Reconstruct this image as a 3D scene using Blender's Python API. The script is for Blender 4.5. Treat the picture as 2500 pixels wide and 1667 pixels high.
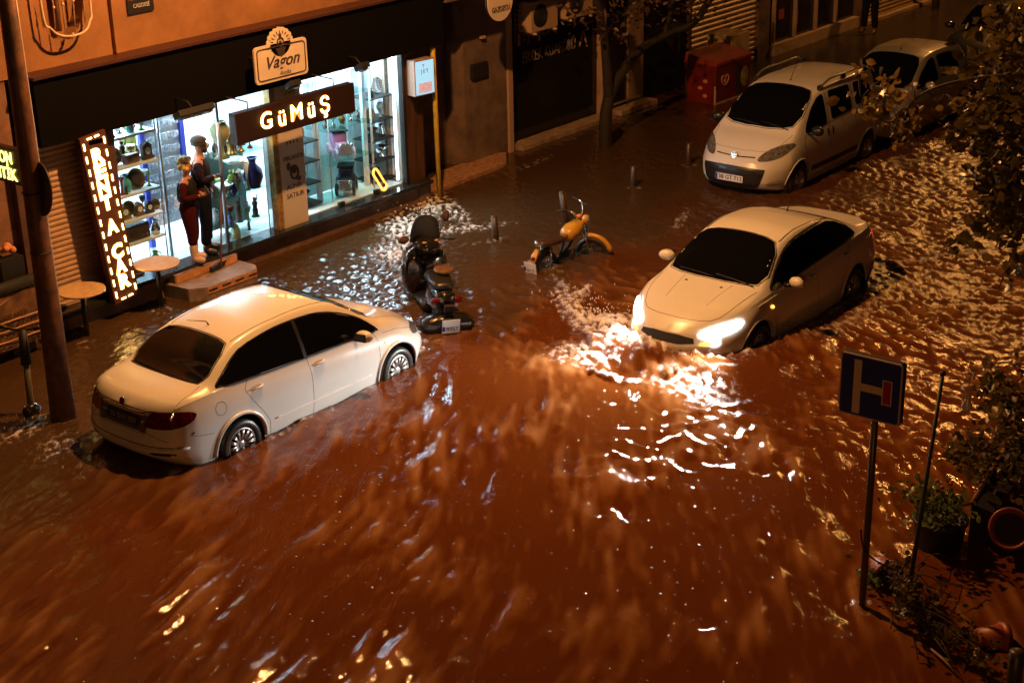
import bpy, bmesh, math, random
import numpy as np
from mathutils import Vector, Matrix, noise
from mathutils.bvhtree import BVHTree
random.seed(5); RNG = np.random.default_rng(5)
PI = math.pi
for o in list(bpy.data.objects): bpy.data.objects.remove(o)
SC = bpy.context.scene
COL = SC.collection

# ------------------------------------------------------------------ camera
CF = Vector((0.72048853, 0.58353563, -0.37467646)); CR = Vector((0.62241895, -0.78238534, -0.02162936)); CU = Vector((0.30576287, 0.21762202, 0.9269033))
CH = 7.7108; FPX = 3864.91
cd = bpy.data.cameras.new('camera'); cam = bpy.data.objects.new('camera', cd); COL.objects.link(cam)
cam.matrix_world = Matrix(((CR.x, CU.x, -CF.x, 0), (CR.y, CU.y, -CF.y, 0), (CR.z, CU.z, -CF.z, CH), (0, 0, 0, 1)))
cd.sensor_width = 36; cd.lens = FPX / 2500 * 36; cd.clip_end = 400; cd.clip_start = .1
cd.dof.use_dof = True; cd.dof.focus_distance = 20.0; cd.dof.aperture_fstop = 5.6
SC.camera = cam
SC.render.resolution_x = 1024; SC.render.resolution_y = 682
# ------------------------------------------------------------------ world: rainy night
W = bpy.data.worlds.new('World'); SC.world = W; W.use_nodes = True
bg = W.node_tree.nodes['Background']
sky = W.node_tree.nodes.new('ShaderNodeTexSky'); sky.sky_type = 'NISHITA'; sky.sun_disc = False
sky.sun_elevation = math.radians(-8); sky.sun_rotation = math.radians(200)
mixw = W.node_tree.nodes.new('ShaderNodeMix'); mixw.data_type = 'RGBA'; mixw.inputs[0].default_value = .9
mixw.inputs[7].default_value = (.020, .011, .008, 1)          # clouds faintly lit by the town
W.node_tree.links.new(sky.outputs[0], mixw.inputs[6]); W.node_tree.links.new(mixw.outputs[2], bg.inputs[0])
bg.inputs[1].default_value = .15
# ------------------------------------------------------------------ exposure
SC.view_settings.view_transform = 'Standard'; SC.view_settings.look = 'None'; SC.view_settings.gamma = 1
SC.view_settings.exposure = 0
SC.cycles.use_denoising = True
SC.cycles.max_bounces = 7; SC.cycles.transparent_max_bounces = 12; SC.cycles.sample_clamp_indirect = 4
SC.cycles.caustics_reflective = False; SC.cycles.caustics_refractive = False
# ------------------------------------------------------------------ lamps
SODIUM = (1.0, .43, .125)
def light(name, kind, loc, power, color, size=.1, aim=None, spot=None, blend=.3, parent=None):
    d = bpy.data.lights.new(name, kind); o = bpy.data.objects.new(name, d); COL.objects.link(o)
    d.energy = power; d.color = color; o.location = loc
    if kind == 'AREA': d.shape = 'RECTANGLE'; d.size, d.size_y = size
    else: d.shadow_soft_size = size
    if spot: d.spot_size = spot; d.spot_blend = blend
    if aim is not None: o.rotation_euler = Vector(aim).to_track_quat('-Z', 'Y').to_euler()
    if parent: o.parent = parent
    return o
LAMP1 = Vector((13.8, 12.7, 8.3)); LAMP2 = Vector((39.0, 15.2, 8.3)); LAMP0 = Vector((-9.0, -3.5, 8.3))

# ------------------------------------------------------------------ pixel -> world (2500 px wide photo)
def ray(px, py): return CF * FPX + CR * (px - 1250) + CU * (833.5 - py)
def gp(px, py, z=0.0):
    d = ray(px, py); return Vector((0, 0, CH)) + d * ((z - CH) / d.z)
def fp(px, py, Y):
    d = ray(px, py); return Vector((0, 0, CH)) + d * (Y / d.y)
def xp(px, py, X):
    d = ray(px, py); return Vector((0, 0, CH)) + d * (X / d.x)
def dp(px, py, D):
    d = ray(px, py).normalized(); return Vector((0, 0, CH)) + d * D

# ------------------------------------------------------------------ materials
MATS = {}
def mat(name, col, rough=.6, metal=0, spec=.5, nscale=0, namt=.25, bump=0, bscale=None, coat=0, emit=None, estr=0, col2=None, ndetail=4, stretch=None, alpha=None):
    if name in MATS: return MATS[name]
    m = bpy.data.materials.new(name); m.use_nodes = True; nt = m.node_tree; b = nt.nodes['Principled BSDF']
    b.inputs['Base Color'].default_value = (*col, 1); b.inputs['Roughness'].default_value = rough
    b.inputs['Metallic'].default_value = metal; b.inputs['Specular IOR Level'].default_value = spec
    b.inputs['Coat Weight'].default_value = coat; b.inputs['Coat Roughness'].default_value = .04
    if emit: b.inputs['Emission Color'].default_value = (*emit, 1); b.inputs['Emission Strength'].default_value = estr
    if nscale or bump:
        tc = nt.nodes.new('ShaderNodeTexCoord'); mp = nt.nodes.new('ShaderNodeMapping'); nt.links.new(tc.outputs['Object'], mp.inputs[0])
        if stretch: mp.inputs['Scale'].default_value = stretch
    if nscale:
        n = nt.nodes.new('ShaderNodeTexNoise'); n.inputs['Scale'].default_value = nscale; n.inputs['Detail'].default_value = ndetail; n.inputs['Roughness'].default_value = .65
        nt.links.new(mp.outputs[0], n.inputs['Vector'])
        r = nt.nodes.new('ShaderNodeValToRGB'); c2 = col2 or tuple(c * (1 - namt * 2) for c in col)
        r.color_ramp.elements[0].position = .35; r.color_ramp.elements[1].position = .68
        r.color_ramp.elements[0].color = (*c2, 1); r.color_ramp.elements[1].color = (*col, 1)
        nt.links.new(n.outputs[0], r.inputs[0]); nt.links.new(r.outputs[0], b.inputs['Base Color'])
    if bump:
        n2 = nt.nodes.new('ShaderNodeTexNoise'); n2.inputs['Scale'].default_value = bscale or 60; n2.inputs['Detail'].default_value = 4
        nt.links.new(mp.outputs[0], n2.inputs['Vector'])
        bu = nt.nodes.new('ShaderNodeBump'); bu.inputs['Strength'].default_value = 1; bu.inputs['Distance'].default_value = bump
        nt.links.new(n2.outputs[0], bu.inputs['Height']); nt.links.new(bu.outputs[0], b.inputs['Normal'])
    MATS[name] = m; return m
def glass(name, tint=(.9, .97, 1), refl=.5):
    if name in MATS: return MATS[name]
    m = bpy.data.materials.new(name); m.use_nodes = True; nt = m.node_tree; nt.nodes.clear()
    out = nt.nodes.new('ShaderNodeOutputMaterial'); mx = nt.nodes.new('ShaderNodeMixShader')
    t = nt.nodes.new('ShaderNodeBsdfTransparent'); t.inputs[0].default_value = (*tint, 1)
    g = nt.nodes.new('ShaderNodeBsdfGlossy'); g.inputs['Roughness'].default_value = .02
    f = nt.nodes.new('ShaderNodeFresnel'); f.inputs[0].default_value = 1.45
    gb = nt.nodes.new('ShaderNodeNewGeometry'); mu = nt.nodes.new('ShaderNodeMath'); mu.operation = 'MULTIPLY'; iv = nt.nodes.new('ShaderNodeMath'); iv.operation = 'SUBTRACT'; iv.inputs[0].default_value = 1; nt.links.new(gb.outputs['Backfacing'], iv.inputs[1]); nt.links.new(f.outputs[0], mu.inputs[0]); nt.links.new(iv.outputs[0], mu.inputs[1])
    nt.links.new(mu.outputs[0], mx.inputs[0]); nt.links.new(t.outputs[0], mx.inputs[1]); nt.links.new(g.outputs[0], mx.inputs[2]); nt.links.new(mx.outputs[0], out.inputs[0])
    MATS[name] = m; return m
def emis(name, col, s): return mat(name, col, .5, emit=col, estr=s)

# ------------------------------------------------------------------ tagging / building
def tag(o, label=None, cat=None, group=None, kind=None):
    if label: o['label'] = label
    if cat: o['category'] = cat
    if group: o['group'] = group
    if kind: o['kind'] = kind
    return o
def thing(name, label, cat, loc=(0, 0, 0), rz=0, group=None):
    o = bpy.data.objects.new(name, None); COL.objects.link(o); o.location = loc; o.rotation_euler = (0, 0, rz); o.empty_display_size = .1
    return tag(o, label, cat, group)
def link_mesh(name, me, m, parent=None, world=False):
    o = bpy.data.objects.new(name, me); COL.objects.link(o)
    if m is not None:
        for mm in (m if isinstance(m, (list, tuple)) else [m]): me.materials.append(mm)
    if parent is not None:
        o.parent = parent
        if world:
            off = Vector((0, 0, 0)); p = parent
            while p is not None: off += Vector(p.location); p = p.parent
            me.transform(Matrix.Translation(-off))
    return o
class MB:
    def __init__(s): s.bm = bmesh.new()
    def _new(s, f0): return [f for f in s.bm.faces if f.index < 0 or f not in f0]
    def poly(s, pts, faces, smooth=False, mi=0):
        vs = [s.bm.verts.new(p) for p in pts]
        for f in faces:
            try:
                ff = s.bm.faces.new([vs[i] for i in f]); ff.smooth = smooth; ff.material_index = mi
            except ValueError: pass
        return vs
    def box(s, c, d, M=None, bev=0, mi=0):
        c = Vector(c); hx, hy, hz = d[0] / 2, d[1] / 2, d[2] / 2
        R = M.to_3x3() if M is not None else Matrix.Identity(3)
        if bev <= 0:
            P = [c + R @ Vector((sx * hx, sy * hy, sz * hz)) for sx in (-1, 1) for sy in (-1, 1) for sz in (-1, 1)]
            s.poly(P, [(0, 1, 3, 2), (4, 6, 7, 5), (0, 4, 5, 1), (2, 3, 7, 6), (0, 2, 6, 4), (1, 5, 7, 3)], mi=mi)
        else:
            b2 = bmesh.new(); bmesh.ops.create_cube(b2, size=1); bmesh.ops.scale(b2, vec=d, verts=b2.verts)
            bmesh.ops.bevel(b2, geom=list(b2.edges), offset=bev, segments=2, affect='EDGES', profile=.6)
            b2.verts.index_update(); P = [c + R @ v.co for v in b2.verts]
            s.poly(P, [[v.index for v in f.verts] for f in b2.faces], mi=mi); b2.free()
        return s
    def ring(s, c, ax, r, n, up=None):
        ax = Vector(ax).normalized(); u = Vector(up) if up is not None else (Vector((0, 0, 1)) if abs(ax.z) < .9 else Vector((1, 0, 0)))
        a = (u - ax * u.dot(ax)).normalized(); b = ax.cross(a)
        return [Vector(c) + a * r * math.cos(2 * PI * i / n) + b * r * math.sin(2 * PI * i / n) for i in range(n)]
    def cyl(s, p0, p1, r0, r1=None, n=16, caps=True, smooth=True, mi=0):
        r1 = r0 if r1 is None else r1; ax = Vector(p1) - Vector(p0)
        A = s.ring(p0, ax, r0, n); B = s.ring(p1, ax, r1, n)
        F = [(i, (i + 1) % n, n + (i + 1) % n, n + i) for i in range(n)]
        s.poly(A + B, F, smooth, mi)
        if caps:
            s.poly(A, [list(range(n))[::-1]], mi=mi); s.poly(B, [list(range(n))], mi=mi)
        return s
    def tube(s, pts, r, n=8, closed=False, caps=True, smooth=True, mi=0):
        pts = [Vector(p) for p in pts]; N = len(pts); rings = []; up = None
        rr = r if isinstance(r, (list, tuple)) else [r] * N
        for i, p in enumerate(pts):
            if closed: t = pts[(i + 1) % N] - pts[i - 1]
            else: t = pts[min(i + 1, N - 1)] - pts[max(i - 1, 0)]
            if t.length < 1e-9: t = Vector((0, 0, 1))
            t.normalize()
            if up is None: up = Vector((0, 0, 1)) if abs(t.z) < .9 else Vector((1, 0, 0))
            a = up - t * up.dot(t)
            if a.length < 1e-4: a = Vector((1, 0, 0)) - t * t.x
            a.normalize(); b = t.cross(a); up = a
            rings += [p + a * rr[i] * math.cos(2 * PI * k / n) + b * rr[i] * math.sin(2 * PI * k / n) for k in range(n)]
        F = []
        for i in range(N if closed else N - 1):
            j = (i + 1) % N
            F += [(i * n + k, i * n + (k + 1) % n, j * n + (k + 1) % n, j * n + k) for k in range(n)]
        if caps and not closed: F += [tuple(range(n))[::-1], tuple((N - 1) * n + k for k in range(n))]
        s.poly(rings, F, smooth, mi); return s
    def lathe(s, prof, c=(0, 0, 0), n=20, smooth=True, M=None, mi=0):
        c = Vector(c); P = []; R = M.to_3x3() if M is not None else Matrix.Identity(3)
        for r, z in prof: P += [c + R @ Vector((r * math.cos(2 * PI * k / n), r * math.sin(2 * PI * k / n), z)) for k in range(n)]
        F = []
        for i in range(len(prof) - 1): F += [(i * n + k, i * n + (k + 1) % n, (i + 1) * n + (k + 1) % n, (i + 1) * n + k) for k in range(n)]
        s.poly(P, F, smooth, mi)
        return s
    def ball(s, c, r, sc=(1, 1, 1), M=None, u=14, v=9, mi=0):
        prof = [(r * math.sin(PI * i / v) + 1e-5, -r * math.cos(PI * i / v)) for i in range(v + 1)]
        R = (M.to_3x3() if M is not None else Matrix.Identity(3)) @ Matrix.Diagonal(Vector(sc))
        return s.lathe(prof, c, u, True, R.to_4x4(), mi)
    def prism(s, poly, d, frame, mi=0):
        """poly: (u,v) list, frame: function (u,v,w)->Vector, thickness d"""
        n = len(poly); A = [frame(u, v, 0) for u, v in poly]; B = [frame(u, v, d) for u, v in poly]
        s.poly(A + B, [tuple(range(n))[::-1], tuple(range(n, 2 * n))] + [(i, (i + 1) % n, n + (i + 1) % n, n + i) for i in range(n)], mi=mi); return s
    def each(s, name, m, parent=None, world=False): return split_mesh(name, s, m, parent, world)
    def build(s, name, m, parent=None, world=False):
        bmesh.ops.remove_doubles(s.bm, verts=s.bm.verts, dist=1e-6)
        bmesh.ops.recalc_face_normals(s.bm, faces=s.bm.faces)
        me = bpy.data.meshes.new(name); s.bm.to_mesh(me); s.bm.free()
        return link_mesh(name, me, m, parent, world)
def split_mesh(name, mb, m, parent, world=False):
    bm = mb.bm; bmesh.ops.remove_doubles(bm, verts=bm.verts, dist=1e-6); bmesh.ops.recalc_face_normals(bm, faces=bm.faces)
    bm.verts.index_update(); seen = set(); out = []
    for v0 in bm.verts:
        if v0.index in seen: continue
        st = [v0]; isl = []; seen.add(v0.index)
        while st:
            v = st.pop(); isl.append(v)
            for e in v.link_edges:
                w = e.other_vert(v)
                if w.index not in seen: seen.add(w.index); st.append(w)
        ix = {v.index: k for k, v in enumerate(isl)}; fs = {f for v in isl for f in v.link_faces}
        me = bpy.data.meshes.new(name); me.from_pydata([tuple(v.co) for v in isl], [], [[ix[v.index] for v in f.verts] for f in fs])
        me.polygons.foreach_set('use_smooth', [True] * len(me.polygons)); out.append(link_mesh(name, me, m, parent, world))
    bm.free(); return out
def RX(a): return Matrix.Rotation(a, 4, 'X')
def RY(a): return Matrix.Rotation(a, 4, 'Y')
def RZ(a): return Matrix.Rotation(a, 4, 'Z')
def text(s, size, origin, m, parent, name='lettering', ex=.004, R=None, shear=0, align='CENTER', width=None, world=True, bold=0, space=1):
    """text mesh; R: 3x3 columns (right, up, normal). default reads on a wall facing -Y"""
    c = bpy.data.curves.new('t', 'FONT'); c.body = s; c.size = size; c.extrude = ex; c.align_x = align; c.align_y = 'CENTER'; c.shear = shear; c.offset = bold; c.space_character = space
    c.resolution_u = 3
    o = bpy.data.objects.new('t', c); COL.objects.link(o); bpy.context.view_layer.update()
    me = bpy.data.meshes.new_from_object(o.evaluated_get(bpy.context.evaluated_depsgraph_get())); bpy.data.objects.remove(o)
    if width and len(me.vertices):
        xs = [v.co.x for v in me.vertices]; k = width / max(1e-6, max(xs) - min(xs)); me.transform(Matrix.Diagonal((k, 1, 1, 1)))
    R = R or Matrix(((1, 0, 0), (0, 0, -1), (0, 1, 0)))
    me.transform(Matrix.Translation(Vector(origin)) @ R.to_4x4())
    me.materials.clear()
    return link_mesh(name, me, m, parent, world)
def chaikin(P, it=2, closed=True):
    P = [Vector(p) for p in P]
    for _ in range(it):
        Q = []; n = len(P)
        for i in range(n if closed else n - 1):
            a, b = P[i], P[(i + 1) % n]; Q += [a * .75 + b * .25, a * .25 + b * .75]
        if not closed: Q = [P[0]] + Q + [P[-1]]
        P = Q
    return P
def rcorner(P, r, n=4):
    P = [Vector(p) for p in P]; out = []
    for i in range(len(P)):
        a, b, c = P[i - 1], P[i], P[(i + 1) % len(P)]; u = (a - b); v = (c - b); ra = min(r, u.length * .45); rb = min(r, v.length * .45)
        p0 = b + u.normalized() * ra; p1 = b + v.normalized() * rb
        out += [(p0 * (1 - t) ** 2 + b * 2 * t * (1 - t) + p1 * t * t) for t in [k / n for k in range(n + 1)]]
    return out
def spline(P, n=8):
    P = [Vector(p) for p in P]; out = []
    for i in range(len(P) - 1):
        p0, p1, p2, p3 = P[max(i - 1, 0)], P[i], P[i + 1], P[min(i + 2, len(P) - 1)]
        for k in range(n):
            t = k / n; out.append(.5 * ((2 * p1) + (p2 - p0) * t + (2 * p0 - 5 * p1 + 4 * p2 - p3) * t * t + (3 * p1 - p0 - 3 * p2 + p3) * t ** 3))
    return out + [P[-1]]
def skin(name, verts, edges, radii, m, parent, sub=2, root=0):
    me = bpy.data.meshes.new(name); me.from_pydata([tuple(v) for v in verts], edges, []); o = bpy.data.objects.new(name, me); COL.objects.link(o)
    o.modifiers.new('s', 'SKIN'); sv = me.skin_vertices[0].data
    for i, r in enumerate(radii): sv[i].radius = (r, r) if not isinstance(r, tuple) else r
    for i in range(len(verts)): sv[i].use_root = (i == root)
    o.modifiers[0].use_smooth_shade = True
    if sub: md = o.modifiers.new('u', 'SUBSURF'); md.levels = sub; md.render_levels = sub
    bpy.context.view_layer.update(); dg = bpy.context.evaluated_depsgraph_get()
    me2 = bpy.data.meshes.new_from_object(o.evaluated_get(dg)); bpy.data.objects.remove(o); bpy.data.meshes.remove(me)
    me2.materials.clear()
    me2.polygons.foreach_set('use_smooth', [True] * len(me2.polygons))
    return link_mesh(name, me2, m, parent)
def copy_tree(o, parent=None):
    c = o.copy(); COL.objects.link(c); c.parent = parent
    for ch in list(o.children): copy_tree(ch, c)
    return c

# common materials
M_white_paint = mat('white_car_paint', (.78, .76, .72), .28, coat=.8, bump=.00012, bscale=150, nscale=1.3, namt=.04)
M_silver_paint = mat('silver_car_paint', (.45, .44, .41), .3, metal=.4, coat=.8)
M_dark_paint = mat('dark_car_paint', (.02, .02, .025), .25, coat=.9)
M_carglass = mat('dark_car_glass', (.004, .004, .005), .04, spec=.4, bump=.00010, bscale=90)
M_rubber = mat('tyre_rubber', (.018, .017, .016), .38, bump=.0008, bscale=90)
M_blackplastic = mat('black_plastic', (.015, .014, .013), .35)
M_seam = mat('panel_gap', (.03, .025, .02), .6)
M_chrome = mat('chrome', (.75, .74, .72), .12, metal=1)
M_alloy = mat('silver_wheel', (.62, .61, .6), .3, metal=.7)
M_redlens = mat('red_lens', (.22, .006, .008), .08, coat=1, spec=.7, nscale=38, col2=(.05, .002, .002))
M_lens = mat('clear_lamp_lens', (.38, .37, .36), .12, metal=.4, coat=1, nscale=26, col2=(.10, .09, .08))
M_plate = mat('plate_white', (.75, .74, .72), .35); M_black = mat('matt_black', (.012, .011, .010), .6)
M_blue = mat('plate_blue', (.01, .03, .35), .4)
# ================================================================== CAR BUILDER
def pchip(xs, ys, x):
    xs = np.array(xs, float); ys = np.array(ys, float); h = np.diff(xs); d = np.diff(ys) / h; m = np.zeros_like(ys)
    for i in range(1, len(xs) - 1):
        if d[i - 1] * d[i] > 0:
            w1 = 2 * h[i] + h[i - 1]; w2 = h[i] + 2 * h[i - 1]; m[i] = (w1 + w2) / (w1 / d[i - 1] + w2 / d[i])
    m[0] = d[0]; m[-1] = d[-1]
    x = np.clip(x, xs[0], xs[-1]); i = np.clip(np.searchsorted(xs, x) - 1, 0, len(h) - 1); t = (x - xs[i]) / h[i]
    return (1 + 2 * t) * (1 - t) ** 2 * ys[i] + t * (1 - t) ** 2 * h[i] * m[i] + t * t * (3 - 2 * t) * ys[i + 1] + t * t * (t - 1) * h[i] * m[i + 1]
class Car:
    """x forward from the tail, y left, z up from the road"""
    def __init__(s, name, label, cat, loc, rz, K, ends, paint, axles, wheel_r, track, arch_r, group=None, paint_low=None):
        s.root = thing(name, label, cat, loc, rz, group); s.K = K; s.paint = paint; s.L = K['x'][-1]
        xs = np.array(sorted(set(list(np.round(np.linspace(0, s.L, 70), 4)) + [round(v, 4) for v in K['x']])))
        def k(n): return pchip(K['x'], K[n], xs)
        zb, ws, wm, zm, wb, zbelt, wr, zr, zt = [k(n) for n in ('zb', 'ws', 'wm', 'zm', 'wb', 'zbelt', 'wr', 'zr', 'zt')]
        prof = []
        for i in range(len(xs)):
            P = [(0, zb[i]), (ws[i] * .6, zb[i]), (ws[i] - .04, zb[i] + .005), (ws[i], zb[i] + .06), ((ws[i] + wm[i]) / 2 + .01, (zb[i] + zm[i]) / 2), (wm[i], zm[i]), ((wm[i] * .55 + wb[i] * .45) + .008, zm[i] * .4 + zbelt[i] * .6), (wb[i], zbelt[i]),
                 ((wb[i] * .93 + wr[i] * .07), zbelt[i] + (zr[i] - zbelt[i]) * .10), ((wb[i] * .42 + wr[i] * .58) + .008, zbelt[i] + (zr[i] - zbelt[i]) * .62), (wr[i], zr[i]), (wr[i] * .86, zr[i] + (zt[i] - zr[i]) * .5), (wr[i] * .5, zr[i] + (zt[i] - zr[i]) * .86), (0, zt[i])]
            prof.append([(p.x, p.y) for p in spline([Vector((a, b, 0)) for a, b in P], 3)])
        N = len(prof[0]); nx = len(xs); bm = bmesh.new()
        def warp(x, y, z):
            f = ends[0]; g = ends[1]
            if x < .9:
                w = max(0, 1 - x / .9) ** 1.5; x += w * f(abs(y), z)
            if x > s.L - .9:
                w = max(0, 1 - (s.L - x) / .9) ** 1.5; x -= w * g(abs(y), z)
            return Vector((x, y, z))
        V = {}
        for i in range(nx):
            for j in range(N):
                y, z = prof[i][j]
                V[i, j, 1] = bm.verts.new(warp(xs[i], y, z))
                V[i, j, -1] = V[i, j, 1] if (j == 0 or j == N - 1) else bm.verts.new(warp(xs[i], -y, z))
        for i in range(nx - 1):
            for j in range(N - 1):
                for sd in (1, -1):
                    q = [V[i, j, sd], V[i + 1, j, sd], V[i + 1, j + 1, sd], V[i, j + 1, sd]]
                    if sd < 0: q = q[::-1]
                    if len(set(q)) == 4: bm.faces.new(q)
        # end caps as grids shaped by the same warp
        for i, x in ((0, 0.0), (nx - 1, s.L)):
            T = 8; G = {}
            for sd in (1, -1):
                for j in range(N):
                    y, z = prof[i][j]
                    for t in range(T + 1):
                        if t == T: G[j, t, sd] = V[i, j, sd]
                        elif j in (0, N - 1): G[j, t, sd] = V[i, j, 1]
                        elif t == 0 and sd == -1: G[j, t, sd] = G[j, 0, 1]
                        else: G[j, t, sd] = bm.verts.new(warp(x, sd * y * t / T, z))
            for sd in (1, -1):
                for j in range(N - 1):
                    for t in range(T):
                        q = [G[j, t, sd], G[j, t + 1, sd], G[j + 1, t + 1, sd], G[j + 1, t, sd]]
                        q = [v for n_, v in enumerate(q) if v not in q[:n_]]
                        if len(q) >= 3:
                            try: bm.faces.new(q)
                            except ValueError: pass
        bmesh.ops.recalc_face_normals(bm, faces=bm.faces)
        for f in bm.faces: f.smooth = True
        s.bvh = BVHTree.FromBMesh(bm)
        me = bpy.data.meshes.new('body'); bm.to_mesh(me); bm.free()
        body = bpy.data.objects.new('body', me); COL.objects.link(body)
        cutters = []
        for ax in axles:
            for sd in (1, -1):
                mb = MB(); n = 40; y0 = sd * (track - .20); y1 = sd * (track + .5)
                mb.cyl((ax, y0, wheel_r + .015), (ax, y1, wheel_r + .015), arch_r, n=n)
                c = mb.build('cut', None); cutters.append(c); md = body.modifiers.new('b', 'BOOLEAN'); md.operation = 'DIFFERENCE'; md.object = c; md.solver = 'EXACT'
        bpy.context.view_layer.update(); dg = bpy.context.evaluated_depsgraph_get()
        me2 = bpy.data.meshes.new_from_object(body.evaluated_get(dg))
        for c in cutters: bpy.data.objects.remove(c)
        bpy.data.objects.remove(body)
        me2.polygons.foreach_set('use_smooth', [True] * len(me2.polygons))
        me2.set_sharp_from_angle(angle=math.radians(42))
        me2.materials.clear()
        s.body = link_mesh('body', me2, paint, s.root)
        for ax in axles:
            for sd in (1, -1):
                lim = min(abs(s.cast((ax + arch_r * .8 * q, 3 * sd, wheel_r + .12), (0, -sd, 0), 0).y) for q in (-1, 0, 1)) - .012
                mb = MB(); mb.cyl((ax, sd * (track - .19), wheel_r + .015), (ax, sd * max(lim, track - .1), wheel_r + .015), arch_r - .006, n=40, caps=False)
                mb.cyl((ax, sd * (track - .185), wheel_r + .015), (ax, sd * (track - .19), wheel_r + .015), arch_r - .006, n=40); mb.build('wheel_arch', M_black, s.root)
    def cast(s, o, d, off=.003):
        loc, nrm, i, _ = s.bvh.ray_cast(Vector(o), Vector(d))
        if loc is None:
            loc, nrm, i, _ = s.bvh.find_nearest(Vector(o) + Vector(d).normalized() * 1.0)
        if nrm.dot(Vector(d)) > 0: nrm = -nrm
        return loc + nrm * off
    def P(s, plane, u, v, off=.003):
        if plane == 'L': return s.cast((u, 3, v), (0, -1, 0), off)
        if plane == 'R': return s.cast((u, -3, v), (0, 1, 0), off)
        if plane == 'T': return s.cast((v, u, 4), (0, 0, -1), off)         # u=y, v=x
        if plane == 'F': return s.cast((s.L + 2, u, v), (-1, 0, 0), off)     # u=y, v=z
        if plane == 'B': return s.cast((-2, u, v), (1, 0, 0), off)
    def patch(s, name, plane, poly, m, off=.004, rnd=2, cell=.05, parent=None, smooth=True):
        pts = rcorner([(a, b, 0) for a, b in poly], rnd) if isinstance(rnd, float) else chaikin([(a, b, 0) for a, b in poly], rnd) if rnd else [Vector((a, b, 0)) for a, b in poly]
        bm = bmesh.new(); f = bm.faces.new([bm.verts.new(p) for p in pts])
        mn = [min(p[i] for p in pts) for i in (0, 1)]; mx = [max(p[i] for p in pts) for i in (0, 1)]
        for ax in (0, 1):
            k = mn[ax] + cell * .5
            while k < mx[ax]:
                no = [0, 0, 0]; no[ax] = 1; co = [0, 0, 0]; co[ax] = k
                bmesh.ops.bisect_plane(bm, geom=list(bm.verts) + list(bm.edges) + list(bm.faces), plane_co=co, plane_no=no); k += cell
        for v in bm.verts: v.co = s.P(plane, v.co.x, v.co.y, off)
        for f in bm.faces: f.smooth = smooth
        bmesh.ops.recalc_face_normals(bm, faces=bm.faces)
        me = bpy.data.meshes.new(name); bm.to_mesh(me); bm.free()
        return link_mesh(name, me, m, parent or s.root)
    def line(s, name, plane, pts, m, r=.003, closed=False, off=.0, rnd=0, parent=None, step=.04, mb=None):
        P = [Vector((a, b, 0)) for a, b in pts]
        if rnd: P = chaikin(P, rnd, closed)
        if closed: P = P + [P[0]]
        Q = []
        for a, b in zip(P[:-1], P[1:]):
            n = max(1, int((b - a).length / step))
            Q += [a.lerp(b, i / n) for i in range(n)]
        if not closed: Q.append(P[-1])
        W_ = [s.P(plane, q.x, q.y, off) for q in Q]
        own = mb is None; mb = mb or MB(); mb.tube(W_, r, 6, closed=closed)
        if own: return mb.build(name, m, parent or s.root)
    def wheel(s, ax, y, r, sd, rim_r, spokes=14, steer=0, w=.2, split=True):
        e = bpy.data.objects.new('wheel', None); COL.objects.link(e); e.parent = s.root; e.location = (ax, y, r); e.rotation_euler = (0, 0, steer); e.empty_display_size = .1
        mb = MB(); M = RX(-PI / 2 * sd)   # lathe axis z -> +-y
        mb.lathe([(rim_r, -w * .45), (r - .05, -w * .5), (r - .012, -w * .42), (r, -w * .25), (r, w * .25), (r - .012, w * .42), (r - .05, w * .5), (rim_r + .012, w * .47), (rim_r, w * .42), (rim_r, -w * .45)], (0, 0, 0), 36, True, M); mb.build('tyre', M_rubber, e)
        mb = MB(); mb.lathe([(rim_r, w * .40), (rim_r - .012, w * .46), (rim_r - .025, w * .40), (rim_r - .04, w * .1)], (0, 0, 0), 36, True, M)
        for k in range(spokes):
            a = 2 * PI * k / spokes
            for da in ((-.07, .07) if split else (0,)):
                R = M @ RZ(a + (0)); p0 = R @ Vector((.05, 0, w * .34)); p1 = R @ Vector(((rim_r - .02) * math.cos(da), (rim_r - .02) * math.sin(da), w * .42))
                mb.tube([p0, p0.lerp(p1, .5) + R @ Vector((0, 0, .006)), p1], [.012, .010, .009], 5)
        mb.lathe([(.001, w * .40), (.03, w * .40), (.055, w * .36), (.06, w * .2)], (0, 0, 0), 20, True, M); mb.build('rim', M_alloy, e)
        mb = MB(); mb.lathe([(.001, w * .05), (rim_r - .03, w * .05)], (0, 0, 0), 24, False, M); mb.build('brake_disc', M_black, e)
        return e
    def mirror(s, p, sd, m=None, scale=1.0):
        e = bpy.data.objects.new('side_mirror', None); COL.objects.link(e); e.parent = s.root; e.location = p; e.empty_display_size = .05
        mb = MB(); R = RZ(-.25 * sd); mb.ball((0, .10 * sd, .02), .115 * scale, (.62, 1, .66), R); mb.build('mirror_shell', m or s.paint, e)
        mb = MB(); mb.box((-.068 * scale, .095 * sd, .02), (.012, .15, .10), R, .004); mb.build('mirror_glass', M_carglass, e)
        mb = MB(); mb.tube([(0.0, -.07 * sd, -.05), (0.0, .03 * sd, -.03)], .025, 8); mb.build('mirror_foot', M_blackplastic, e)
    def plate(s, end, s_txt, z, y=0, m=None, tm=None):
        P = s.P(end, y, z, .012); up = s.P(end, y, z + .05, .012); n = (Vector((0, 1, 0)) if end == 'B' else Vector((0, -1, 0)))
        right = Vector((0, -1, 0)) if end == 'B' else Vector((0, 1, 0)); upv = (up - P).normalized(); nr = right.cross(upv)
        if (end == 'B' and nr.x > 0) or (end == 'F' and nr.x < 0): nr = -nr
        R = Matrix((right, upv, nr)).transposed()
        mb = MB(); mb.box(P + nr * .006, (.52, .112, .012), R.to_4x4(), .003); pl = mb.build('number_plate', m or M_plate, s.root)
        mb = MB(); mb.box(P - right * .238 + nr * .0145, (.034, .104, .004), R.to_4x4()); mb.build('country_band', M_blue, pl)
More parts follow.
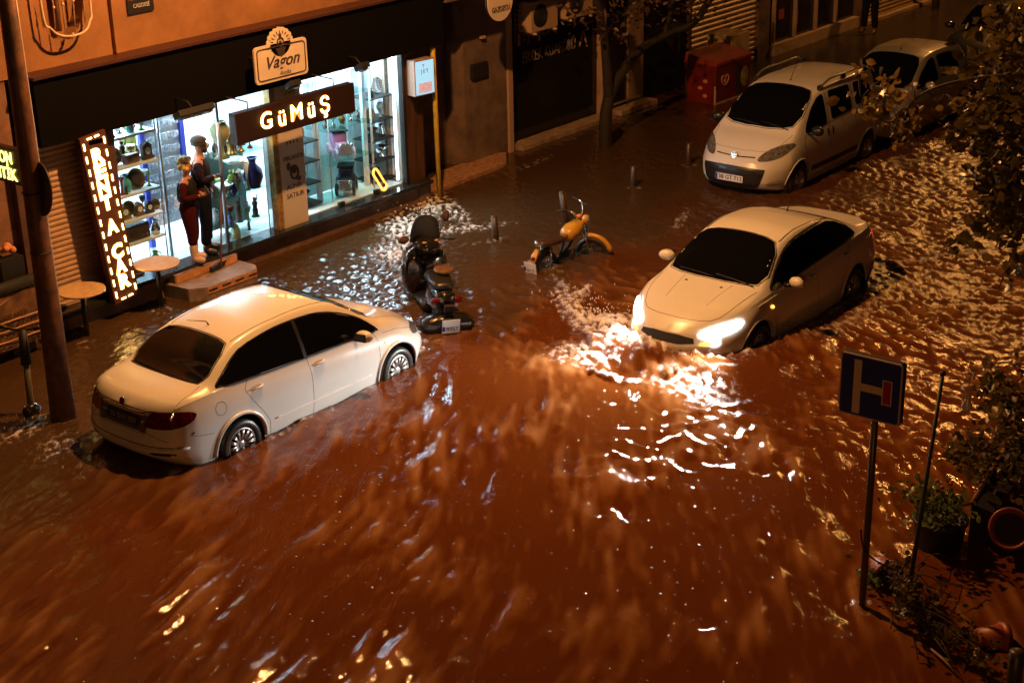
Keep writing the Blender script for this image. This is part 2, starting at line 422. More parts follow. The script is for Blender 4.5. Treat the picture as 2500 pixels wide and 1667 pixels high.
        text(s_txt, .098, P + nr * .0145 + right * .02, tm or M_black, pl, 'plate_lettering', ex=.001, R=R, width=.44, world=False, bold=.001)
        return pl

def add_symmetric(car, fn):
    for sd in (1, -1): fn(sd, 'L' if sd > 0 else 'R')

# ---------------------------------------------------------------- parked white saloon
def sedan_A():
    K = dict(x=[0, .10, .30, .66, 1.0, 1.28, 1.7, 2.2, 2.65, 2.95, 3.42, 3.62, 4.0, 4.3, 4.44, 4.5],
        zb=[.42, .30, .24, .22, .21, .20, .19, .19, .19, .19, .20, .21, .22, .22, .24, .30],
        ws=[.70, .76, .80, .815, .82, .825, .83, .83, .83, .83, .825, .815, .80, .76, .68, .62],
        wm=[.72, .79, .83, .85, .86, .862, .862, .862, .862, .862, .858, .855, .84, .79, .72, .64],
        zm=[.55, .58, .62, .64, .64, .62, .60, .58, .58, .58, .60, .62, .60, .56, .52, .50],
        wb=[.62, .69, .74, .775, .785, .79, .79, .79, .79, .785, .775, .76, .72, .66, .58, .50],
        zbelt=[.88, .97, 1.0, 1.02, 1.02, 1.01, .985, .96, .94, .925, .90, .875, .79, .70, .62, .56],
        wr=[.56, .62, .66, .66, .60, .565, .56, .565, .575, .60, .68, .69, .66, .60, .52, .46],
        zr=[.91, 1.005, 1.05, 1.09, 1.28, 1.385, 1.44, 1.455, 1.415, 1.305, 1.00, .945, .855, .745, .66, .60],
        zt=[.94, 1.025, 1.07, 1.10, 1.30, 1.42, 1.485, 1.50, 1.465, 1.36, 1.045, .985, .895, .785, .69, .62])
    def rear(y, z):
        w = .26 * (y / .85) ** 3.2
        w += .10 * max(0, (z - .62) / .4) if z > .62 else .14 * max(0, (.46 - z) / .25)
        if .68 < z < .86 and y < .33: w += .03
        return w
    def front(y, z):
        w = .46 * (y / .85) ** 2.4
        w += .16 * max(0, (z - .5) / .3) if z > .5 else .10 * max(0, (.4 - z) / .2)
        return w
    c = Car('parked_saloon_car', 'white saloon parked in the flood, its boot and shade-darkened number plate towards the viewer', 'car', (9.585, 13.35, -.277), 0.0, K, (rear, front), M_white_paint, (1.0, 3.60), .305, .84, .355)
    r = c.root
    # windows
    for sd, pl in ((-1, 'R'), (1, 'L')):
        c.patch('side_window', pl, [(.76, 1.055), (.90, 1.135), (1.10, 1.25), (1.28, 1.33), (1.43, 1.365), (1.43, 1.02)], M_carglass, .005, .03)
        c.patch('side_window', pl, [(1.42, 1.025), (1.42, 1.362), (1.75, 1.392), (2.09, 1.395), (2.09, .985)], M_carglass, .0055, 0)
        c.patch('side_window', pl, [(2.13, .985), (2.13, 1.395), (2.45, 1.375), (2.72, 1.305), (3.0, 1.18), (3.03, .945)], M_carglass, .0055, 0)
        c.patch('side_window', pl, [(3.0, .95), (3.0, 1.19), (3.15, 1.10), (3.33, .965), (3.36, .915)], M_carglass, .0035, 0)
        c.line('window_seal', pl, [(.745, 1.05), (.90, 1.145), (1.10, 1.26), (1.30, 1.345), (1.75, 1.403), (2.10, 1.407), (2.45, 1.388), (2.74, 1.315), (3.02, 1.19), (3.18, 1.09), (3.38, .91), (3.0, .935), (2.1, .975), (1.4, 1.01)], M_blackplastic, .008, True, 0, 1)
        c.patch('door_pillar_trim', pl, [(2.085, .98), (2.085, 1.398), (2.135, 1.398), (2.135, .975)], M_black, .007, 0)
        mb = MB()
        for ln in ([(1.20, 1.02), (1.13, .93), (1.20, .80), (1.33, .62), (1.43, .46), (1.44, .27)], [(2.12, .97), (2.14, .75), (2.13, .5), (2.12, .26)], [(3.24, .93), (3.29, .82), (3.28, .6), (3.22, .40), (3.16, .26)], [(1.44, .27), (2.2, .26), (3.16, .26)], [(1.25, 1.33), (1.14, 1.22), (1.07, 1.10)], [(3.40, .87), (3.66, .84), (4.0, .73), (4.1, .66)], [(.62, .60), (.46, .63), (.33, .66)]):
            c.line('', pl, ln, None, .0028, False, -.0006, 0, mb=mb)
        mb.each('door_gap', M_seam, c.body)
        c.line('side_moulding', pl, [(1.52, .45), (2.1, .44), (3.1, .43)], M_white_paint, .011, False, 0, 0)
        for hx, hz in ((1.30, .90), (2.28, .865)):
            mb = MB(); a = c.P(pl, hx - .09, hz - .004, .012); b = c.P(pl, hx + .09, hz + .004, .012); mb.tube([a, a.lerp(b, .5) + Vector((0, .014 * sd, 0)), b], [.010, .013, .010], 8); h = mb.build('door_handle', M_white_paint, r)
            c.patch('handle_recess', pl, [(hx - .08, hz - .045), (hx - .08, hz + .035), (hx + .08, hz + .035), (hx + .08, hz - .045)], mat('recess_white', (.5, .49, .47), .4), .0015, 2, parent=h)
        # flares round the arches
        for ax in (1.0, 3.60):
            mb = MB(); pts = []
            for k in range(29):
                a = PI * (-.02 + 1.04 * k / 28); u = ax + .372 * math.cos(a); v = .32 + .372 * math.sin(a); q = c.P(pl, u, max(.22, v), .0); pts.append(q)
            mb.tube(pts, .022, 8); mb.build('arch_flare', M_white_paint, r)
        # tail lamp wrap
        c.patch('tail_lamp', pl, [(.05, .76), (.06, .93), (.20, .945), (.38, .90), (.35, .83), (.20, .765)], M_redlens, .006, 2, .03)
        c.patch('head_lamp', pl, [(3.98, .66), (3.99, .72), (4.13, .73), (4.27, .69), (4.36, .60), (4.30, .57), (4.15, .60)], M_lens, .006, 2, .03)
        if sd < 0:
            mb = MB(); pts = [(.76 + .075 * math.cos(t * PI / 10), .84 + .075 * math.sin(t * PI / 10)) for t in range(20)]
            c.line('fuel_flap_gap', pl, pts, M_seam, .0025, True, -.0005)
    for sd in (1, -1):
        c.patch('tail_lamp', 'B', [(.38 * sd, .75), (.36 * sd, .80), (.43 * sd, .925), (.60 * sd, .945), (.78 * sd, .93), (.80 * sd, .80), (.70 * sd, .76)], M_redlens, .006, 2, .03)
    c.patch('rear_window', 'T', [(-.625, .70), (-.53, 1.18), (-.30, 1.235), (.30, 1.235), (.53, 1.18), (.625, .70), (.35, .655), (-.35, .655)], M_carglass, .004, 1)
    c.line('window_seal', 'T', [(-.64, .69), (-.54, 1.19), (-.30, 1.25), (.30, 1.25), (.54, 1.19), (.64, .69), (.35, .642), (-.35, .642)], M_blackplastic, .007, True, 0, 1)
    c.patch('windscreen', 'T', [(-.66, 3.30), (-.54, 2.72), (-.3, 2.66), (.3, 2.66), (.54, 2.72), (.66, 3.30), (.4, 3.40), (-.4, 3.40)], M_carglass, .004, 1)
    c.line('window_seal', 'T', [(-.68, 3.31), (-.55, 2.71), (-.3, 2.645), (.3, 2.645), (.55, 2.71), (.68, 3.31), (.4, 3.42), (-.4, 3.42)], M_blackplastic, .007, True, 0, 1)
    mb = MB()
    for sd in (1, -1):
        c.line('', 'T', [(.50 * sd, 1.25), (.505 * sd, 1.6), (.51 * sd, 2.2), (.515 * sd, 2.68)], None, .005, False, 0, mb=mb)
    mb.each('roof_drip_strip', M_blackplastic, c.body)
    mb = MB()
    c.line('', 'T', [(.62, .66), (.66, .5), (.66, .25), (.60, .12)], None, .003, False, -.0005, mb=mb); c.line('', 'T', [(-.62, .66), (-.66, .5), (-.66, .25), (-.60, .12)], None, .003, False, -.0005, mb=mb)
    mb.each('boot_lid_gap', M_seam, c.body)
    mb = MB(); c.line('', 'B', [(-.66, .62), (-.40, .70), (-.36, .67), (.36, .67), (.40, .70), (.66, .62)], None, .003, False, -.0005, mb=mb); c.line('', 'T', [(.60, 3.46), (.52, 4.0), (.40, 4.25), (0, 4.33), (-.40, 4.25), (-.52, 4.0), (-.60, 3.46)], None, .003, False, -.0005, mb=mb); mb.each('bonnet_gap', M_seam, c.body)
    c.patch('plate_recess', 'B', [(-.40, .70), (-.41, .87), (-.38, .90), (.38, .90), (.41, .87), (.40, .70), (.36, .685), (-.36, .685)], mat('recess_grey', (.10, .09, .08), .5), .004, 1, .04)
    c.line('chrome_bar', 'B', [(-.37, .905), (.37, .905)], M_chrome, .012, False, .004)
    c.plate('B', '06 BHA 889', .785, 0, mat('shade_dark_plate', (.035, .035, .04), .3), mat('plate_grey_text', (.22, .22, .22), .5))  # plate coloured dark: the shade on the tail is put into its colour
    c.line('bumper_groove', 'B', [(-.78, .56), (-.5, .55), (0, .545), (.5, .55), (.78, .56)], M_seam, .006, False, 0)
    c.line('bumper_lip', 'B', [(-.80, .535), (-.5, .52), (0, .515), (.5, .52), (.80, .535)], M_white_paint, .014, False, .002)
    for sd in (1, -1): c.patch('reflector_slot', 'B', [(.44 * sd, .45), (.44 * sd, .482), (.72 * sd, .495), (.73 * sd, .455)], M_black, .003, 1, .04)
    mb = MB(); p = c.P('B', 0, .955, .012); mb.cyl(p - Vector((.004, 0, 0)), p - Vector((.02, 0, -.006)), .042, n=24); bd = mb.build('round_badge', M_chrome, r)
    mb = MB(); mb.cyl(p - Vector((.02, 0, -.006)), p - Vector((.023, 0, -.007)), .032, n=24); mb.build('badge_centre', mat('badge_red', (.10, .01, .015), .3), bd)
    mb = MB(); c.line('', 'B', [(-.34, .915), (-.44, .92)], None, .006, False, .004, mb=mb); mb.build('chrome_script', M_chrome, r)
    # interior parcel on the rear shelf seen as a crumpled bag shows through tinted glass; antenna, wipers, mirrors
    mb = MB(); p = c.P('T', 0, 1.38); mb.tube([p, p + Vector((-.03, 0, .05)), p + Vector((-.30, 0, .15))], [.012, .006, .0025], 6); mb.build('roof_aerial', M_blackplastic, r)
    mb = MB()
    for y0, y1 in ((.45, -.12), (-.02, -.56)):
        P_ = [c.P('T', y0 + (y1 - y0) * t, 3.40 - .10 * math.sin(t * 2) * 0 - .07 * t, .02) for t in (0, .25, .5, .75, 1)]; mb.tube(P_, .008, 6)
    mb.each('wiper', M_blackplastic, r)
    c.mirror((2.93, -.85, .99), -1); c.mirror((2.93, .85, .99), 1)
    for ax in (1.0, 3.60):
        for sd in (1, -1): c.wheel(ax, sd * .755, .305, sd, .205, 14, steer=(.06 if ax > 2 else 0))
    c.patch('grille', 'F', [(-.30, .40), (-.34, .50), (.34, .50), (.30, .40)], M_black, .004, 1)
    c.plate('F', '06 BHA 889', .44)
    c.patch('side_repeater', 'R', [(3.38, .74), (3.39, .765), (3.45, .765), (3.44, .74)], mat('amber_lens', (.7, .25, .03), .2), .005, 1, .03)
    return c
def sedan_B():
    K = dict(x=[0, .08, .28, .60, 1.0, 1.35, 1.8, 2.2, 2.60, 2.95, 3.40, 3.62, 4.0, 4.3, 4.46, 4.53],
        zb=[.40, .30, .24, .22, .21, .20, .19, .19, .19, .19, .20, .21, .22, .22, .24, .30],
        ws=[.70, .78, .82, .84, .85, .855, .86, .86, .86, .86, .85, .84, .82, .76, .68, .60],
        wm=[.72, .81, .85, .875, .89, .892, .892, .892, .892, .89, .885, .88, .865, .81, .74, .64],
        zm=[.60, .62, .64, .66, .66, .64, .62, .60, .60, .60, .62, .64, .62, .58, .54, .50],
        wb=[.62, .70, .75, .79, .81, .815, .815, .815, .815, .81, .80, .79, .755, .69, .60, .52],
        zbelt=[.93, 1.03, 1.05, 1.05, 1.045, 1.03, 1.0, .98, .96, .945, .92, .90, .83, .75, .67, .60],
        wr=[.58, .64, .68, .66, .60, .57, .57, .58, .59, .63, .71, .72, .69, .63, .54, .46],
        zr=[.96, 1.065, 1.09, 1.12, 1.25, 1.35, 1.42, 1.435, 1.38, 1.25, 1.0, .955, .885, .79, .705, .63],
        zt=[.99, 1.09, 1.105, 1.135, 1.295, 1.40, 1.48, 1.495, 1.445, 1.32, 1.045, 1.0, .93, .835, .74, .65])
    def rear(y, z): return .24 * (y / .85) ** 3 + (.10 * max(0, (z - .7) / .4) if z > .7 else .12 * max(0, (.5 - z) / .25)) - (.05 if (1.02 < z and y < .5) else 0)
    def front(y, z): return .50 * (y / .88) ** 2.3 + (.14 * max(0, (z - .5) / .3) if z > .5 else .08 * max(0, (.4 - z) / .2))
    yaw = PI + .012
    # front axle (x=3.63) sits at world (16.33,10.08)
    ox = 16.36 - 3.63 * math.cos(yaw); oy = 10.10 - 3.63 * math.sin(yaw)
    c = Car('moving_saloon_car', 'white saloon driving through the flood with both headlights blazing', 'car', (ox, oy, -.277), yaw, K, (rear, front), M_white_paint, (1.0, 3.63), .315, .865, .37)
    r = c.root
    for sd, pl in ((-1, 'R'), (1, 'L')):
        c.patch('side_window', pl, [(.86, 1.10), (.95, 1.20), (1.15, 1.30), (1.40, 1.365), (1.75, 1.39), (2.092, 1.388), (2.092, 1.02), (1.30, 1.06)], M_carglass, .006, .02)
        c.patch('side_window', pl, [(2.09, 1.02), (2.09, 1.388), (2.40, 1.375), (2.70, 1.29), (3.0, 1.135), (3.20, 1.0), (3.26, .955), (2.7, .985)], M_carglass, .0035, 0)
        c.line('window_seal', pl, [(.84, 1.09), (.95, 1.225), (1.15, 1.325), (1.40, 1.39), (1.75, 1.415), (2.08, 1.415), (2.40, 1.40), (2.72, 1.31), (3.02, 1.15), (3.30, .945), (2.7, .975), (2.1, 1.01), (1.3, 1.05)], M_blackplastic, .006, True, 0, 1)
        mb = MB()
        for ln in ([(1.17, 1.06), (1.14, .93), (1.25, .78), (1.40, .60), (1.45, .28)], [(2.10, 1.0), (2.12, .75), (2.10, .28)], [(3.24, .93), (3.28, .8), (3.24, .5), (3.18, .28)], [(1.45, .28), (3.18, .28)]): c.line('', pl, ln, None, .0028, False, -.0006, 0, mb=mb)
        mb.each('door_gap', M_seam, c.body)
        for hx, hz in ((1.32, .93), (2.28, .90)):
            mb = MB(); a = c.P(pl, hx - .09, hz - .004, .014); b = c.P(pl, hx + .09, hz + .004, .014); mb.tube([a, a.lerp(b, .5) + Vector((0, .014 * sd, 0)), b], [.010, .013, .010], 8); mb.build('door_handle', M_chrome, r)
        for ax in (1.0, 3.63):
            mb = MB(); pts = []
            for k in range(25):
                a = PI * k / 24; pts.append(c.P(pl, ax + .38 * math.cos(a), max(.22, .33 + .38 * math.sin(a)), 0))
            mb.tube(pts, .012, 8); mb.build('arch_lip', M_white_paint, r)
        c.line('shoulder_crease', pl, [(.35, .955), (1.2, .955), (2.2, .925), (3.2, .89), (3.6, .865)], M_white_paint, .007, False, -.002)
        hl = c.patch('head_lamp', 'F', [(.40 * sd, .625), (.46 * sd, .70), (.62 * sd, .755), (.76 * sd, .785), (.80 * sd, .74), (.74 * sd, .66), (.56 * sd, .61)], emis('lit_headlamp', (1, .96, .88), 26), .012, 1, .03)
        c.patch('tail_lamp', pl, [(.05, .86), (.06, .98), (.20, .99), (.30, .95), (.2, .87)], mat('lit_red_lens', (.5, .01, .02), .2, emit=(1, .03, .05), estr=.6), .006, 1, .03)
        c.patch('indicator', 'F', [(.44 * sd, .52), (.46 * sd, .56), (.58 * sd, .57), (.60 * sd, .53)], emis('lit_amber', (1, .42, .05), 2), .01, 1, .03)
        c.patch('side_repeater', pl, [(3.27, .76), (3.28, .80), (3.34, .815), (3.36, .78)], emis('lit_amber2', (1, .42, .05), 4), .008, 1, .03)
        c.mirror((2.92, sd * .88, 1.0), sd)
    for sd in (1, -1): c.patch('tail_lamp', 'B', [(.40 * sd, .84), (.42 * sd, .98), (.74 * sd, .99), (.78 * sd, .87)], MATS['lit_red_lens'], .006, 1, .03)
    c.patch('windscreen', 'T', [(-.72, 3.30), (-.57, 2.68), (-.3, 2.60), (.3, 2.60), (.57, 2.68), (.72, 3.30), (.4, 3.42), (-.4, 3.42)], M_carglass, .004, 1)
    c.line('window_seal', 'T', [(-.74, 3.31), (-.58, 2.67), (-.3, 2.585), (.3, 2.585), (.58, 2.67), (.74, 3.31), (.4, 3.44), (-.4, 3.44)], M_blackplastic, .006, True, 0, 1)
    c.patch('rear_window', 'T', [(-.62, .72), (-.53, 1.20), (-.30, 1.26), (.30, 1.26), (.53, 1.20), (.62, .72), (.35, .68), (-.35, .68)], M_carglass, .004, 1)
    mb = MB()
    for sd in (1, -1):
        c.line('', 'T', [(.515 * sd, 1.28), (.52 * sd, 1.6), (.53 * sd, 2.2), (.54 * sd, 2.62)], None, .007, False, 0, mb=mb)
    mb.each('roof_drip_strip', M_blackplastic, c.body)
    mb = MB(); c.line('', 'T', [(.70, 3.45), (.64, 3.9), (.52, 4.16), (.30, 4.27), (0, 4.30), (-.30, 4.27), (-.52, 4.16), (-.64, 3.9), (-.70, 3.45)], None, .004, False, -.0008, rnd=1, mb=mb); mb.each('bonnet_gap', M_seam, c.body)
    mb = MB()
    for sd in (1, -1): c.line('', 'T', [(.36 * sd, 3.46), (.30 * sd, 4.0)], None, .012, False, -.006, mb=mb)
    mb.each('bonnet_crease', M_white_paint, c.body)
    mb = MB()
    for y in (.26, -.26): p = c.P('T', y, 3.58, .004); mb.ball(p, .014, (1, 1.6, .6))
    mb.each('washer_jet', M_blackplastic, r)
    c.patch('grille', 'F', [(-.40, .52), (-.36, .63), (.36, .63), (.40, .52)], M_black, .004, 1)
    c.patch('lower_intake', 'F', [(-.50, .30), (-.46, .44), (.46, .44), (.50, .30)], M_black, .004, 1)
    mb = MB(); p = c.P('T', 0, 1.42); mb.tube([p, p + Vector((-.03, 0, .04)), p + Vector((-.12, 0, .16))], [.014, .007, .003], 6); mb.build('roof_aerial', M_blackplastic, r)
    mb = MB()
    for y0, y1 in ((.62, .05), (.05, -.50)): mb.tube([c.P('T', y0 + (y1 - y0) * t, 3.40 - .06 * t, .016) for t in (0, .25, .5, .75, 1)], .008, 6)
    mb.each('wiper', M_blackplastic, r)
    for ax in (1.0, 3.63):
        for sd in (1, -1): c.wheel(ax, sd * .775, .315, sd, .2, 10)
    # low beams: spot lamps sit at the lenses and throw forward and slightly down
    for sd in (1, -1):
        p = c.P('F', .62 * sd, .70, .05)
        b_ = light('headlamp_beam', 'SPOT', p + Vector((.03, 0, 0)), 620, (1, .95, .88), .05, (1, -.10, -.19), math.radians(118), .5, r); b_.scale = (1, .20, 1)
        light('headlamp_spill', 'SPOT', p + Vector((.03, 0, 0)), 130, (1, .95, .88), .05, (1, 0, -.75), math.radians(95), .9, r)
    return c
def van_C():
    K = dict(x=[0, .06, .25, .60, 1.0, 1.5, 2.0, 2.35, 2.62, 3.0, 3.18, 3.45, 3.68, 3.84, 3.93],
        zb=[.42, .30, .24, .22, .22, .20, .20, .20, .20, .21, .22, .22, .23, .26, .32],
        ws=[.70, .76, .79, .80, .80, .80, .80, .80, .80, .80, .79, .77, .72, .64, .56],
        wm=[.74, .80, .835, .85, .855, .855, .855, .855, .855, .855, .85, .84, .79, .70, .60],
        zm=[.66, .68, .70, .70, .68, .64, .62, .62, .62, .64, .66, .66, .62, .56, .50],
        wb=[.70, .765, .79, .80, .805, .805, .80, .80, .80, .79, .78, .75, .70, .60, .50],
        zbelt=[1.10, 1.13, 1.14, 1.14, 1.12, 1.10, 1.08, 1.06, 1.04, 1.02, 1.0, .95, .87, .78, .66],
        wr=[.60, .63, .65, .655, .66, .66, .65, .645, .66, .71, .72, .70, .65, .54, .44],
        zr=[1.55, 1.61, 1.645, 1.66, 1.665, 1.665, 1.64, 1.57, 1.44, 1.17, 1.07, .99, .91, .82, .70],
        zt=[1.60, 1.67, 1.70, 1.72, 1.73, 1.735, 1.71, 1.645, 1.52, 1.23, 1.12, 1.04, .96, .86, .73])
    def rear(y, z): return .10 * (y / .8) ** 4 + .10 * max(0, (z - 1.0) / .6)
    def front(y, z): return .36 * (y / .84) ** 2.6 + (.20 * max(0, (z - .6) / .35) if z > .6 else .10 * max(0, (.4 - z) / .2))
    yaw = PI - .03 + .035; fx, fy = 22.96, 13.15
    ox = fx - 3.06 * math.cos(yaw); oy = fy - 3.06 * math.sin(yaw)
    c = Car('parked_van', 'white people carrier with roof rails and a wide black grille parked facing the viewer', 'van', (ox, oy, -.17), yaw, K, (rear, front), M_white_paint, (.55, 3.06), .30, .825, .36)
    r = c.root
    for sd, pl in ((-1, 'R'), (1, 'L')):
        c.patch('side_window', pl, [(2.10, 1.10), (2.10, 1.60), (2.28, 1.56), (2.52, 1.42), (2.76, 1.20), (2.84, 1.07), (2.5, 1.06)], M_carglass, .005, .06)
        c.patch('side_window', pl, [(1.20, 1.16), (1.20, 1.59), (1.92, 1.61), (1.92, 1.13), (1.6, 1.14)], M_carglass, .005, .06)
        c.patch('side_window', pl, [(.42, 1.26), (.48, 1.56), (1.04, 1.59), (1.04, 1.20), (.7, 1.20)], M_carglass, .005, .06)
        mb = MB()
        for ln in ([(2.02, 1.62), (2.02, .9), (2.02, .32)], [(2.84, 1.05), (2.90, .9), (2.80, .5), (2.70, .32)], [(1.12, 1.62), (1.12, 1.1), (1.05, .8), (.95, .62)], [(.95, .32), (2.70, .32)], [(.2, .62), (.12, 1.4)]): c.line('', pl, ln, None, .003, False, -.0006, 0, mb=mb)
        mb.each('door_gap', M_seam, c.body)
        c.patch('side_rub_strip', pl, [(.98, .40), (.98, .49), (2.66, .49), (2.66, .40)], M_blackplastic, .008, 0)
        c.line('slide_rail', pl, [(.22, 1.06), (1.05, 1.07)], M_blackplastic, .012, False, 0)
        for hx in (2.10, 1.93): c.patch('door_handle', pl, [(hx - .03, .88), (hx - .03, 1.02), (hx + .03, 1.02), (hx + .03, .88)], M_blackplastic, .012, 1, .03)
        c.patch('head_lamp', 'F', [(.40 * sd, .74), (.43 * sd, .84), (.56 * sd, .94), (.76 * sd, 1.0), (.80 * sd, .95), (.74 * sd, .82), (.60 * sd, .755)], M_lens, .010, 1, .03)
        c.patch('fog_recess', 'F', [(.60 * sd, .36), (.60 * sd, .40), (.76 * sd, .46), (.74 * sd, .37)], mat('recess_white', (.5, .49, .47), .4), .003, 1, .03)
        mb = MB(); pts = [c.P(pl, x, 1.62, .0) for x in (.35, .6, 1.2, 1.8, 2.15)]
        pts = [Vector((p.x, p.y * .97, 1.79 - .10 * (k in (0, 4)) + (0 if k < 4 else -.0))) for k, p in enumerate(pts)]; pts[0].z = 1.70; pts[-1].z = 1.66
        mb.tube(spline(pts, 5), .018, 8); mb.build('roof_rail', mat('rail_grey', (.25, .24, .22), .3, metal=.5), r)
        for x in (.40, 1.25, 2.08): mb2 = MB(); q = c.P('T', sd * .60, x, 0); mb2.box(q + Vector((0, sd * .02, .03)), (.16, .035, .08), None, .01); mb2.build('rail_foot', M_blackplastic, r)
        for ax in (.55, 3.06):
            mb = MB(); pts = []
            for k in range(25):
                a = PI * k / 24; pts.append(c.P(pl, ax + .37 * math.cos(a), max(.24, .32 + .37 * math.sin(a)), 0))
            mb.tube(pts, .014, 8); mb.build('arch_lip', M_white_paint, r)
        c.mirror((2.74, sd * .86, 1.10), sd, M_blackplastic, 1.1)
    c.patch('tail_lamp', 'L', [(.02, .9), (.02, 1.2), (.12, 1.2), (.14, .9)], M_redlens, .006, 1, .03); c.patch('tail_lamp', 'R', [(.02, .9), (.02, 1.2), (.12, 1.2), (.14, .9)], M_redlens, .006, 1, .03)
    c.patch('windscreen', 'T', [(-.70, 2.96), (-.60, 2.25), (-.3, 2.17), (.3, 2.17), (.60, 2.25), (.70, 2.96), (.4, 3.10), (-.4, 3.10)], M_carglass, .004, 1)
    c.line('window_seal', 'T', [(-.72, 2.97), (-.61, 2.24), (-.3, 2.155), (.3, 2.155), (.61, 2.24), (.72, 2.97), (.4, 3.12), (-.4, 3.12)], M_blackplastic, .006, True, 0, 1)
    c.patch('grille', 'F', [(-.56, .64), (-.58, .60), (-.50, .34), (-.40, .30), (.40, .30), (.50, .34), (.58, .60), (.56, .64), (0, .665)], M_blackplastic, .005, 1, .04)
    mb = MB()
    for z in (.60, .555): c.line('', 'F', [(-.42, z), (0, z + .01), (.42, z)], None, .008, False, .008, mb=mb)
    mb.each('grille_bar', mat('dark_gloss', (.03, .03, .03), .15), r)
    c.plate('F', '38 GT 712', .455)
    c.line('bonnet_slot', 'F', [(-.36, .80), (0, .79), (.36, .80)], M_blackplastic, .011, False, .004)
    mb = MB(); p = c.P('F', 0, .80, .01); n = Vector((1, 0, .3)).normalized(); mb.cyl(p, p + n * .03, .055, n=20); mb.build('round_badge', M_chrome, r)
    mb = MB(); c.line('', 'T', [(.70, 3.12), (.62, 3.45), (.48, 3.62), (0, 3.70), (-.48, 3.62), (-.62, 3.45), (-.70, 3.12)], None, .0035, False, -.0008, rnd=1, mb=mb); mb.each('bonnet_gap', M_seam, c.body)
    mb = MB(); p = c.P('T', 0, 1.98); mb.tube([p, p + Vector((-.02, 0, .04)), p + Vector((-.24, 0, .30))], [.012, .006, .0025], 6); mb.build('roof_aerial', M_blackplastic, r)
    mb = MB()
    for y0, y1 in ((.60, .05), (.05, -.50)): mb.tube([c.P('T', y0 + (y1 - y0) * t, 3.08 - .06 * t, .016) for t in (0, .25, .5, .75, 1)], .008, 6)
    mb.each('wiper', M_blackplastic, r)
    for ax in (.55, 3.06):
        for sd in (1, -1): c.wheel(ax, sd * .745, .30, sd, .185, 7)
    return c
def hatch_D(name, label, ox, oy, yaw, zg, paint):
    K = dict(x=[0, .06, .25, .60, 1.0, 1.5, 1.9, 2.3, 2.75, 3.0, 3.4, 3.62, 3.75],
        zb=[.42, .30, .24, .22, .22, .20, .20, .20, .21, .22, .22, .26, .32], ws=[.66, .73, .77, .79, .79, .79, .79, .79, .79, .78, .73, .62, .52],
        wm=[.70, .77, .81, .83, .835, .835, .835, .835, .83, .825, .78, .68, .56], zm=[.60, .62, .64, .65, .64, .62, .6, .6, .62, .63, .6, .55, .5],
        wb=[.64, .71, .745, .765, .77, .77, .77, .765, .75, .74, .69, .58, .46], zbelt=[1.0, 1.03, 1.04, 1.03, 1.01, .99, .98, .96, .92, .89, .80, .72, .60],
        wr=[.50, .55, .575, .58, .585, .585, .58, .59, .665, .68, .64, .54, .42], zr=[1.24, 1.34, 1.41, 1.45, 1.47, 1.475, 1.43, 1.27, 1.0, .95, .85, .76, .64],
        zt=[1.28, 1.38, 1.46, 1.50, 1.52, 1.53, 1.49, 1.34, 1.05, .99, .89, .80, .66])
    c = Car(name, label, 'car', (ox, oy, zg), yaw, K, (lambda y, z: .14 * (y / .8) ** 3 + .22 * max(0, (z - .9) / .5), lambda y, z: .26 * (y / .82) ** 3 + .15 * max(0, (z - .5) / .3)), paint, (.6, 3.0), .29, .80, .35)
    r = c.root
    for sd, pl in ((-1, 'R'), (1, 'L')):
        c.patch('side_window', pl, [(1.70, 1.02), (1.70, 1.42), (1.9, 1.39), (2.25, 1.22), (2.55, 1.02), (2.6, .97)], M_carglass, .005, .05)
        c.patch('side_window', pl, [(.75, 1.08), (.82, 1.36), (1.0, 1.41), (1.58, 1.43), (1.58, 1.03)], M_carglass, .005, .05)
        mb = MB()
        for ln in ([(1.64, 1.42), (1.64, .9), (1.64, .3)], [(2.62, .95), (2.66, .8), (2.56, .3)]): c.line('', pl, ln, None, .003, False, -.0006, 0, mb=mb)
        mb.each('door_gap', M_seam, c.body)
        c.mirror((2.42, sd * .83, 1.02), sd); c.patch('head_lamp', 'F', [(.40 * sd, .66), (.42 * sd, .74), (.66 * sd, .80), (.72 * sd, .74), (.6 * sd, .67)], M_lens, .01, 1, .03)
        c.patch('tail_lamp', pl, [(.02, .85), (.03, 1.2), (.12, 1.2), (.14, .85)], M_redlens, .006, 1, .03)
    c.patch('windscreen', 'T', [(-.64, 2.74), (-.54, 2.02), (-.3, 1.95), (.3, 1.95), (.54, 2.02), (.64, 2.74), (.4, 2.84), (-.4, 2.84)], M_carglass, .004, 1)
    c.patch('grille', 'F', [(-.38, .34), (-.42, .52), (.42, .52), (.38, .34)], M_blackplastic, .005, 1)
    mb = MB(); p = c.P('T', 0, 1.80); mb.tube([p, p + Vector((-.02, 0, .03)), p + Vector((-.10, 0, .10))], [.012, .007, .004], 6); mb.build('roof_aerial', M_blackplastic, r)
    for ax in (.6, 3.0):
        for sd in (1, -1): c.wheel(ax, sd * .72, .29, sd, .18, 7)
    return c
sedan_A(); sedan_B(); van_C()
hatch_D('silver_hatchback', 'silver hatchback parked nose-in behind the white van with roof rails', 29.80, 13.02, PI + .01, -.10, M_silver_paint)
hatch_D('dark_hatchback', 'dark car parked farthest up the street, half hidden by leaves', 35.3, 13.25, PI + .01, -.06, M_dark_paint)
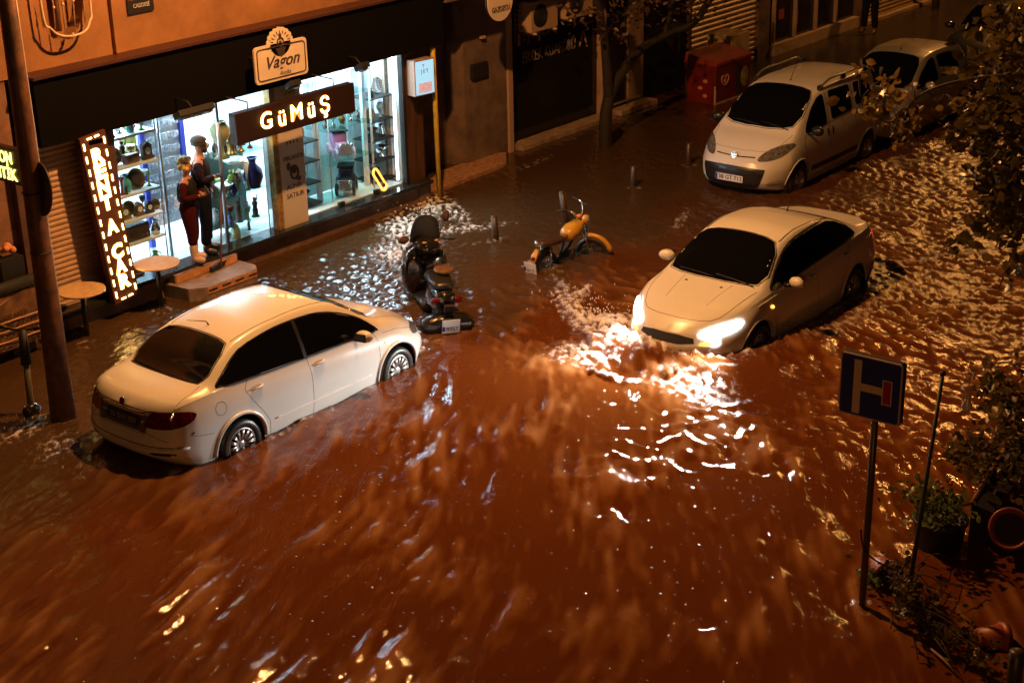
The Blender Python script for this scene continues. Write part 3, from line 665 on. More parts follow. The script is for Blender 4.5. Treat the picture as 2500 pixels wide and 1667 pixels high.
# ================================================================== WATER AND GROUND
def field(nx, ny, dx, l0, l1, ang, aniso, seed):
    rng = np.random.default_rng(seed)
    w = np.fft.rfft2(rng.standard_normal((ny, nx)))
    kx = np.fft.rfftfreq(nx, dx)[None, :]; ky = np.fft.fftfreq(ny, dx)[:, None]
    a = kx * math.cos(ang) + ky * math.sin(ang); b = (-kx * math.sin(ang) + ky * math.cos(ang)) * aniso
    k = np.sqrt(a * a + b * b) + 1e-9
    lam = 1 / k; s = np.exp(-((np.log(lam) - .5 * (math.log(l0) + math.log(l1))) / (.5 * (math.log(l1) - math.log(l0)))) ** 2)
    h = np.fft.irfft2(w * s * k ** -.6, s=(ny, nx)); return h / h.std()
def water():
    X0, X1, Y0, Y1, dx = 3.0, 40.0, 0.0, 18.6, .042
    nx = int((X1 - X0) / dx) + 1; ny = int((Y1 - Y0) / dx) + 1
    x = X0 + np.arange(nx) * dx; y = Y0 + np.arange(ny) * dx; X, Y = np.meshgrid(x, y)
    def sm(v, a, b):
        t = np.clip((v - a) / (b - a), 0, 1); return t * t * (3 - 2 * t)
    def blob(cx, cy, rx, ry, a=0):
        u = (X - cx) * math.cos(a) + (Y - cy) * math.sin(a); v = -(X - cx) * math.sin(a) + (Y - cy) * math.cos(a)
        return np.exp(-((u / rx) ** 2 + (v / ry) ** 2))
    swell = field(nx, ny, dx, .5, 1.4, -.9, 1.8, 1); fine = field(nx, ny, dx, .10, .22, -.8, 1.6, 3)
    stA = field(nx, ny, dx, .16, .38, -.92, 5.0, 2); stB = field(nx, ny, dx, .17, .42, -1.25, 4.5, 12); stC = field(nx, ny, dx, .15, .4, -.35, 2.4, 13)
    chopf = field(nx, ny, dx, .12, .34, .2, .8, 4); patchy = field(nx, ny, dx, 1.0, 3.0, -.9, 1.5, 5); f2 = field(nx, ny, dx, .09, .16, 2.2, .8, 6)
    wB = sm(X, 11.5, 8.5); wC = sm(X, 13.5, 15.5); mid = (stA * (1 - wB) + stB * wB) * (1 - wC) + stC * wC
    mid2 = field(nx, ny, dx, .09, .18, -.95, 4.5, 22) * (1 - wB) + field(nx, ny, dx, .09, .18, -1.25, 4.5, 23) * wB
    sm_p = 1 / (1 + np.exp(-1.8 * patchy))
    near = sm(Y, 14.5, 13.0)                                        # the street bed; the pavement side is calmer
    chop = sm(X, 16.8, 19.0) * sm(Y, 14.2, 12.2) * (1 - .85 * sm(X, 27, 32))
    chop = np.maximum(chop, blob(13.3, 4.6, 1.6, 1.3) * .55); chop = np.maximum(chop, .45 * blob(16.5, 7.3, 3.5, 1.1, .2))
    shopchop = np.maximum(blob(15.8, 15.2, 2.6, 1.5, .5), .9 * blob(13.0, 15.4, 1.8, 1.0))
    far = sm(X, 26, 31) * sm(Y, 14, 15.5)
    h = swell * .005 * (.4 + near) + (mid * .0062 + mid2 * .0022) * (.35 + .65 * near) * (.35 + 1.2 * sm_p) + fine * .0014 * (.3 + sm_p)
    h += chop * (.45 + .8 * sm_p) * (chopf * .0085 + f2 * .0022) + shopchop * (chopf * .010 + f2 * .0035 + fine * .003)
    h *= (1 - .9 * far)
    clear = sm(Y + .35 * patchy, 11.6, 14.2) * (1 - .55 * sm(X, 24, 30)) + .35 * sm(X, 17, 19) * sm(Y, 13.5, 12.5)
    foam = np.zeros_like(h)
    brk = field(nx, ny, dx, .10, .45, .8, .6, 7); brk2 = field(nx, ny, dx, .09, .2, .4, .8, 8)
    # sharpen crests a little
    h = h + .25 * np.clip(h, 0, None) ** 2 / .03
    def crest(pts, amp, wid, fo, fw):
        nonlocal h, foam
        P = [gp(*p) for p in pts]; P = spline(P, 6); d = np.full_like(X, 9.0); T = np.zeros_like(X)
        L = len(P) - 1
        x0 = min(p.x for p in P) - 1; x1 = max(p.x for p in P) + 1; y0 = min(p.y for p in P) - 1; y1 = max(p.y for p in P) + 1
        i0, i1 = np.searchsorted(x, [x0, x1]); j0, j1 = np.searchsorted(y, [y0, y1])
        XX = X[j0:j1, i0:i1]; YY = Y[j0:j1, i0:i1]; D = np.full_like(XX, 9.0); TT = np.zeros_like(XX)
        for i in range(L):
            a, b = P[i], P[i + 1]; vx, vy = b.x - a.x, b.y - a.y; l2 = vx * vx + vy * vy + 1e-9
            t = np.clip(((XX - a.x) * vx + (YY - a.y) * vy) / l2, 0, 1); dd = np.hypot(XX - a.x - t * vx, YY - a.y - t * vy)
            mk = dd < D; TT = np.where(mk, (i + t) / L, TT); D = np.minimum(D, dd)
        e = np.clip(np.sin(PI * np.clip(TT, .02, .98)), .25, 1)
        jit = 1 + .25 * brk[j0:j1, i0:i1]
        h[j0:j1, i0:i1] += amp * e * np.exp(-(D / (wid * jit.clip(.5))) ** 2) * (1 + .25 * brk2[j0:j1, i0:i1])
        foam[j0:j1, i0:i1] = np.maximum(foam[j0:j1, i0:i1], fo * e * np.exp(-(D / (fw * jit.clip(.4))) ** 2) * (.70 + .26 * brk[j0:j1, i0:i1] + .16 * brk2[j0:j1, i0:i1]))
    # water piled up against the moving car
    h += .19 * np.exp(-(((X - 15.42) / .50) ** 2 + ((Y - 10.08) / 1.05) ** 2)) + .12 * np.exp(-(((X - 16.3) / .9) ** 2 + ((np.abs(Y - 10.08) - 1.0) / .30) ** 2))
    foam = np.maximum(foam, 1.1 * np.exp(-(((X - 14.95) / .30) ** 2 + ((Y - 9.35) / .5) ** 2)) * np.clip(.6 + .5 * brk, 0, 1.3))
    foam = np.maximum(foam, 1.1 * np.exp(-(((X - 14.95) / .30) ** 2 + ((Y - 10.95) / .45) ** 2)) * np.clip(.6 + .5 * brk, 0, 1.3))
    # bow wave of the moving car
    crest([(1350, 655), (1372, 700), (1400, 755), (1450, 800), (1520, 838), (1620, 870), (1740, 880), (1850, 868), (1960, 820)], .085, .11, 1.15, .20)
    crest([(1440, 690), (1415, 720), (1400, 760)], .03, .06, .9, .09)
    crest([(1440, 760), (1500, 800), (1560, 820)], .05, .14, 1.2, .22)
    crest([(1640, 850), (1720, 868), (1800, 862)], .05, .16, 1.3, .24)
    crest([(1365, 720), (1400, 790), (1470, 850), (1540, 890)], .03, .06, .8, .07)
    crest([(1395, 850), (1440, 900), (1520, 930), (1600, 945)], .028, .06, .55, .05)
    crest([(1900, 850), (2000, 820), (2100, 770), (2180, 700)], .03, .2, .5, .16)
    crest([(2120, 640), (2230, 640), (2350, 620), (2480, 610)], .03, .12, .55, .10)
    crest([(1690, 500), (1660, 540), (1640, 570)], .02, .1, .5, .10)
    for pl_ in ([(600, 1103), (700, 1046), (800, 990), (880, 942)], [(985, 885), (1030, 850), (1048, 820)], [(215, 985), (260, 1050), (330, 1105)], [(1855, 468), (1930, 428), (2020, 378), (2110, 322)], [(1890, 858), (1980, 800), (2060, 740), (2130, 660)]): crest(pl_, .012, .05, .55, .05)
    for q_ in ((2104, 1482), (996, 682), (1211, 586), (1388, 545), (155, 1020), (1546, 458), (1681, 403), (1290, 645), (1430, 612), (1060, 800), (395, 757), (212, 840), (2212, 1490)):
        c_ = gp(*q_); rr_ = np.hypot(X - c_.x, Y - c_.y); ring = np.exp(-((rr_ - .11) / .05) ** 2); foam = np.maximum(foam, .5 * ring * np.clip(.5 + .6 * brk, 0, 1)); h += .006 * np.exp(-rr_ / .35) * np.sin(rr_ * 45)
    # trains of waves thrown off the bow
    cx, cy = 15.25, 9.9; r = np.hypot(X - cx, Y - cy); th = np.arctan2(Y - cy, X - cx); ph = .9 * swell + .5 * patchy
    win = np.exp(-((np.abs(np.angle(np.exp(1j * (th + 2.15)))) / 1.05) ** 4)) * sm(r, .6, 1.3) * np.exp(-np.clip(r - 1.2, 0, None) / 3.8)
    s_ = np.sin(2 * PI * r / (.36 + .03 * r) + ph + .7 * stC)
    h += .0165 * win * (np.exp(2.2 * s_) / 5.5 - .45) * (.25 + 1.1 * sm_p)
    foam = np.maximum(foam, .42 * win * np.clip(s_ - .86, 0, 1) * 7 * np.clip(.3 + .6 * brk, 0, 1) * np.exp(-r / 4))
    # water pouring off the pavement at the shop corner
    for px, py, rx, ry, a, s in ((1000, 560, .95, .42, .9, 1.3), (1045, 500, .75, .30, .8, 1.25), (960, 620, .6, .35, .9, 1.0), (1095, 505, 1.1, .20, 1.0, 1.0), (985, 600, .5, .25, .9, .8), (1120, 560, .9, .18, -.6, .9), (1180, 590, .6, .09, -.4, .4), (1300, 400, .8, .14, .1, .42), (60, 1045, .45, .22, .3, .75), (130, 1090, .5, .25, .6, .5), (1290, 645, .25, .08, 0, .5), (1400, 625, .35, .08, 0, .4), (660, 1075, .5, .05, .1, .22), (985, 850, .12, .3, .4, .5), (970, 780, .3, .12, .5, .6), (1210, 585, .16, .10, 0, .5), (1000, 690, .16, .1, 0, .5), (330, 745, .2, .06, 0, .4), (280, 1020, .5, .1, .8, .25)):
        c = gp(px, py); b = blob(c.x, c.y, rx, ry, a); foam = np.maximum(foam, s * b * np.clip(.5 + .45 * brk + .3 * brk2, 0, 1.2)); h += b * s * (.006 * brk + .006 * brk2 + .008 * chopf)
    # sheltered water behind tyres/hulls
    h = np.clip(h, -.07, .32)
    foam = np.clip(foam, 0, 1)
    silt_crest_light = np.clip(.44 + .12 * patchy + mid * .15 * (.4 + sm_p) + np.clip(mid2, -1, 3) * .09 + .05 * swell, 0, 1.3)  # muddy tone, with crest highlights painted in by wave height
    V = np.stack([X, Y, h], -1).reshape(-1, 3).astype(np.float32)
    idx = np.arange(nx * ny).reshape(ny, nx); Q = np.stack([idx[:-1, :-1], idx[:-1, 1:], idx[1:, 1:], idx[1:, :-1]], -1).reshape(-1, 4)
    me = bpy.data.meshes.new('water'); me.vertices.add(len(V)); me.vertices.foreach_set('co', V.ravel())
    me.loops.add(Q.size); me.loops.foreach_set('vertex_index', Q.ravel().astype(np.int32)); me.polygons.add(len(Q))
    me.polygons.foreach_set('loop_start', (np.arange(len(Q)) * 4).astype(np.int32)); me.polygons.foreach_set('loop_total', np.full(len(Q), 4, np.int32))
    me.polygons.foreach_set('use_smooth', np.ones(len(Q), bool)); me.update(calc_edges=True)
    for nm, arr in (('foam', foam), ('silt_crest_light', silt_crest_light), ('clear', np.clip(clear, 0, 1)), ('churn', np.clip(chop, 0, 1))):
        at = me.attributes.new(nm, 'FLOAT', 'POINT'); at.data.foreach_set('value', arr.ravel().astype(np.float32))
    m = bpy.data.materials.new('muddy_flood_water'); m.use_nodes = True; nt = m.node_tree; b = nt.nodes['Principled BSDF']; N = nt.nodes.new; Lk = nt.links.new
    af = N('ShaderNodeAttribute'); af.attribute_name = 'foam'; as_ = N('ShaderNodeAttribute'); as_.attribute_name = 'silt_crest_light'
    tc = N('ShaderNodeTexCoord')
    n1 = N('ShaderNodeTexNoise'); n1.inputs['Scale'].default_value = 1.6; n1.inputs['Detail'].default_value = 6; n1.inputs['Distortion'].default_value = .5
    mpn = N('ShaderNodeMapping'); mpn.vector_type = 'TEXTURE'; mpn.inputs['Rotation'].default_value = (0, 0, .60); mpn.inputs['Scale'].default_value = (2.6, .8, 1); Lk(tc.outputs['Object'], mpn.inputs[0]); Lk(mpn.outputs[0], n1.inputs['Vector'])
    mps = N('ShaderNodeMapping'); mps.vector_type = 'TEXTURE'; mps.inputs['Rotation'].default_value = (0, 0, .62); mps.inputs['Scale'].default_value = (3.2, .9, 1); Lk(tc.outputs['Object'], mps.inputs[0])
    n6 = N('ShaderNodeTexNoise'); n6.inputs['Scale'].default_value = 8; n6.inputs['Detail'].default_value = 5; n6.inputs['Roughness'].default_value = .7; n6.inputs['Distortion'].default_value = .4; Lk(mps.outputs[0], n6.inputs['Vector'])
    m6 = N('ShaderNodeMath'); m6.operation = 'MULTIPLY_ADD'; Lk(n6.outputs[0], m6.inputs[0]); m6.inputs[1].default_value = .30; m6.inputs[2].default_value = -.06
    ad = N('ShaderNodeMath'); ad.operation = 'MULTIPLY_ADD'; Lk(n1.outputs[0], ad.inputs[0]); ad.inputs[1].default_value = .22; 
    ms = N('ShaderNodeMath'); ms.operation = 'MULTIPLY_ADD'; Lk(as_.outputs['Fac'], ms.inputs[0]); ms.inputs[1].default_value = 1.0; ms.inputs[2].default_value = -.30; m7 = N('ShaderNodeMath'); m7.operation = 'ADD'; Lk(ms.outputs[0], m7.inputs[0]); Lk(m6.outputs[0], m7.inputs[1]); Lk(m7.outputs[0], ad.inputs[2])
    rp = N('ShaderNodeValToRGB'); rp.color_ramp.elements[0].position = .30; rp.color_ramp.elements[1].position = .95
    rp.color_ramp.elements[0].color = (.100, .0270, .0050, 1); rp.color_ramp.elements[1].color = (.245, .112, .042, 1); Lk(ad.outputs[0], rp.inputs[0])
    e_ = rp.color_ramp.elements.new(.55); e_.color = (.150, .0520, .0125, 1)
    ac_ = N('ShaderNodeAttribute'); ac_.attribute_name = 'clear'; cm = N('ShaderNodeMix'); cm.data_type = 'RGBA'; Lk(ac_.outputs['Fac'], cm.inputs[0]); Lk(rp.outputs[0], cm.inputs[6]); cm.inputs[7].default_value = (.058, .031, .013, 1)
    # foam: fine bubbly break-up
    n2 = N('ShaderNodeTexNoise'); n2.inputs['Scale'].default_value = 34; n2.inputs['Detail'].default_value = 7; n2.inputs['Roughness'].default_value = .8; n2.inputs['Distortion'].default_value = .3
    mpf = N('ShaderNodeMapping'); mpf.vector_type = 'TEXTURE'; mpf.inputs['Scale'].default_value = (2.0, .9, 1); mpf.inputs['Rotation'].default_value = (0, 0, .9); Lk(tc.outputs['Object'], mpf.inputs[0]); Lk(mpf.outputs[0], n2.inputs['Vector'])
    sb = N('ShaderNodeMath'); sb.operation = 'MULTIPLY_ADD'; Lk(n2.outputs[0], sb.inputs[0]); sb.inputs[1].default_value = 1.5; sb.inputs[2].default_value = -.72
    sa = N('ShaderNodeMath'); sa.operation = 'ADD'; Lk(sb.outputs[0], sa.inputs[0]); Lk(af.outputs['Fac'], sa.inputs[1])
    mr = N('ShaderNodeMapRange'); mr.inputs['From Min'].default_value = .15; mr.inputs['From Max'].default_value = 1.0; mr.interpolation_type = 'SMOOTHSTEP'; Lk(sa.outputs[0], mr.inputs['Value'])
    mg = N('ShaderNodeMapRange'); mg.inputs['From Min'].default_value = .02; mg.inputs['From Max'].default_value = .25; Lk(af.outputs['Fac'], mg.inputs['Value'])
    mf = N('ShaderNodeMath'); mf.operation = 'MULTIPLY'; Lk(mr.outputs[0], mf.inputs[0]); Lk(mg.outputs[0], mf.inputs[1])
    mx = N('ShaderNodeMix'); mx.data_type = 'RGBA'; Lk(mf.outputs[0], mx.inputs[0]); Lk(cm.outputs[2], mx.inputs[6]); mx.inputs[7].default_value = (.78, .70, .62, 1); 
    rr = N('ShaderNodeMath'); rr.operation = 'MULTIPLY_ADD'; Lk(mf.outputs[0], rr.inputs[0]); rr.inputs[1].default_value = .45; rr.inputs[2].default_value = .032; 
    # ripples and rain pocks
    n3 = N('ShaderNodeTexNoise'); n3.inputs['Scale'].default_value = 15; n3.inputs['Detail'].default_value = 3; n3.inputs['Distortion'].default_value = .5; Lk(mps.outputs[0], n3.inputs['Vector'])
    n4 = N('ShaderNodeTexNoise'); n4.inputs['Scale'].default_value = 52; n4.inputs['Detail'].default_value = 2; Lk(mps.outputs[0], n4.inputs['Vector'])
    b1 = N('ShaderNodeBump'); b1.inputs['Distance'].default_value = .0065; b1.inputs['Strength'].default_value = 1; Lk(n3.outputs[0], b1.inputs['Height'])
    b2 = N('ShaderNodeBump'); b2.inputs['Distance'].default_value = .0018; b2.inputs['Strength'].default_value = 1; Lk(n4.outputs[0], b2.inputs['Height']); Lk(b1.outputs[0], b2.inputs['Normal'])
    n5 = N('ShaderNodeTexNoise'); n5.inputs['Scale'].default_value = 120; n5.inputs['Detail'].default_value = 1; Lk(tc.outputs['Object'], n5.inputs['Vector'])
    b25 = N('ShaderNodeBump'); b25.inputs['Distance'].default_value = .0006; b25.inputs['Strength'].default_value = 1; Lk(n5.outputs[0], b25.inputs['Height']); Lk(b2.outputs[0], b25.inputs['Normal'])
    prev = b25
    for k_, (sc_, hgt) in enumerate(((2.7, .0090), (4.6, .0050))):      # raindrops striking the water
        vo = N('ShaderNodeTexVoronoi'); vo.voronoi_dimensions = '2D'; vo.inputs['Scale'].default_value = sc_; vo.inputs['Randomness'].default_value = 1
        of = N('ShaderNodeMapping'); of.inputs['Location'].default_value = (3.3 * k_, 1.7 * k_, 0); Lk(tc.outputs['Object'], of.inputs[0]); Lk(of.outputs[0], vo.inputs['Vector'])
        ml = N('ShaderNodeMapRange'); ml.interpolation_type = 'SMOOTHSTEP'; ml.inputs['From Min'].default_value = .01; ml.inputs['From Max'].default_value = (.050, .060)[k_]; ml.inputs['To Min'].default_value = 1; ml.inputs['To Max'].default_value = 0; Lk(vo.outputs['Distance'], ml.inputs['Value'])
        bb = N('ShaderNodeBump'); bb.inputs['Distance'].default_value = hgt; bb.inputs['Strength'].default_value = 1; sx_ = N('ShaderNodeSeparateColor'); Lk(vo.outputs['Color'], sx_.inputs[0]); pw = N('ShaderNodeMath'); pw.operation = 'POWER'; Lk(sx_.outputs[0], pw.inputs[0]); pw.inputs[1].default_value = 1.6; mm_ = N('ShaderNodeMath'); mm_.operation = 'MULTIPLY'; Lk(ml.outputs[0], mm_.inputs[0]); Lk(pw.outputs[0], mm_.inputs[1]); Lk(mm_.outputs[0], bb.inputs['Height']); Lk(prev.outputs[0], bb.inputs['Normal']); prev = bb
    b3 = N('ShaderNodeBump'); b3.inputs['Distance'].default_value = .010; b3.inputs['Strength'].default_value = 1; Lk(mf.outputs[0], b3.inputs['Height']); Lk(prev.outputs[0], b3.inputs['Normal'])
    # the mud in the water scatters light evenly, whatever the ripples do; the skin of the water mirrors them
    nt.nodes.remove(b)
    geo = N('ShaderNodeNewGeometry'); vm = N('ShaderNodeMix'); vm.data_type = 'VECTOR'; vm.inputs[0].default_value = .42; vm.inputs[4].default_value = (0, 0, 1); Lk(geo.outputs['Normal'], vm.inputs[5])
    vm2 = N('ShaderNodeMix'); vm2.data_type = 'VECTOR'; Lk(mf.outputs[0], vm2.inputs[0]); Lk(vm.outputs[1], vm2.inputs[4]); Lk(b3.outputs[0], vm2.inputs[5])
    nrm = N('ShaderNodeVectorMath'); nrm.operation = 'NORMALIZE'; Lk(vm2.outputs[1], nrm.inputs[0])
    df = N('ShaderNodeBsdfDiffuse'); Lk(mx.outputs[2], df.inputs['Color']); Lk(nrm.outputs[0], df.inputs['Normal'])
    gl = N('ShaderNodeBsdfGlossy'); gl.inputs['Color'].default_value = (1, 1, 1, 1); Lk(b3.outputs[0], gl.inputs['Normal'])
    ch_ = N('ShaderNodeAttribute'); ch_.attribute_name = 'churn'; ra = N('ShaderNodeMath'); ra.operation = 'MULTIPLY_ADD'; Lk(ch_.outputs['Fac'], ra.inputs[0]); ra.inputs[1].default_value = .25; Lk(rr.outputs[0], ra.inputs[2]); Lk(ra.outputs[0], gl.inputs['Roughness'])
    fr = N('ShaderNodeFresnel'); fr.inputs['IOR'].default_value = 1.36; Lk(b3.outputs[0], fr.inputs['Normal'])
    sh = N('ShaderNodeMixShader'); Lk(fr.outputs[0], sh.inputs[0]); Lk(df.outputs[0], sh.inputs[1]); Lk(gl.outputs[0], sh.inputs[2])
    Lk(sh.outputs[0], nt.nodes['Material Output'].inputs['Surface'])
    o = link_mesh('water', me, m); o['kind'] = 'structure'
    # flat water carrying on beyond the modelled waves
    mb = MB()
    for (a, b_, c, d) in ((-30, -30, 3.0, 60), (3.0, -30, 40.0, 0.0), (40.0, -30, 90, 60)):
        n = 12; P = [(a + (c - a) * i / n, b_ + (d - b_) * j / n, -.006) for j in range(n + 1) for i in range(n + 1)]
        mb.poly(P, [(j * (n + 1) + i, j * (n + 1) + i + 1, (j + 1) * (n + 1) + i + 1, (j + 1) * (n + 1) + i) for j in range(n) for i in range(n)])
    # merge into one sheet named water
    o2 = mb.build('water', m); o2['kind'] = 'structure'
water()
# spray thrown up by the moving car and by the fall at the shop corner
rs = np.random.default_rng(31); mb = MB()
def spray(px, py, n, sx, sy, zm, r0):
    c = gp(px, py)
    for _ in range(n):
        z = .10 + abs(rs.normal(0, zm)); mb.ball((c.x + rs.normal(0, sx), c.y + rs.normal(0, sy), z), r0 * rs.uniform(.4, 1.3), (1, 1, rs.uniform(.8, 2.2)), None, 5, 4)
spray(1470, 790, 70, .22, .25, .07, .010); spray(1420, 760, 60, .25, .3, .06, .010); spray(1700, 870, 80, .25, .2, .07, .010); spray(1840, 850, 40, .2, .15, .06, .009); spray(1010, 540, 60, .3, .5, .05, .010); spray(60, 1050, 40, .2, .2, .06, .008)
o = mb.build('water_spray', mat('spray_water', (.78, .74, .70), .2, spec=.8)); tag(o, 'fine spray thrown up round the moving car and the pouring corner', 'spray', kind='stuff')
mb = MB(); P = [(-40, -40, -.32), (95, -40, -.32), (95, 70, -.32), (-40, 70, -.32)]; mb.poly(P, [(0, 1, 2, 3)])
g = mb.build('ground', mat('wet_asphalt', (.045, .042, .04), .35, nscale=3, bump=.003, bscale=70)); g['kind'] = 'structure'
# pavement slopes up out of the flood further up the street
def pav(x): return -.11 + .145 * min(1, max(0, (x - 24) / 7.0))
mb = MB(); xs = [-10, 5, 15, 20, 24, 26, 28, 30, 32, 36, 44, 60]
P = []; 
for x in xs: P += [(x, 14.95, pav(x) - .04), (x, 18.9, pav(x) + .0), (x, 14.95, -.33)]
F = []
for i in range(len(xs) - 1): F += [(3 * i, 3 * i + 3, 3 * i + 4, 3 * i + 1), (3 * i + 2, 3 * i + 5, 3 * i + 3, 3 * i)]
mb.poly(P, F); g = mb.build('pavement', mat('wet_pavement', (.055, .042, .032), .22, nscale=2.2, bump=.004, bscale=26)); g['kind'] = 'structure'
# ================================================================== SHOP BUILDING
M_wall = mat('ochre_render', (.36, .165, .065), .85, nscale=1.1, namt=.2, bump=.004, bscale=30)
M_base = mat('brown_plinth', (.22, .12, .075), .8, nscale=4, bump=.003, bscale=20)
M_fascia = mat('black_fascia', (.0035, .003, .003), .8, spec=.08)
M_shut = mat('beige_shutter', (.50, .32, .19), .5, metal=.05, nscale=5, namt=.12)
M_pil = mat('dark_brown_pilaster', (.12, .06, .04), .6, nscale=6)
M_white = mat('white_interior', (.78, .80, .82), .6); M_wtrim = mat('white_trim', (.80, .82, .85), .4)
M_stone = mat('black_granite', (.02, .02, .02), .12)
M_glass = glass('shop_glass'); M_shelfglass = glass('shelf_glass', (.72, .9, .86))
M_wood = mat('dark_wood', (.10, .045, .02), .5, nscale=8, stretch=(1, 1, .2)); M_yellow = mat('ochre_strip', (.42, .26, .05), .5, nscale=14, col2=(.12, .07, .03))
M_steel = mat('brushed_steel', (.55, .56, .58), .3, metal=.9)
bld = thing('shop_building', 'ochre-walled building holding the brightly lit antique and silver shop', 'building', (8.0, 17.2, 0))
def part(name, m, fn, parent=bld):
    mb = MB(); fn(mb); return mb.build(name, m, parent, world=True)
# upper wall with a recessed round-cornered window
wall = MB(); wall.box((13.4, 17.55, 4.18), (12.2, .7, 1.44)); wall = wall.build('upper_wall', M_wall, None)
cut = MB(); prof = [(p[0], p[1]) for p in chaikin([(11.80, 3.80, 0), (11.80, 6.4, 0), (12.70, 6.4, 0), (12.70, 3.80, 0)], 3)]
cut.prism(prof, .24, lambda u, v, w: Vector((u, 17.0 + w + .18, v))); cut = cut.build('c', None)
md = wall.modifiers.new('b', 'BOOLEAN'); md.operation = 'DIFFERENCE'; md.object = cut; md.solver = 'EXACT'; bpy.context.view_layer.update()
me = bpy.data.meshes.new_from_object(wall.evaluated_get(bpy.context.evaluated_depsgraph_get())); bpy.data.objects.remove(wall); bpy.data.objects.remove(cut)
me.materials.clear(); wall = link_mesh('upper_wall', me, M_wall, bld, True)
def f(mb):
    for x in (13.02,): mb.box((x, 17.17, 4.2), (.05, .07, 1.38))
part('wall_rib', M_wall, f)
def f(mb): mb.tube([(12.28, 17.34, 3.9), (12.28, 17.34, 6.3)], .045, 10)
part('drain_pipe', M_wall, f)
gr = [Vector((11.86, 17.06, 6.2)), Vector((11.86, 17.04, 4.3)), Vector((11.93, 17.0, 4.02)), Vector((12.10, 16.97, 3.90)), Vector((12.38, 16.97, 3.90)), Vector((12.53, 17.0, 4.02)), Vector((12.60, 17.04, 4.3)), Vector((12.60, 17.06, 6.2))]
def f(mb): mb.tube(spline(gr, 6), .016, 8)
gt = part('window_grate', mat('cream_iron', (.60, .46, .33), .5), f)
for i, x in enumerate((11.98, 12.12, 12.28, 12.44)):
    zb = 4.02 if i in (0, 3) else 3.92
    mb = MB(); mb.tube([(x, 16.98, zb - .01), (x, 16.95, 4.5), (x, 16.98, 6.2)], .009, 6); mb.ball((x, 16.955, 4.28 + .02 * i), .019); mb.build('grate_bar', MATS['cream_iron'], gt, True)
def f(mb): mb.tube([(12.24, 16.98, 3.91), (12.25, 17.08, 3.84), (12.25, 17.21, 3.82)], .015, 6)
part('grate_bracket', MATS['cream_iron'], f)
def f(mb): mb.box((15.4, 17.06, 3.02), (7.8, .29, .88), None, .01)
part('fascia', M_fascia, f)
def f(mb): mb.box((15.4, 17.03, 3.475), (7.86, .36, .035))
part('unseen_dark_panel', mat('dark_reflected_panel', (.02, .016, .014), .5), lambda mb: mb.box((13.4, 17.75, 7.4), (12.2, .5, 5.0)))  # unseen dark panel added above the wall so the car glass reflects black
part('fascia_capping', mat('dark_red_edge', (.06, .02, .015), .5), f)
# left end wall beyond the shutter and a side return
def f(mb): mb.box((9.6, 17.4, 1.5), (3.4, .35, 3.92))
part('side_wall', mat('brown_side_wall', (.30, .15, .09), .8, nscale=3), f)
def shutter(x0, x1, z0, z1, y, pitch, m, name, parent, d=.012, slots=None):
    mb = MB(); P = []; F = []; n = int((z1 - z0) / pitch)
    for i in range(n + 1):
        for k, (dz, dy) in enumerate(((0, 0), (.35, -d), (.65, -d), (.95, 0))):
            z = min(z1, z0 + (i + dz) * pitch); P += [(x0, y + dy, z), (x1, y + dy, z)]
    for i in range(len(P) // 2 - 1): F.append((2 * i, 2 * i + 1, 2 * i + 3, 2 * i + 2))
    mb.poly(P, F, False); mb.box(((x0 + x1) / 2, y, z0 + .02), (x1 - x0, .04, .05)); return mb.build(name, m, parent, True)
shutter(11.32, 12.46, .30, 2.60, 17.24, .074, M_shut, 'roller_shutter', bld)
def f(mb):
    mb.box((12.62, 17.26, 1.12), (.30, .30, 2.94)); mb.box((11.24, 17.26, 1.12), (.14, .32, 2.94))
part('pilaster', M_pil, f)
def f(mb): mb.box((11.95, 17.12, .255), (1.4, .26, .07), None, .008)
part('shutter_sill', M_stone, f)
def f(mb): mb.box((10.8, 17.22, -.05), (4.2, .22, .56))
part('plinth', M_base, f)
def f(mb): mb.box((15.85, 17.2, -.02), (6.3, .2, .62)); mb.box((18.88, 17.2, -.02), (.3, .24, .64))
part('shop_plinth', M_base, f)
def f(mb): mb.box((15.83, 17.14, .335), (6.3, .34, .06), None, .008)
part('shop_sill', M_stone, f)
# interior shell
def f(mb): mb.box((15.75, 19.2, .29), (6.1, 3.9, .08))
part('shop_floor', mat('pale_floor_tile', (.62, .68, .70), .25, nscale=2), f)
def f(mb): mb.box((15.75, 21.2, 1.5), (6.3, .1, 2.6)); mb.box((12.74, 19.3, 1.5), (.1, 3.8, 2.6)); mb.box((18.85, 19.3, 1.5), (.1, 3.8, 2.6))
part('shop_inner_wall', M_white, f)
def f(mb): mb.box((15.8, 19.25, 2.86), (6.3, 4.0, .1))
part('shop_ceiling', M_white, f)
for i, (x, y, sx, sy) in enumerate(((13.2, 18.0, .7, .5), (14.4, 18.6, .9, .9), (15.2, 17.9, .7, .5), (16.8, 17.75, .9, .4), (17.9, 17.75, .9, .4), (14.4, 20.2, 1.2, .9), (17.4, 19.8, 1.2, .9))):
    part('ceiling_light', emis('shop_light_panel', (.78, .93, 1), 14), lambda mb: mb.box((x, y, 2.795), (sx, sy, .02)))
    light('shop_light', 'AREA', (x, y, 2.77), (120 if y < 19 else 80), (.74, .92, 1), (sx, sy), (0, -.25 if y < 19 else 0, -1))
# door zone
for x in (14.66,): part('door_post', M_steel, lambda mb: mb.tube([(x, 17.22, .35), (x, 17.2, 2.6)], .028, 8))
part('door_post', M_steel, lambda mb: mb.tube([(13.72, 17.35, .35), (13.70, 17.35, 2.6)], .022, 8))
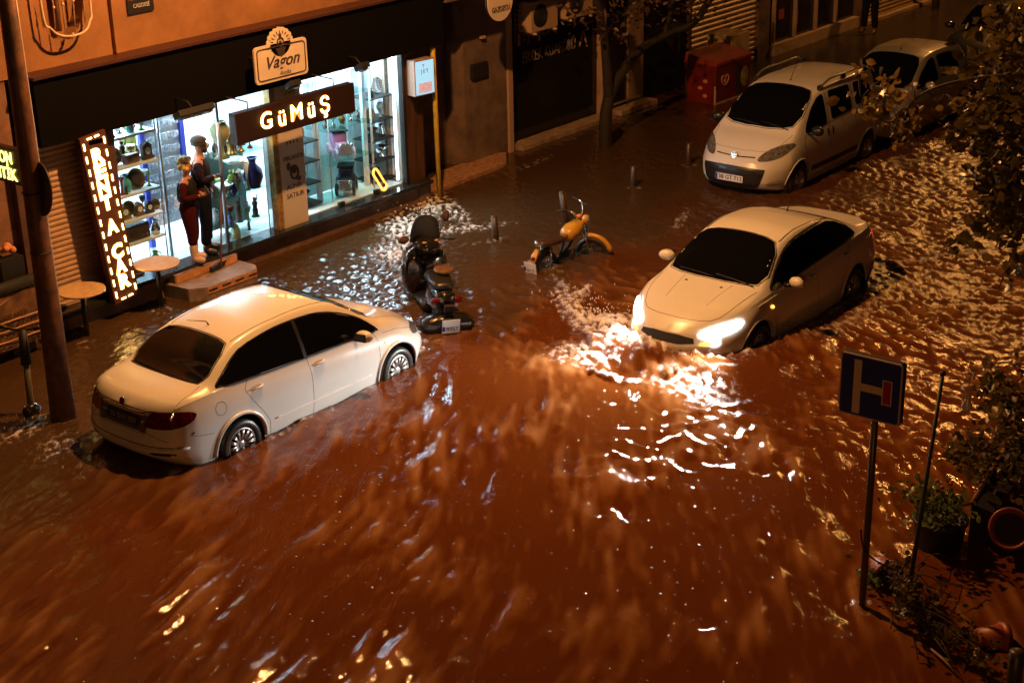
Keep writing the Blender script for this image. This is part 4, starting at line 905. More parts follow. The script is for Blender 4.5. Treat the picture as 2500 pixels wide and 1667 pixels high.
# glass fronts
part('display_glass', M_glass, lambda mb: mb.box((13.26, 17.24, 1.47), (.88, .008, 2.2)))
part('display_glass', M_glass, lambda mb: mb.box((15.16, 17.24, 1.47), (.94, .008, 2.2)))
for x0, x1 in ((16.2, 17.0), (17.0, 17.82), (17.82, 18.5)):
    part('window_pane', M_glass, lambda mb: mb.box(((x0 + x1) / 2, 17.2, 1.48), (x1 - x0 - .008, .008, 2.2)))
for x in (17.0, 17.82): part('glass_clamp', M_blackplastic, lambda mb: mb.box((x, 17.17, .41), (.12, .05, .07)))
part('window_frame', M_blackplastic, lambda mb: mb.box((18.535, 17.18, 1.47), (.06, .10, 2.2)))
part('led_strip', emis('led_white', (.75, .92, 1), 9), lambda mb: mb.box((18.47, 17.30, 1.48), (.03, .03, 2.1)))
part('wooden_post', M_wood, lambda mb: (mb.box((18.66, 17.2, 1.4), (.18, .16, 2.4)), mb.box((18.82, 17.24, 1.35), (.12, .14, 2.6)), mb.box((18.96, 17.28, 1.3), (.12, .2, 2.6))))
part('brick_strip', mat('brick_strip', (.30, .22, .16), .8, nscale=18), lambda mb: mb.box((18.70, 17.66, 1.45), (.16, .06, 2.3)))
# poster column
part('column', mat('cream_column', (.55, .50, .45), .6), lambda mb: mb.box((15.95, 17.16, 1.46), (.50, .14, 2.22)))
part('patterned_strip', M_yellow, lambda mb: mb.box((15.645, 17.17, 1.46), (.10, .13, 2.22)))
po = thing('poster_lettering', 'brown lettering and ring drawing on the cream shop column', 'poster', (15.97, 17.08, 1.3))
M_ptxt = mat('poster_brown', (.07, .05, .05), .6)
text('PIRLANTA', .10, (15.97, 17.086, 1.42), M_ptxt, po, ex=.003, width=.40)
text('ALINIR', .10, (15.95, 17.086, .98), M_ptxt, po, ex=.003, width=.32); text('SATILIR', .10, (15.96, 17.086, .84), M_ptxt, po, ex=.003, width=.36)
mb = MB(); mb.tube([(15.97 + .075 * math.cos(t), 17.084, 1.19 + .10 * math.sin(t)) for t in np.linspace(0, 2 * PI, 24)], .018, 6, closed=False)
mb.ball((15.97, 17.084, 1.22), .05, (1, .15, 1)); mb.ball((15.86, 17.084, 1.30), .045, (1, .1, 1.4)); mb.ball((16.05, 17.084, 1.08), .04, (1.3, .1, 1)); mb.build('ring_drawing', M_ptxt, po, True)
mb = MB()
for k in range(4): mb.ball((15.86 + .07 * k, 17.084, 1.66), .018, (.8, .2, 1.6))
mb.each('drop_mark', M_ptxt, po, True)
mb = MB(); mb.box((15.99, 17.085, 2.40), (.22, .008, .20)); s_ = mb.build('yellow_sticker', mat('sticker_yellow', (.45, .38, .05), .5), po, True); text('Vagon', .08, (15.99, 17.079, 2.43), M_black, s_, ex=.002, shear=.3)
# display furniture ------------------------------------------------
def shelf_unit(name, label, x0, x1, y0, y1, zs, zt, m, posts=True, mp=M_steel, th=.014):
    t = thing(name, label, 'shelf unit', ((x0 + x1) / 2, (y0 + y1) / 2, .33))
    for z in zs: mb = MB(); mb.box(((x0 + x1) / 2, (y0 + y1) / 2, z), (x1 - x0, y1 - y0, th)); mb.build('shelf', m, t, True)
    if posts:
        for x in (x0 + .01, x1 - .01):
            for y in (y0 + .01, y1 - .01): mb = MB(); mb.tube([(x, y, .33), (x, y, zt)], .010, 6); mb.build('post', mp, t, True)
    return t
LZ = [.80, 1.13, 1.50, 1.90, 2.32]
shelf_unit('display_shelf', 'white-edged display shelf crowded with clocks beside the rent a car sign', 12.84, 13.62, 17.30, 17.72, LZ, 2.6, mat('shelf_white', (.66, .70, .72), .4), True, M_steel, .03)
CZ = [.40, .56, 1.02, 1.62]
shelf_unit('glass_case', 'glass display case of vases between the shop door and the cream column', 14.72, 15.60, 17.30, 17.80, CZ[1:], 2.6, M_shelfglass)
RZ_ = [.42, .75, 1.10, 1.42, 1.80]
shelf_unit('dark_shelf', 'dark-shelved white cabinet of silverware at the far end of the shop window', 18.13, 18.66, 17.50, 17.95, RZ_, 2.6, M_black, True, M_wtrim, .02)
shelf_unit('narrow_shelf', 'white cabinet of silverware next to the cream column', 16.28, 16.92, 17.50, 17.95, RZ_, 2.6, M_black, True, M_wtrim, .02)
shelf_unit('glass_shelf', 'glass shelves carrying the two toy cars in the shop window', 17.04, 18.02, 17.40, 17.95, [.34, .98, 1.52, 2.02], 2.6, M_shelfglass, True, M_wtrim, .018)
for x in (16.98, 18.07, 18.74): part('window_upright', M_wtrim, lambda mb: mb.box((x, 17.62, 1.46), (.075, .06, 2.26)))
part('window_back_panel', mat('pale_back', (.62, .72, .76), .5, nscale=5, namt=.15), lambda mb: mb.box((17.5, 18.05, 1.5), (2.5, .03, 2.3)))
part('window_bed', M_wtrim, lambda mb: mb.box((17.36, 17.55, .36), (2.3, .62, .05)))
part('case_back_panel', mat('case_back', (.16, .22, .21), .5), lambda mb: mb.box((15.2, 17.84, 1.0), (.86, .02, 1.2)))
# blue framed jewellery rack behind the doorway
t = thing('jewellery_rack', 'blue-framed rack of small jewellery cards behind the man in the doorway', 'rack', (14.3, 18.1, .33))
for x in (13.98, 14.72): mb = MB(); mb.box((x, 18.1, 1.5), (.08, .05, 2.3)); mb.build('side_frame', mat('shop_blue', (.03, .05, .42), .4), t, True)
m = mat('jewellery_cards', (.85, .90, .95), .4, nscale=26, ndetail=1, col2=(.66, .72, .82)); mb = MB(); mb.box((14.35, 18.14, 1.62), (.68, .03, 2.0)); mb.build('card_board', m, t, True)
for k in range(9): mb = MB(); mb.tube([(14.04, 18.09, .85 + .19 * k), (14.66, 18.09, .85 + .19 * k)], .006, 5); mb.build('rail', M_steel, t, True)
mb = MB()
for r_ in range(9):
    for c_ in range(11): mb.box((14.07 + .056 * c_ + random.uniform(-.006, .006), 18.075, .80 + .19 * r_), (.034, .01, random.uniform(.05, .10)))
o = mb.build('jewellery_cards', mat('card_mix', (.85, .88, .92), .4, nscale=21, ndetail=0, col2=(.25, .32, .50)), t, True); o['kind'] = 'stuff'
# posters inside
for nm, lb, c, x, y, z, w, h in (('poster', 'yellow paper notice behind the upper display shelves', (.68, .74, .05), 13.55, 17.86, 2.02, .30, .40), ('poster', 'pink and white poster at the top left inside the shop', (.85, .55, .55), 13.62, 18.6, 2.45, .4, .3), ('poster', 'green and white poster at the top of the shop window', (.08, .45, .22), 17.20, 18.02, 2.28, .34, .46), ('poster', 'pale red poster high in the right of the shop window', (.8, .45, .42), 18.3, 18.02, 2.38, .32, .3), ('poster', 'grey paper poster beside the blue rack inside the shop', (.35, .40, .50), 13.95, 18.9, 2.2, .4, .5)):
    mb = MB(); mb.box((x, y, z), (w, .012, h)); o = mb.build(nm, mat('paper_%d' % int(x * 100), c, .6, nscale=9, col2=tuple(.4 + .6 * v for v in c)), None); tag(o, lb, 'poster')
# ---- antiques ----------------------------------------------------
def lathe_item(name, m, prof, loc, label, cat, group=None, n=16, extra=None, rz=0):
    t = thing(name, label, cat, loc, rz, group); mb = MB(); mb.lathe(prof, (0, 0, 0), n); mb.build('body', m, t)
    if extra: extra(t)
    return t
BR = mat('aged_brass', (.34, .22, .07), .32, metal=.8, nscale=12); SV = mat('polished_silver', (.72, .74, .74), .18, metal=.95); BZ = mat('dark_bronze', (.07, .05, .035), .4, metal=.5)
CB = mat('cobalt_glass', (.01, .015, .22), .08, coat=1); WC = mat('white_china', (.75, .76, .74), .15); TQ = mat('turquoise_china', (.07, .36, .36), .2); RD = mat('dark_red_china', (.20, .02, .02), .25); GN = mat('green_china', (.10, .20, .04), .3)
def vase(loc, h, m, label, k=0):
    pr = [[(0.001, 0), (.30, 0), (.28, .06), (.42, .35), (.36, .6), (.14, .8), (.16, .92), (.24, 1), (.20, 1)], [(0.001, 0), (.26, 0), (.10, .1), (.09, .3), (.30, .6), (.34, .8), (.20, .95), (.26, 1), (.2, 1)], [(0.001, 0), (.22, 0), (.2, .05), (.10, .12), (.08, .5), (.12, .8), (.26, 1.0), (.2, 1)]][k]
    return lathe_item('vase', m, [(r * h * .8, z * h) for r, z in pr], loc, label, 'vase')
def clock(loc, h, m, label, rz=0):
    t = thing('mantel_clock', label, 'clock', loc, rz); mb = MB(); mb.box((0, 0, h * .1), (h * .8, h * .4, h * .2), None, .004); mb.box((0, 0, h * .45), (h * .6, h * .32, h * .6), None, .006); mb.prism([(-h * .34, h * .75), (h * .34, h * .75), (0, h * 1.0)], h * .34, lambda u, v, w: Vector((u, w - h * .17, v))); mb.build('case', m, t)
    mb = MB(); mb.cyl((0, -h * .16, h * .48), (0, -h * .185, h * .48), h * .19, n=20); f_ = mb.build('dial', WC, t); mb = MB(); mb.tube([(0, -h * .19, h * .48), (0, -h * .19, h * .60)], h * .012, 4); mb.tube([(0, -h * .19, h * .48), (h * .09, -h * .19, h * .45)], h * .012, 4); mb.build('hand', M_black, f_)
    return t
def platter(loc, r, m, label, tilt=-.25):
    t = thing('display_plate', label, 'plate', loc); mb = MB(); R = RX(PI / 2 + tilt); mb.lathe([(.001, -.012), (r * .6, -.012), (r * .72, 0), (r, .014), (r * 1.0, .008), (r * .7, -.01)], (0, 0, r), 24, True, R); mb.build('dish', m, t)
    mb = MB(); mb.box((0, .03, .015), (r * .7, .06, .02)); mb.build('stand', BZ, t); return t
def figure(loc, h, m, label):
    t = thing('figurine', label, 'figurine', loc, random.uniform(-.6, .6)); mb = MB(); mb.lathe([(.001, 0), (.2 * h, 0), (.2 * h, .06 * h), (.13 * h, .1 * h), (.14 * h, .35 * h), (.10 * h, .5 * h), (.15 * h, .68 * h), (.06 * h, .8 * h)], (0, 0, 0), 12); mb.ball((0, 0, .88 * h), .09 * h); mb.tube([(-.13 * h, 0, .7 * h), (-.22 * h, -.05 * h, .5 * h), (-.1 * h, -.12 * h, .45 * h)], .035 * h, 6); mb.tube([(.13 * h, 0, .7 * h), (.24 * h, -.02 * h, .85 * h), (.2 * h, -.05 * h, 1.05 * h)], .03 * h, 6); mb.build('body', m, t); return t
def radio(loc, w, m, label):
    t = thing('old_radio', label, 'radio', loc); mb = MB(); mb.box((0, 0, w * .27), (w, w * .45, w * .54), None, .02); mb.build('case', m, t); mb = MB(); mb.cyl((-w * .2, -w * .225, w * .28), (-w * .2, -w * .24, w * .28), w * .17, n=18); mb.build('speaker_grille', BZ, t)
    for sx in (.15, .33): mb = MB(); mb.cyl((w * sx, -w * .225, w * .14), (w * sx, -w * .27, w * .14), w * .05, n=10); mb.build('knob', BR, t)
    return t
def bowl(loc, r, m, label): return lathe_item('footed_bowl', m, [(.001, 0), (r * .5, 0), (r * .45, .02), (r * .12, .05), (r * .12, .09), (r * .6, .12), (r, .19), (r * .97, .19), (r * .55, .135)], loc, label, 'bowl')
def jug(loc, h, m, label):
    t = lathe_item('jug', m, [(.001, 0), (.28 * h, 0), (.38 * h, .3 * h), (.3 * h, .6 * h), (.15 * h, .8 * h), (.2 * h, h), (.16 * h, h)], loc, label, 'jug'); mb = MB(); mb.tube(spline([(.17 * h, 0, .9 * h), (.42 * h, 0, .8 * h), (.45 * h, 0, .5 * h), (.34 * h, 0, .35 * h)], 5), .03 * h, 6); mb.build('handle', m, t); return t
ROW = {.33: 'floor', .80: 'lowest', 1.13: 'second lowest', 1.50: 'middle', 1.90: 'second highest', 2.32: 'top'}
zo = .017
figure((12.97, 17.42, 2.32 + zo), .24, BZ, 'dark bronze figure at the left of the top display shelf')
vase((13.16, 17.50, 2.32 + zo), .22, SV, 'silver vase in the middle of the top display shelf', 1)
jug((13.30, 17.44, 2.32 + zo), .17, TQ, 'pale turquoise jug on the top display shelf')
vase((13.46, 17.40, 2.32 + zo), .24, GN, 'green flower-necked vase at the right end of the top display shelf', 1)
platter((13.04, 17.52, 1.90 + zo), .12, BR, 'brass plate standing at the left of the second highest shelf'); figure((13.22, 17.56, 1.90 + zo), .30, BZ, 'tall dark figurine at the back of the second highest shelf')
radio((13.24, 17.42, 1.90 + zo), .24, mat('radio_wood', (.14, .07, .03), .35), 'round-faced wooden radio on the second highest shelf'); clock((13.50, 17.40, 1.90 + zo), .25, BZ, 'black mantel clock at the right end of the second highest shelf')
jug((12.93, 17.40, 1.90 + zo), .15, RD, 'dark red jug at the left end of the second highest shelf'); bowl((13.38, 17.60, 1.90 + zo), .08, BR, 'small brass bowl behind the black mantel clock')
vase((13.02, 17.40, 1.50 + zo), .24, RD, 'dark red slim vase on the middle display shelf', 2); vase((13.14, 17.46, 1.50 + zo), .25, TQ, 'turquoise vase on the middle display shelf', 0)
platter((13.30, 17.44, 1.50 + zo), .15, BR, 'large brass plate with dark centre on the middle display shelf'); mb = MB(); mb.cyl((13.30, 17.415, 1.50 + zo + .155), (13.30, 17.40, 1.50 + zo + .16), .085, n=20); o = mb.build('horn_disc', BZ, None); tag(o, 'dark round disc in front of the large brass plate', 'disc')
figure((13.06, 17.36, 1.50 + zo), .13, BZ, 'little dark figurine before the turquoise vase'); vase((13.52, 17.44, 1.50 + zo), .20, GN, 'green vase at the right end of the middle display shelf', 2); bowl((13.56, 17.60, 1.50 + zo), .07, WC, 'white china bowl at the back of the middle display shelf')
clock((13.04, 17.44, 1.13 + zo), .22, BR, 'brass mantel clock at the left of the second lowest shelf'); platter((13.18, 17.52, 1.13 + zo), .11, BR, 'brass plate leaning on the second lowest shelf'); clock((13.28, 17.42, 1.13 + zo), .20, mat('clock_walnut', (.16, .08, .03), .35), 'walnut mantel clock in the middle of the second lowest shelf')
clock((13.44, 17.40, 1.13 + zo), .18, BZ, 'small black clock on the second lowest shelf'); platter((13.58, 17.44, 1.13 + zo), .08, BR, 'small round brass dial at the right end of the second lowest shelf')
radio((13.20, 17.46, .80 + zo), .40, mat('case_dark', (.05, .035, .025), .4), 'wide dark radio on the lowest display shelf'); jug((13.53, 17.42, .80 + zo), .20, SV, 'silver jug at the right end of the lowest display shelf'); vase((12.95, 17.38, .80 + zo), .16, RD, 'red-brown vase left of the wide dark radio', 0)
radio((13.12, 17.46, .335), .26, mat('case_red', (.12, .03, .02), .4), 'small reddish radio on the shop floor under the display shelf'); jug((13.50, 17.45, .335), .22, GN, 'green jug on the shop floor under the display shelf')
cols = (('cream', WC), ('brass', BR), ('dark red', RD), ('green', GN), ('silver', SV), ('dark', BZ))
for i, (z, wd) in enumerate(zip(LZ, ('lowest', 'second lowest', 'middle', 'second highest', 'top'))):
    for j in range(5):
        cn, cm_ = cols[(i + j) % 6]; kind = (bowl, jug, vase)[(i + 2 * j) % 3]; loc = (12.93 + .145 * j, 17.62, z + zo); nm = {bowl: 'bowl', jug: 'jug', vase: 'vase'}[kind]
        kind(loc, .055 if kind is bowl else random.uniform(.12, .18), cm_, 'small %s %s in the back row of the %s display shelf' % (cn, nm, wd))
for i, (z, wd) in enumerate(((.57, 'lower'), (1.03, 'middle'), (1.63, 'upper'))):
    for j in range(5):
        cn, cm_ = cols[(i * 2 + j) % 6]; kind = (jug, vase, bowl)[(i + j) % 3]; nm = {bowl: 'bowl', jug: 'jug', vase: 'vase'}[kind]
        kind((14.82 + .17 * j, 17.68, z), .06 if kind is bowl else random.uniform(.14, .24), cm_, 'small %s %s at the back of the %s glass shelf' % (cn, nm, wd))
lab = ['tall pale green vase at the top left of the glass case', 'brass flower ornament at the top of the glass case', 'round brass plate high in the glass case', 'dark figurine on the upper glass shelf', 'black candlestick on the upper glass shelf', 'white china tureen under the upper glass shelf']
t = vase((14.82, 17.36, 1.63), .55, mat('pale_green_china', (.26, .30, .16), .3), lab[0], 1)
figure((15.04, 17.40, 1.63), .42, BR, lab[1]); platter((15.18, 17.42, 1.92), .13, BR, lab[2]); mb = MB(); mb.tube([(15.18, 17.46, 1.63), (15.18, 17.46, 1.95)], .012, 6); o = mb.build('plate_stand', BZ, None); tag(o, 'thin dark stand under the round brass plate in the glass case', 'stand')
figure((14.88, 17.50, 1.63), .30, BZ, lab[3]); figure((15.02, 17.52, 1.63), .26, BZ, lab[4]); bowl((15.24, 17.42, 1.63), .13, BR, 'brass fruit bowl on the upper glass shelf'); bowl((15.44, 17.44, 1.63), .09, RD, 'dark red bowl on the upper glass shelf')
bowl((14.86, 17.42, 1.03), .14, WC, 'white footed bowl at the left of the middle glass shelf'); figure((15.02, 17.44, 1.03), .38, GN, 'green and brown figurine on the middle glass shelf'); jug((14.98, 17.36, 1.03), .18, CB, 'cobalt blue jug on the middle glass shelf')
lathe_item('tall_vase', WC, [(.001, 0), (.05, 0), (.025, .05), (.022, .3), (.045, .42), (.03, .42)], (15.28, 17.38, 1.03), 'slender white trumpet vase on the middle glass shelf', 'vase'); vase((15.44, 17.42, 1.03), .46, CB, 'tall cobalt blue vase on the middle glass shelf', 0); bowl((15.22, 17.56, 1.30), .19, WC, 'wide white china bowl on a pedestal in the glass case')
mb = MB(); mb.cyl((15.22, 17.56, 1.03), (15.22, 17.56, 1.30), .04, n=12); o = mb.build('pedestal', BZ, None); tag(o, 'dark pedestal under the wide white china bowl', 'pedestal')
jug((14.88, 17.40, .57), .17, mat('blue_white_china', (.5, .55, .7), .2, nscale=20, col2=(.05, .08, .4)), 'blue and white jug on the lower glass shelf'); lathe_item('glass_bell', mat('bell_glass', (.30, .33, .20), .1, metal=.5), [(.07, 0), (.07, .12), (.045, .2), (.001, .23)], (14.95, 17.36, .37), 'clear bell jar low in the glass case', 'bell jar')
figure((15.10, 17.44, .57), .34, mat('reddish_brown', (.10, .05, .04), .5), 'reddish brown figurine on the lower glass shelf'); figure((15.42, 17.42, .57), .32, BZ, 'dark rider statuette at the right of the lower glass shelf'); vase((15.24, 17.38, .57), .20, WC, 'white vase between the two lower figurines', 2)
bowl((14.98, 17.58, .37), .12, mat('grey_tray', (.25, .30, .28), .4), 'grey bowl at the bottom of the glass case'); figure((15.34, 17.50, .37), .16, BZ, 'dark animal figure at the bottom of the glass case')
# silver cabinets: plates, jugs and bowls in order
side = {0: 'lowest', 1: 'second', 2: 'third', 3: 'fourth', 4: 'fifth'}
for cab, (xa, word) in enumerate(((18.13, 'far-end dark'), (16.28, 'column-side'))):
    for i, z in enumerate(RZ_):
        a = [platter, bowl, jug, vase, platter][(i + cab) % 5]; b = [bowl, jug, bowl, platter, jug][(i + 2 * cab) % 5]
        mm = SV if (i + cab) % 3 else mat('tarnished_silver', (.34, .36, .30), .3, metal=.7)
        if a is platter: platter((xa + .38, 17.70, z + .012), .14, mm, 'large silver plate on the %s shelf of the %s cabinet' % (side[i], word))
        elif a is bowl: bowl((xa + .38, 17.66, z + .012), .12, mm, 'silver bowl on the %s shelf of the %s cabinet' % (side[i], word))
        elif a is jug: jug((xa + .38, 17.66, z + .012), .20, mm, 'bright silver jug on the %s shelf of the %s cabinet' % (side[i], word))
        else: vase((xa + .38, 17.66, z + .012), .24, mm, 'silver vase on the %s shelf of the %s cabinet' % (side[i], word), 1)
        if b is platter: platter((xa + .14, 17.66, z + .012), .10, BR, 'small brass plate on the %s shelf of the %s cabinet' % (side[i], word))
        elif b is bowl: bowl((xa + .14, 17.62, z + .012), .09, BZ, 'dark bowl on the %s shelf of the %s cabinet' % (side[i], word))
        else: jug((xa + .14, 17.62, z + .012), .15, BZ, 'dark little jug on the %s shelf of the %s cabinet' % (side[i], word))
for i, x in enumerate((17.18, 17.36, 17.56, 17.76, 17.92)): (bowl if i % 2 else vase)((x, 17.6, 1.535), (.08 if i % 2 else .17), SV if i != 2 else BR, ['silver vase at the left above the pink toy car', 'silver bowl above the pink toy car', 'brass vase above the pink toy car', 'silver bowl right of the brass vase in the window', 'silver vase at the right above the pink toy car'][i])
# toy pedal cars
def toy_car(loc, rz, mbody, mwheel, label, tilt=0):
    t = thing('toy_car', label, 'toy car', loc, rz); mb = MB()
    mb.box((.10, 0, .17), (.34, .17, .12), None, .02); mb.box((-.17, 0, .24), (.22, .24, .26), None, .03); mb.build('body', mbody, t)
    mb = MB(); mb.box((.28, 0, .18), (.03, .19, .20), None, .01); mb.build('radiator', SV, t); mb = MB(); mb.box((-.15, 0, .41), (.30, .27, .03), None, .01); mb.build('roof', M_black, t)
    for sx, sy in ((.2, .14), (.2, -.14), (-.2, .15), (-.2, -.15)):
        mb = MB(); mb.cyl((sx, sy - .018, .10), (sx, sy + .018, .10), .10, n=24); w = mb.build('wheel', M_black if mwheel is M_black else M_wtrim, t)
        mb = MB(); s = 1 if sy > 0 else -1; mb.cyl((sx, sy + .019 * s, .10), (sx, sy + .024 * s, .10), .075, n=24); mb.build('wheel_disc', mwheel if mwheel is not M_black else mat('grey_disc', (.1, .1, .12), .4), w)
    for sy in (.09, -.09): mb = MB(); mb.ball((.30, sy, .25), .035); mb.build('headlight', SV, t)
    for sy in (.12, -.12): mb = MB(); mb.tube(spline([(.32, sy, .12), (.2, sy * 1.1, .23), (.05, sy * 1.1, .12), (-.05, sy * 1.1, .10), (-.2, sy * 1.15, .23), (-.33, sy * 1.1, .12)], 4), .014, 6); mb.build('mudguard', mbody, t)
    return t
toy_car((17.52, 17.62, .995), math.radians(-120), mat('toy_pink', (.62, .26, .52), .35), mat('toy_pink_wheel', (.60, .20, .45), .35), 'pink old-timer toy car on the glass shelf of the shop window')
toy_car((17.56, 17.60, .40), math.radians(-140), mat('toy_navy', (.02, .03, .06), .3), M_black, 'black old-timer toy car at the bottom of the shop window')
mb = MB(); R = RY(math.radians(-33)); fr = lambda u, v, w: Vector((17.83, 17.10, .62)) + R.to_3x3() @ Vector((u, w, v))
mb.tube([fr(.055 * math.cos(a), (.17 if math.sin(a) > 0 else -.17) + .055 * math.sin(a), 0) for a in np.linspace(0, 2 * PI, 25)[:-1]], .017, 8, closed=True)
t = thing('neon_sign', 'small slanted orange neon sign with a dark round charm in the shop window', 'sign', (17.83, 17.10, .40)); o = mb.build('tube', emis('neon_orange', (1, .36, .05), 3.2), t, True)
mb = MB(); mb.ball(fr(0, -.12, -.01), .035); mb.build('charm', mat('charm', (.1, .04, .02), .2), t, True)

# ================================================================== SIGNS ON THE SHOP
M_tube = mat('sign_iron', (.05, .03, .02), .5)
# GUMUS light box
t = thing('lightbox_sign', 'long dark box sign with glowing letters GÜMÜŞ hanging under the fascia', 'sign', (15.5, 16.40, 2.06))
mb = MB(); mb.box((15.48, 16.47, 2.29), (2.36, .14, .44), None, .006); mb.build('sign_box', mat('sign_brown', (.022, .009, .006), .45), t, True)
L_ = emis('led_letter', (1, .55, .16), 20); LH = emis('led_halo', (1, .33, .04), 1.1)
for ch, x, z in (('G', 14.86, 2.30), ('ü', 15.16, 2.28), ('M', 15.45, 2.30), ('ü', 15.74, 2.28), ('Ş', 16.02, 2.29)):
    text(ch, .34, (x, 16.394, z), LH, t, 'letter_glow', ex=.002, bold=.009); text(ch, .34, (x, 16.388, z), L_, t, 'letter', ex=.004, bold=-.001)
for x in (14.6, 16.3): mb = MB(); mb.tube([(x, 16.47, 2.5), (x, 16.47, 2.62), (x, 16.95, 2.64)], .010, 6); mb.build('bracket', M_tube, t, True)
# RENT A CAR
t = thing('rent_sign', 'tall narrow sign with glowing RENT A CAR letters and a dashed light border', 'sign', (12.4, 16.9, .30))
C0 = Vector((12.26, 16.88, 2.58)); C1 = Vector((12.50, 16.88, .28)); upv = (C0 - C1).normalized(); rt = Vector((upv.z, 0, -upv.x)); R = Matrix((rt, upv, Vector((0, -1, 0)))).transposed()
ctr = (C0 + C1) / 2; H_ = (C0 - C1).length; mb = MB(); mb.box(ctr + Vector((0, .04, 0)), (.42, .10, H_ + .06), Matrix((rt, Vector((0, 1, 0)), upv)).transposed().to_4x4(), .005); mb.build('sign_board', mat('rent_brown', (.10, .030, .012), .5), t, True)
LR = emis('led_rent', (1, .62, .17), 15)
for ch, v in zip('RENTACAR', (.88, .66, .44, .22, -.12, -.48, -.70, -.92)):
    text(ch, .27, ctr + upv * v * 1.0 + Vector((0, -.014, 0)), LR, t, 'letter', ex=.004, R=R, width=.18, bold=.011); text(ch, .27, ctr + upv * v + Vector((0, -.011, 0)), LH, t, 'letter_glow', ex=.001, R=R, width=.20, bold=.018)
mb = MB(); n_ = 13
for k in range(n_):
    v = (H_ / 2 - .10) - k * (H_ - .20) / (n_ - 1)
    for s in (-1, 1): a = ctr + rt * .165 * s + upv * v + Vector((0, -.014, 0)); mb.tube([a + upv * .045, a - upv * .045], .011, 6)
for s in (-1, 1):
    for v in (H_ / 2 - .01, -H_ / 2 + .01): a = ctr + rt * .06 * s + upv * v + Vector((0, -.014, 0)); mb.tube([a - rt * .035, a + rt * .035], .011, 6)
mb.each('border_light', LR, t, True)
mb = MB(); mb.box((12.30, 16.95, 2.50), (.26, .16, .10), None, .02); mb.build('top_housing', M_blackplastic, t, True)
# Vagon board
t = thing('hanging_board', 'cream board reading Vagon with a steam engine emblem above the glowing GÜMÜŞ sign', 'sign', (15.43, 16.60, 2.77))
mb = MB(); fr = lambda u, v, w: Vector((15.43 + u, 16.60 + w, 3.03 + v))
def rrect(w, h, r, n=5): return [(sx * (w - r) + r * math.cos(a), sy * (h - r) + r * math.sin(a)) for sx, sy, a0 in ((1, 1, 0), (-1, 1, PI / 2), (-1, -1, PI), (1, -1, 1.5 * PI)) for a in [a0 + PI / 2 * i / n for i in range(n + 1)]]
M_board = mat('cream_board', (.74, .62, .50), .5, nscale=3, namt=.06); mb.prism(rrect(.51, .265, .06), .03, fr); mb.cyl((15.43, 16.63, 3.30), (15.43, 16.60, 3.30), .20, n=28)
for k in range(9): a = PI * (.06 + .88 * k / 8); mb.cyl((15.43 + .21 * math.cos(a), 16.63, 3.28 + .19 * math.sin(a)), (15.43 + .21 * math.cos(a), 16.602, 3.28 + .19 * math.sin(a)), .045, n=12)
mb.build('board', M_board, t, True); M_ink = mat('board_ink', (.05, .03, .03), .6)
mb = MB(); P = [(15.43 + u, 16.598, 3.03 + v) for u, v in rrect(.465, .22, .05)]; mb.tube(P, .010, 5, closed=True); mb.build('border_line', M_ink, t, True)
text('Vagon', .25, (15.43, 16.597, 3.03), M_ink, t, ex=.002, shear=.35, width=.64, bold=.004); text('Antika', .085, (15.48, 16.597, 2.86), M_ink, t, ex=.002, shear=.4)
mb = MB(); mb.tube([(15.43 + .06 * math.cos(a), 16.597, 3.30 + .06 * math.sin(a)) for a in np.linspace(0, 2 * PI, 20)[:-1]], .013, 5, closed=True); mb.cyl((15.43, 16.60, 3.30), (15.43, 16.592, 3.30), .022, n=12); mb.box((15.43, 16.597, 3.39), (.05, .006, .06)); mb.box((15.43, 16.597, 3.21), (.20, .006, .025)); mb.prism([(-.09, 3.20), (.09, 3.20), (.05, 3.12), (0, 3.09), (-.05, 3.12)], .006, lambda u, v, w: Vector((15.43 + u, 16.594 + w, v)))
mb.build('engine_emblem', M_ink, t, True); mb = MB()
for k in range(9): a = PI * (.06 + .88 * k / 8); mb.tube([(15.43 + .14 * math.cos(a), 16.597, 3.29 + .13 * math.sin(a)), (15.43 + .19 * math.cos(a), 16.597, 3.29 + .175 * math.sin(a))], .008, 4)
mb.each('steam_ray', M_ink, t, True)
for x in (15.1, 15.75): mb = MB(); mb.tube([(x, 16.62, 3.1), (x, 16.95, 3.1)], .012, 6); mb.build('bracket', M_tube, t, True)
# floodlights under the fascia
for (q, Y, lb, w) in (((474, 272), 16.55, 'wide black floodlight hanging over the shop door', .62), ((716, 206), 16.62, 'small black floodlight between the Vagon board and the GÜMÜŞ sign', .20), ((884, 163), 16.62, 'small black floodlight at the top right of the shop window', .20)):
    p = fp(*q, Y); t = thing('floodlight', lb, 'floodlight', p); mb = MB(); R = RX(-.5) @ RY(0); mb.box((0, 0, 0), (w, .16, .09), R, .012); mb.build('housing', M_black, t)
    mb = MB(); mb.tube([(-.0, .02, .03), (0, .12, .12), (0, 16.95 - Y, .12)], .012, 6); mb.build('arm', M_black, t); mb = MB(); mb.box((0, -.03, -.055), (w * .9, .11, .01), R); mb.build('lens', mat('dark_lens', (.05, .035, .02), .1), t)
# street name plate
t = thing('street_sign', 'black street name plate reading CADDESİ on the ochre wall', 'sign', (13.49, 17.18, 3.98)); mb = MB(); mb.box((13.50, 17.18, 4.13), (.44, .02, .34), None, .004); mb.build('plate', mat('plate_black', (.02, .02, .022), .35), t, True)
M_sgn = mat('plate_letters', (.55, .50, .48), .5); text('CADDESİ', .075, (13.51, 17.168, 4.06), M_sgn, t, ex=.002, width=.27); text('MİTHATPAŞA', .085, (13.50, 17.168, 4.17), mat('plate_red', (.5, .2, .16), .5), t, ex=.002, width=.39)
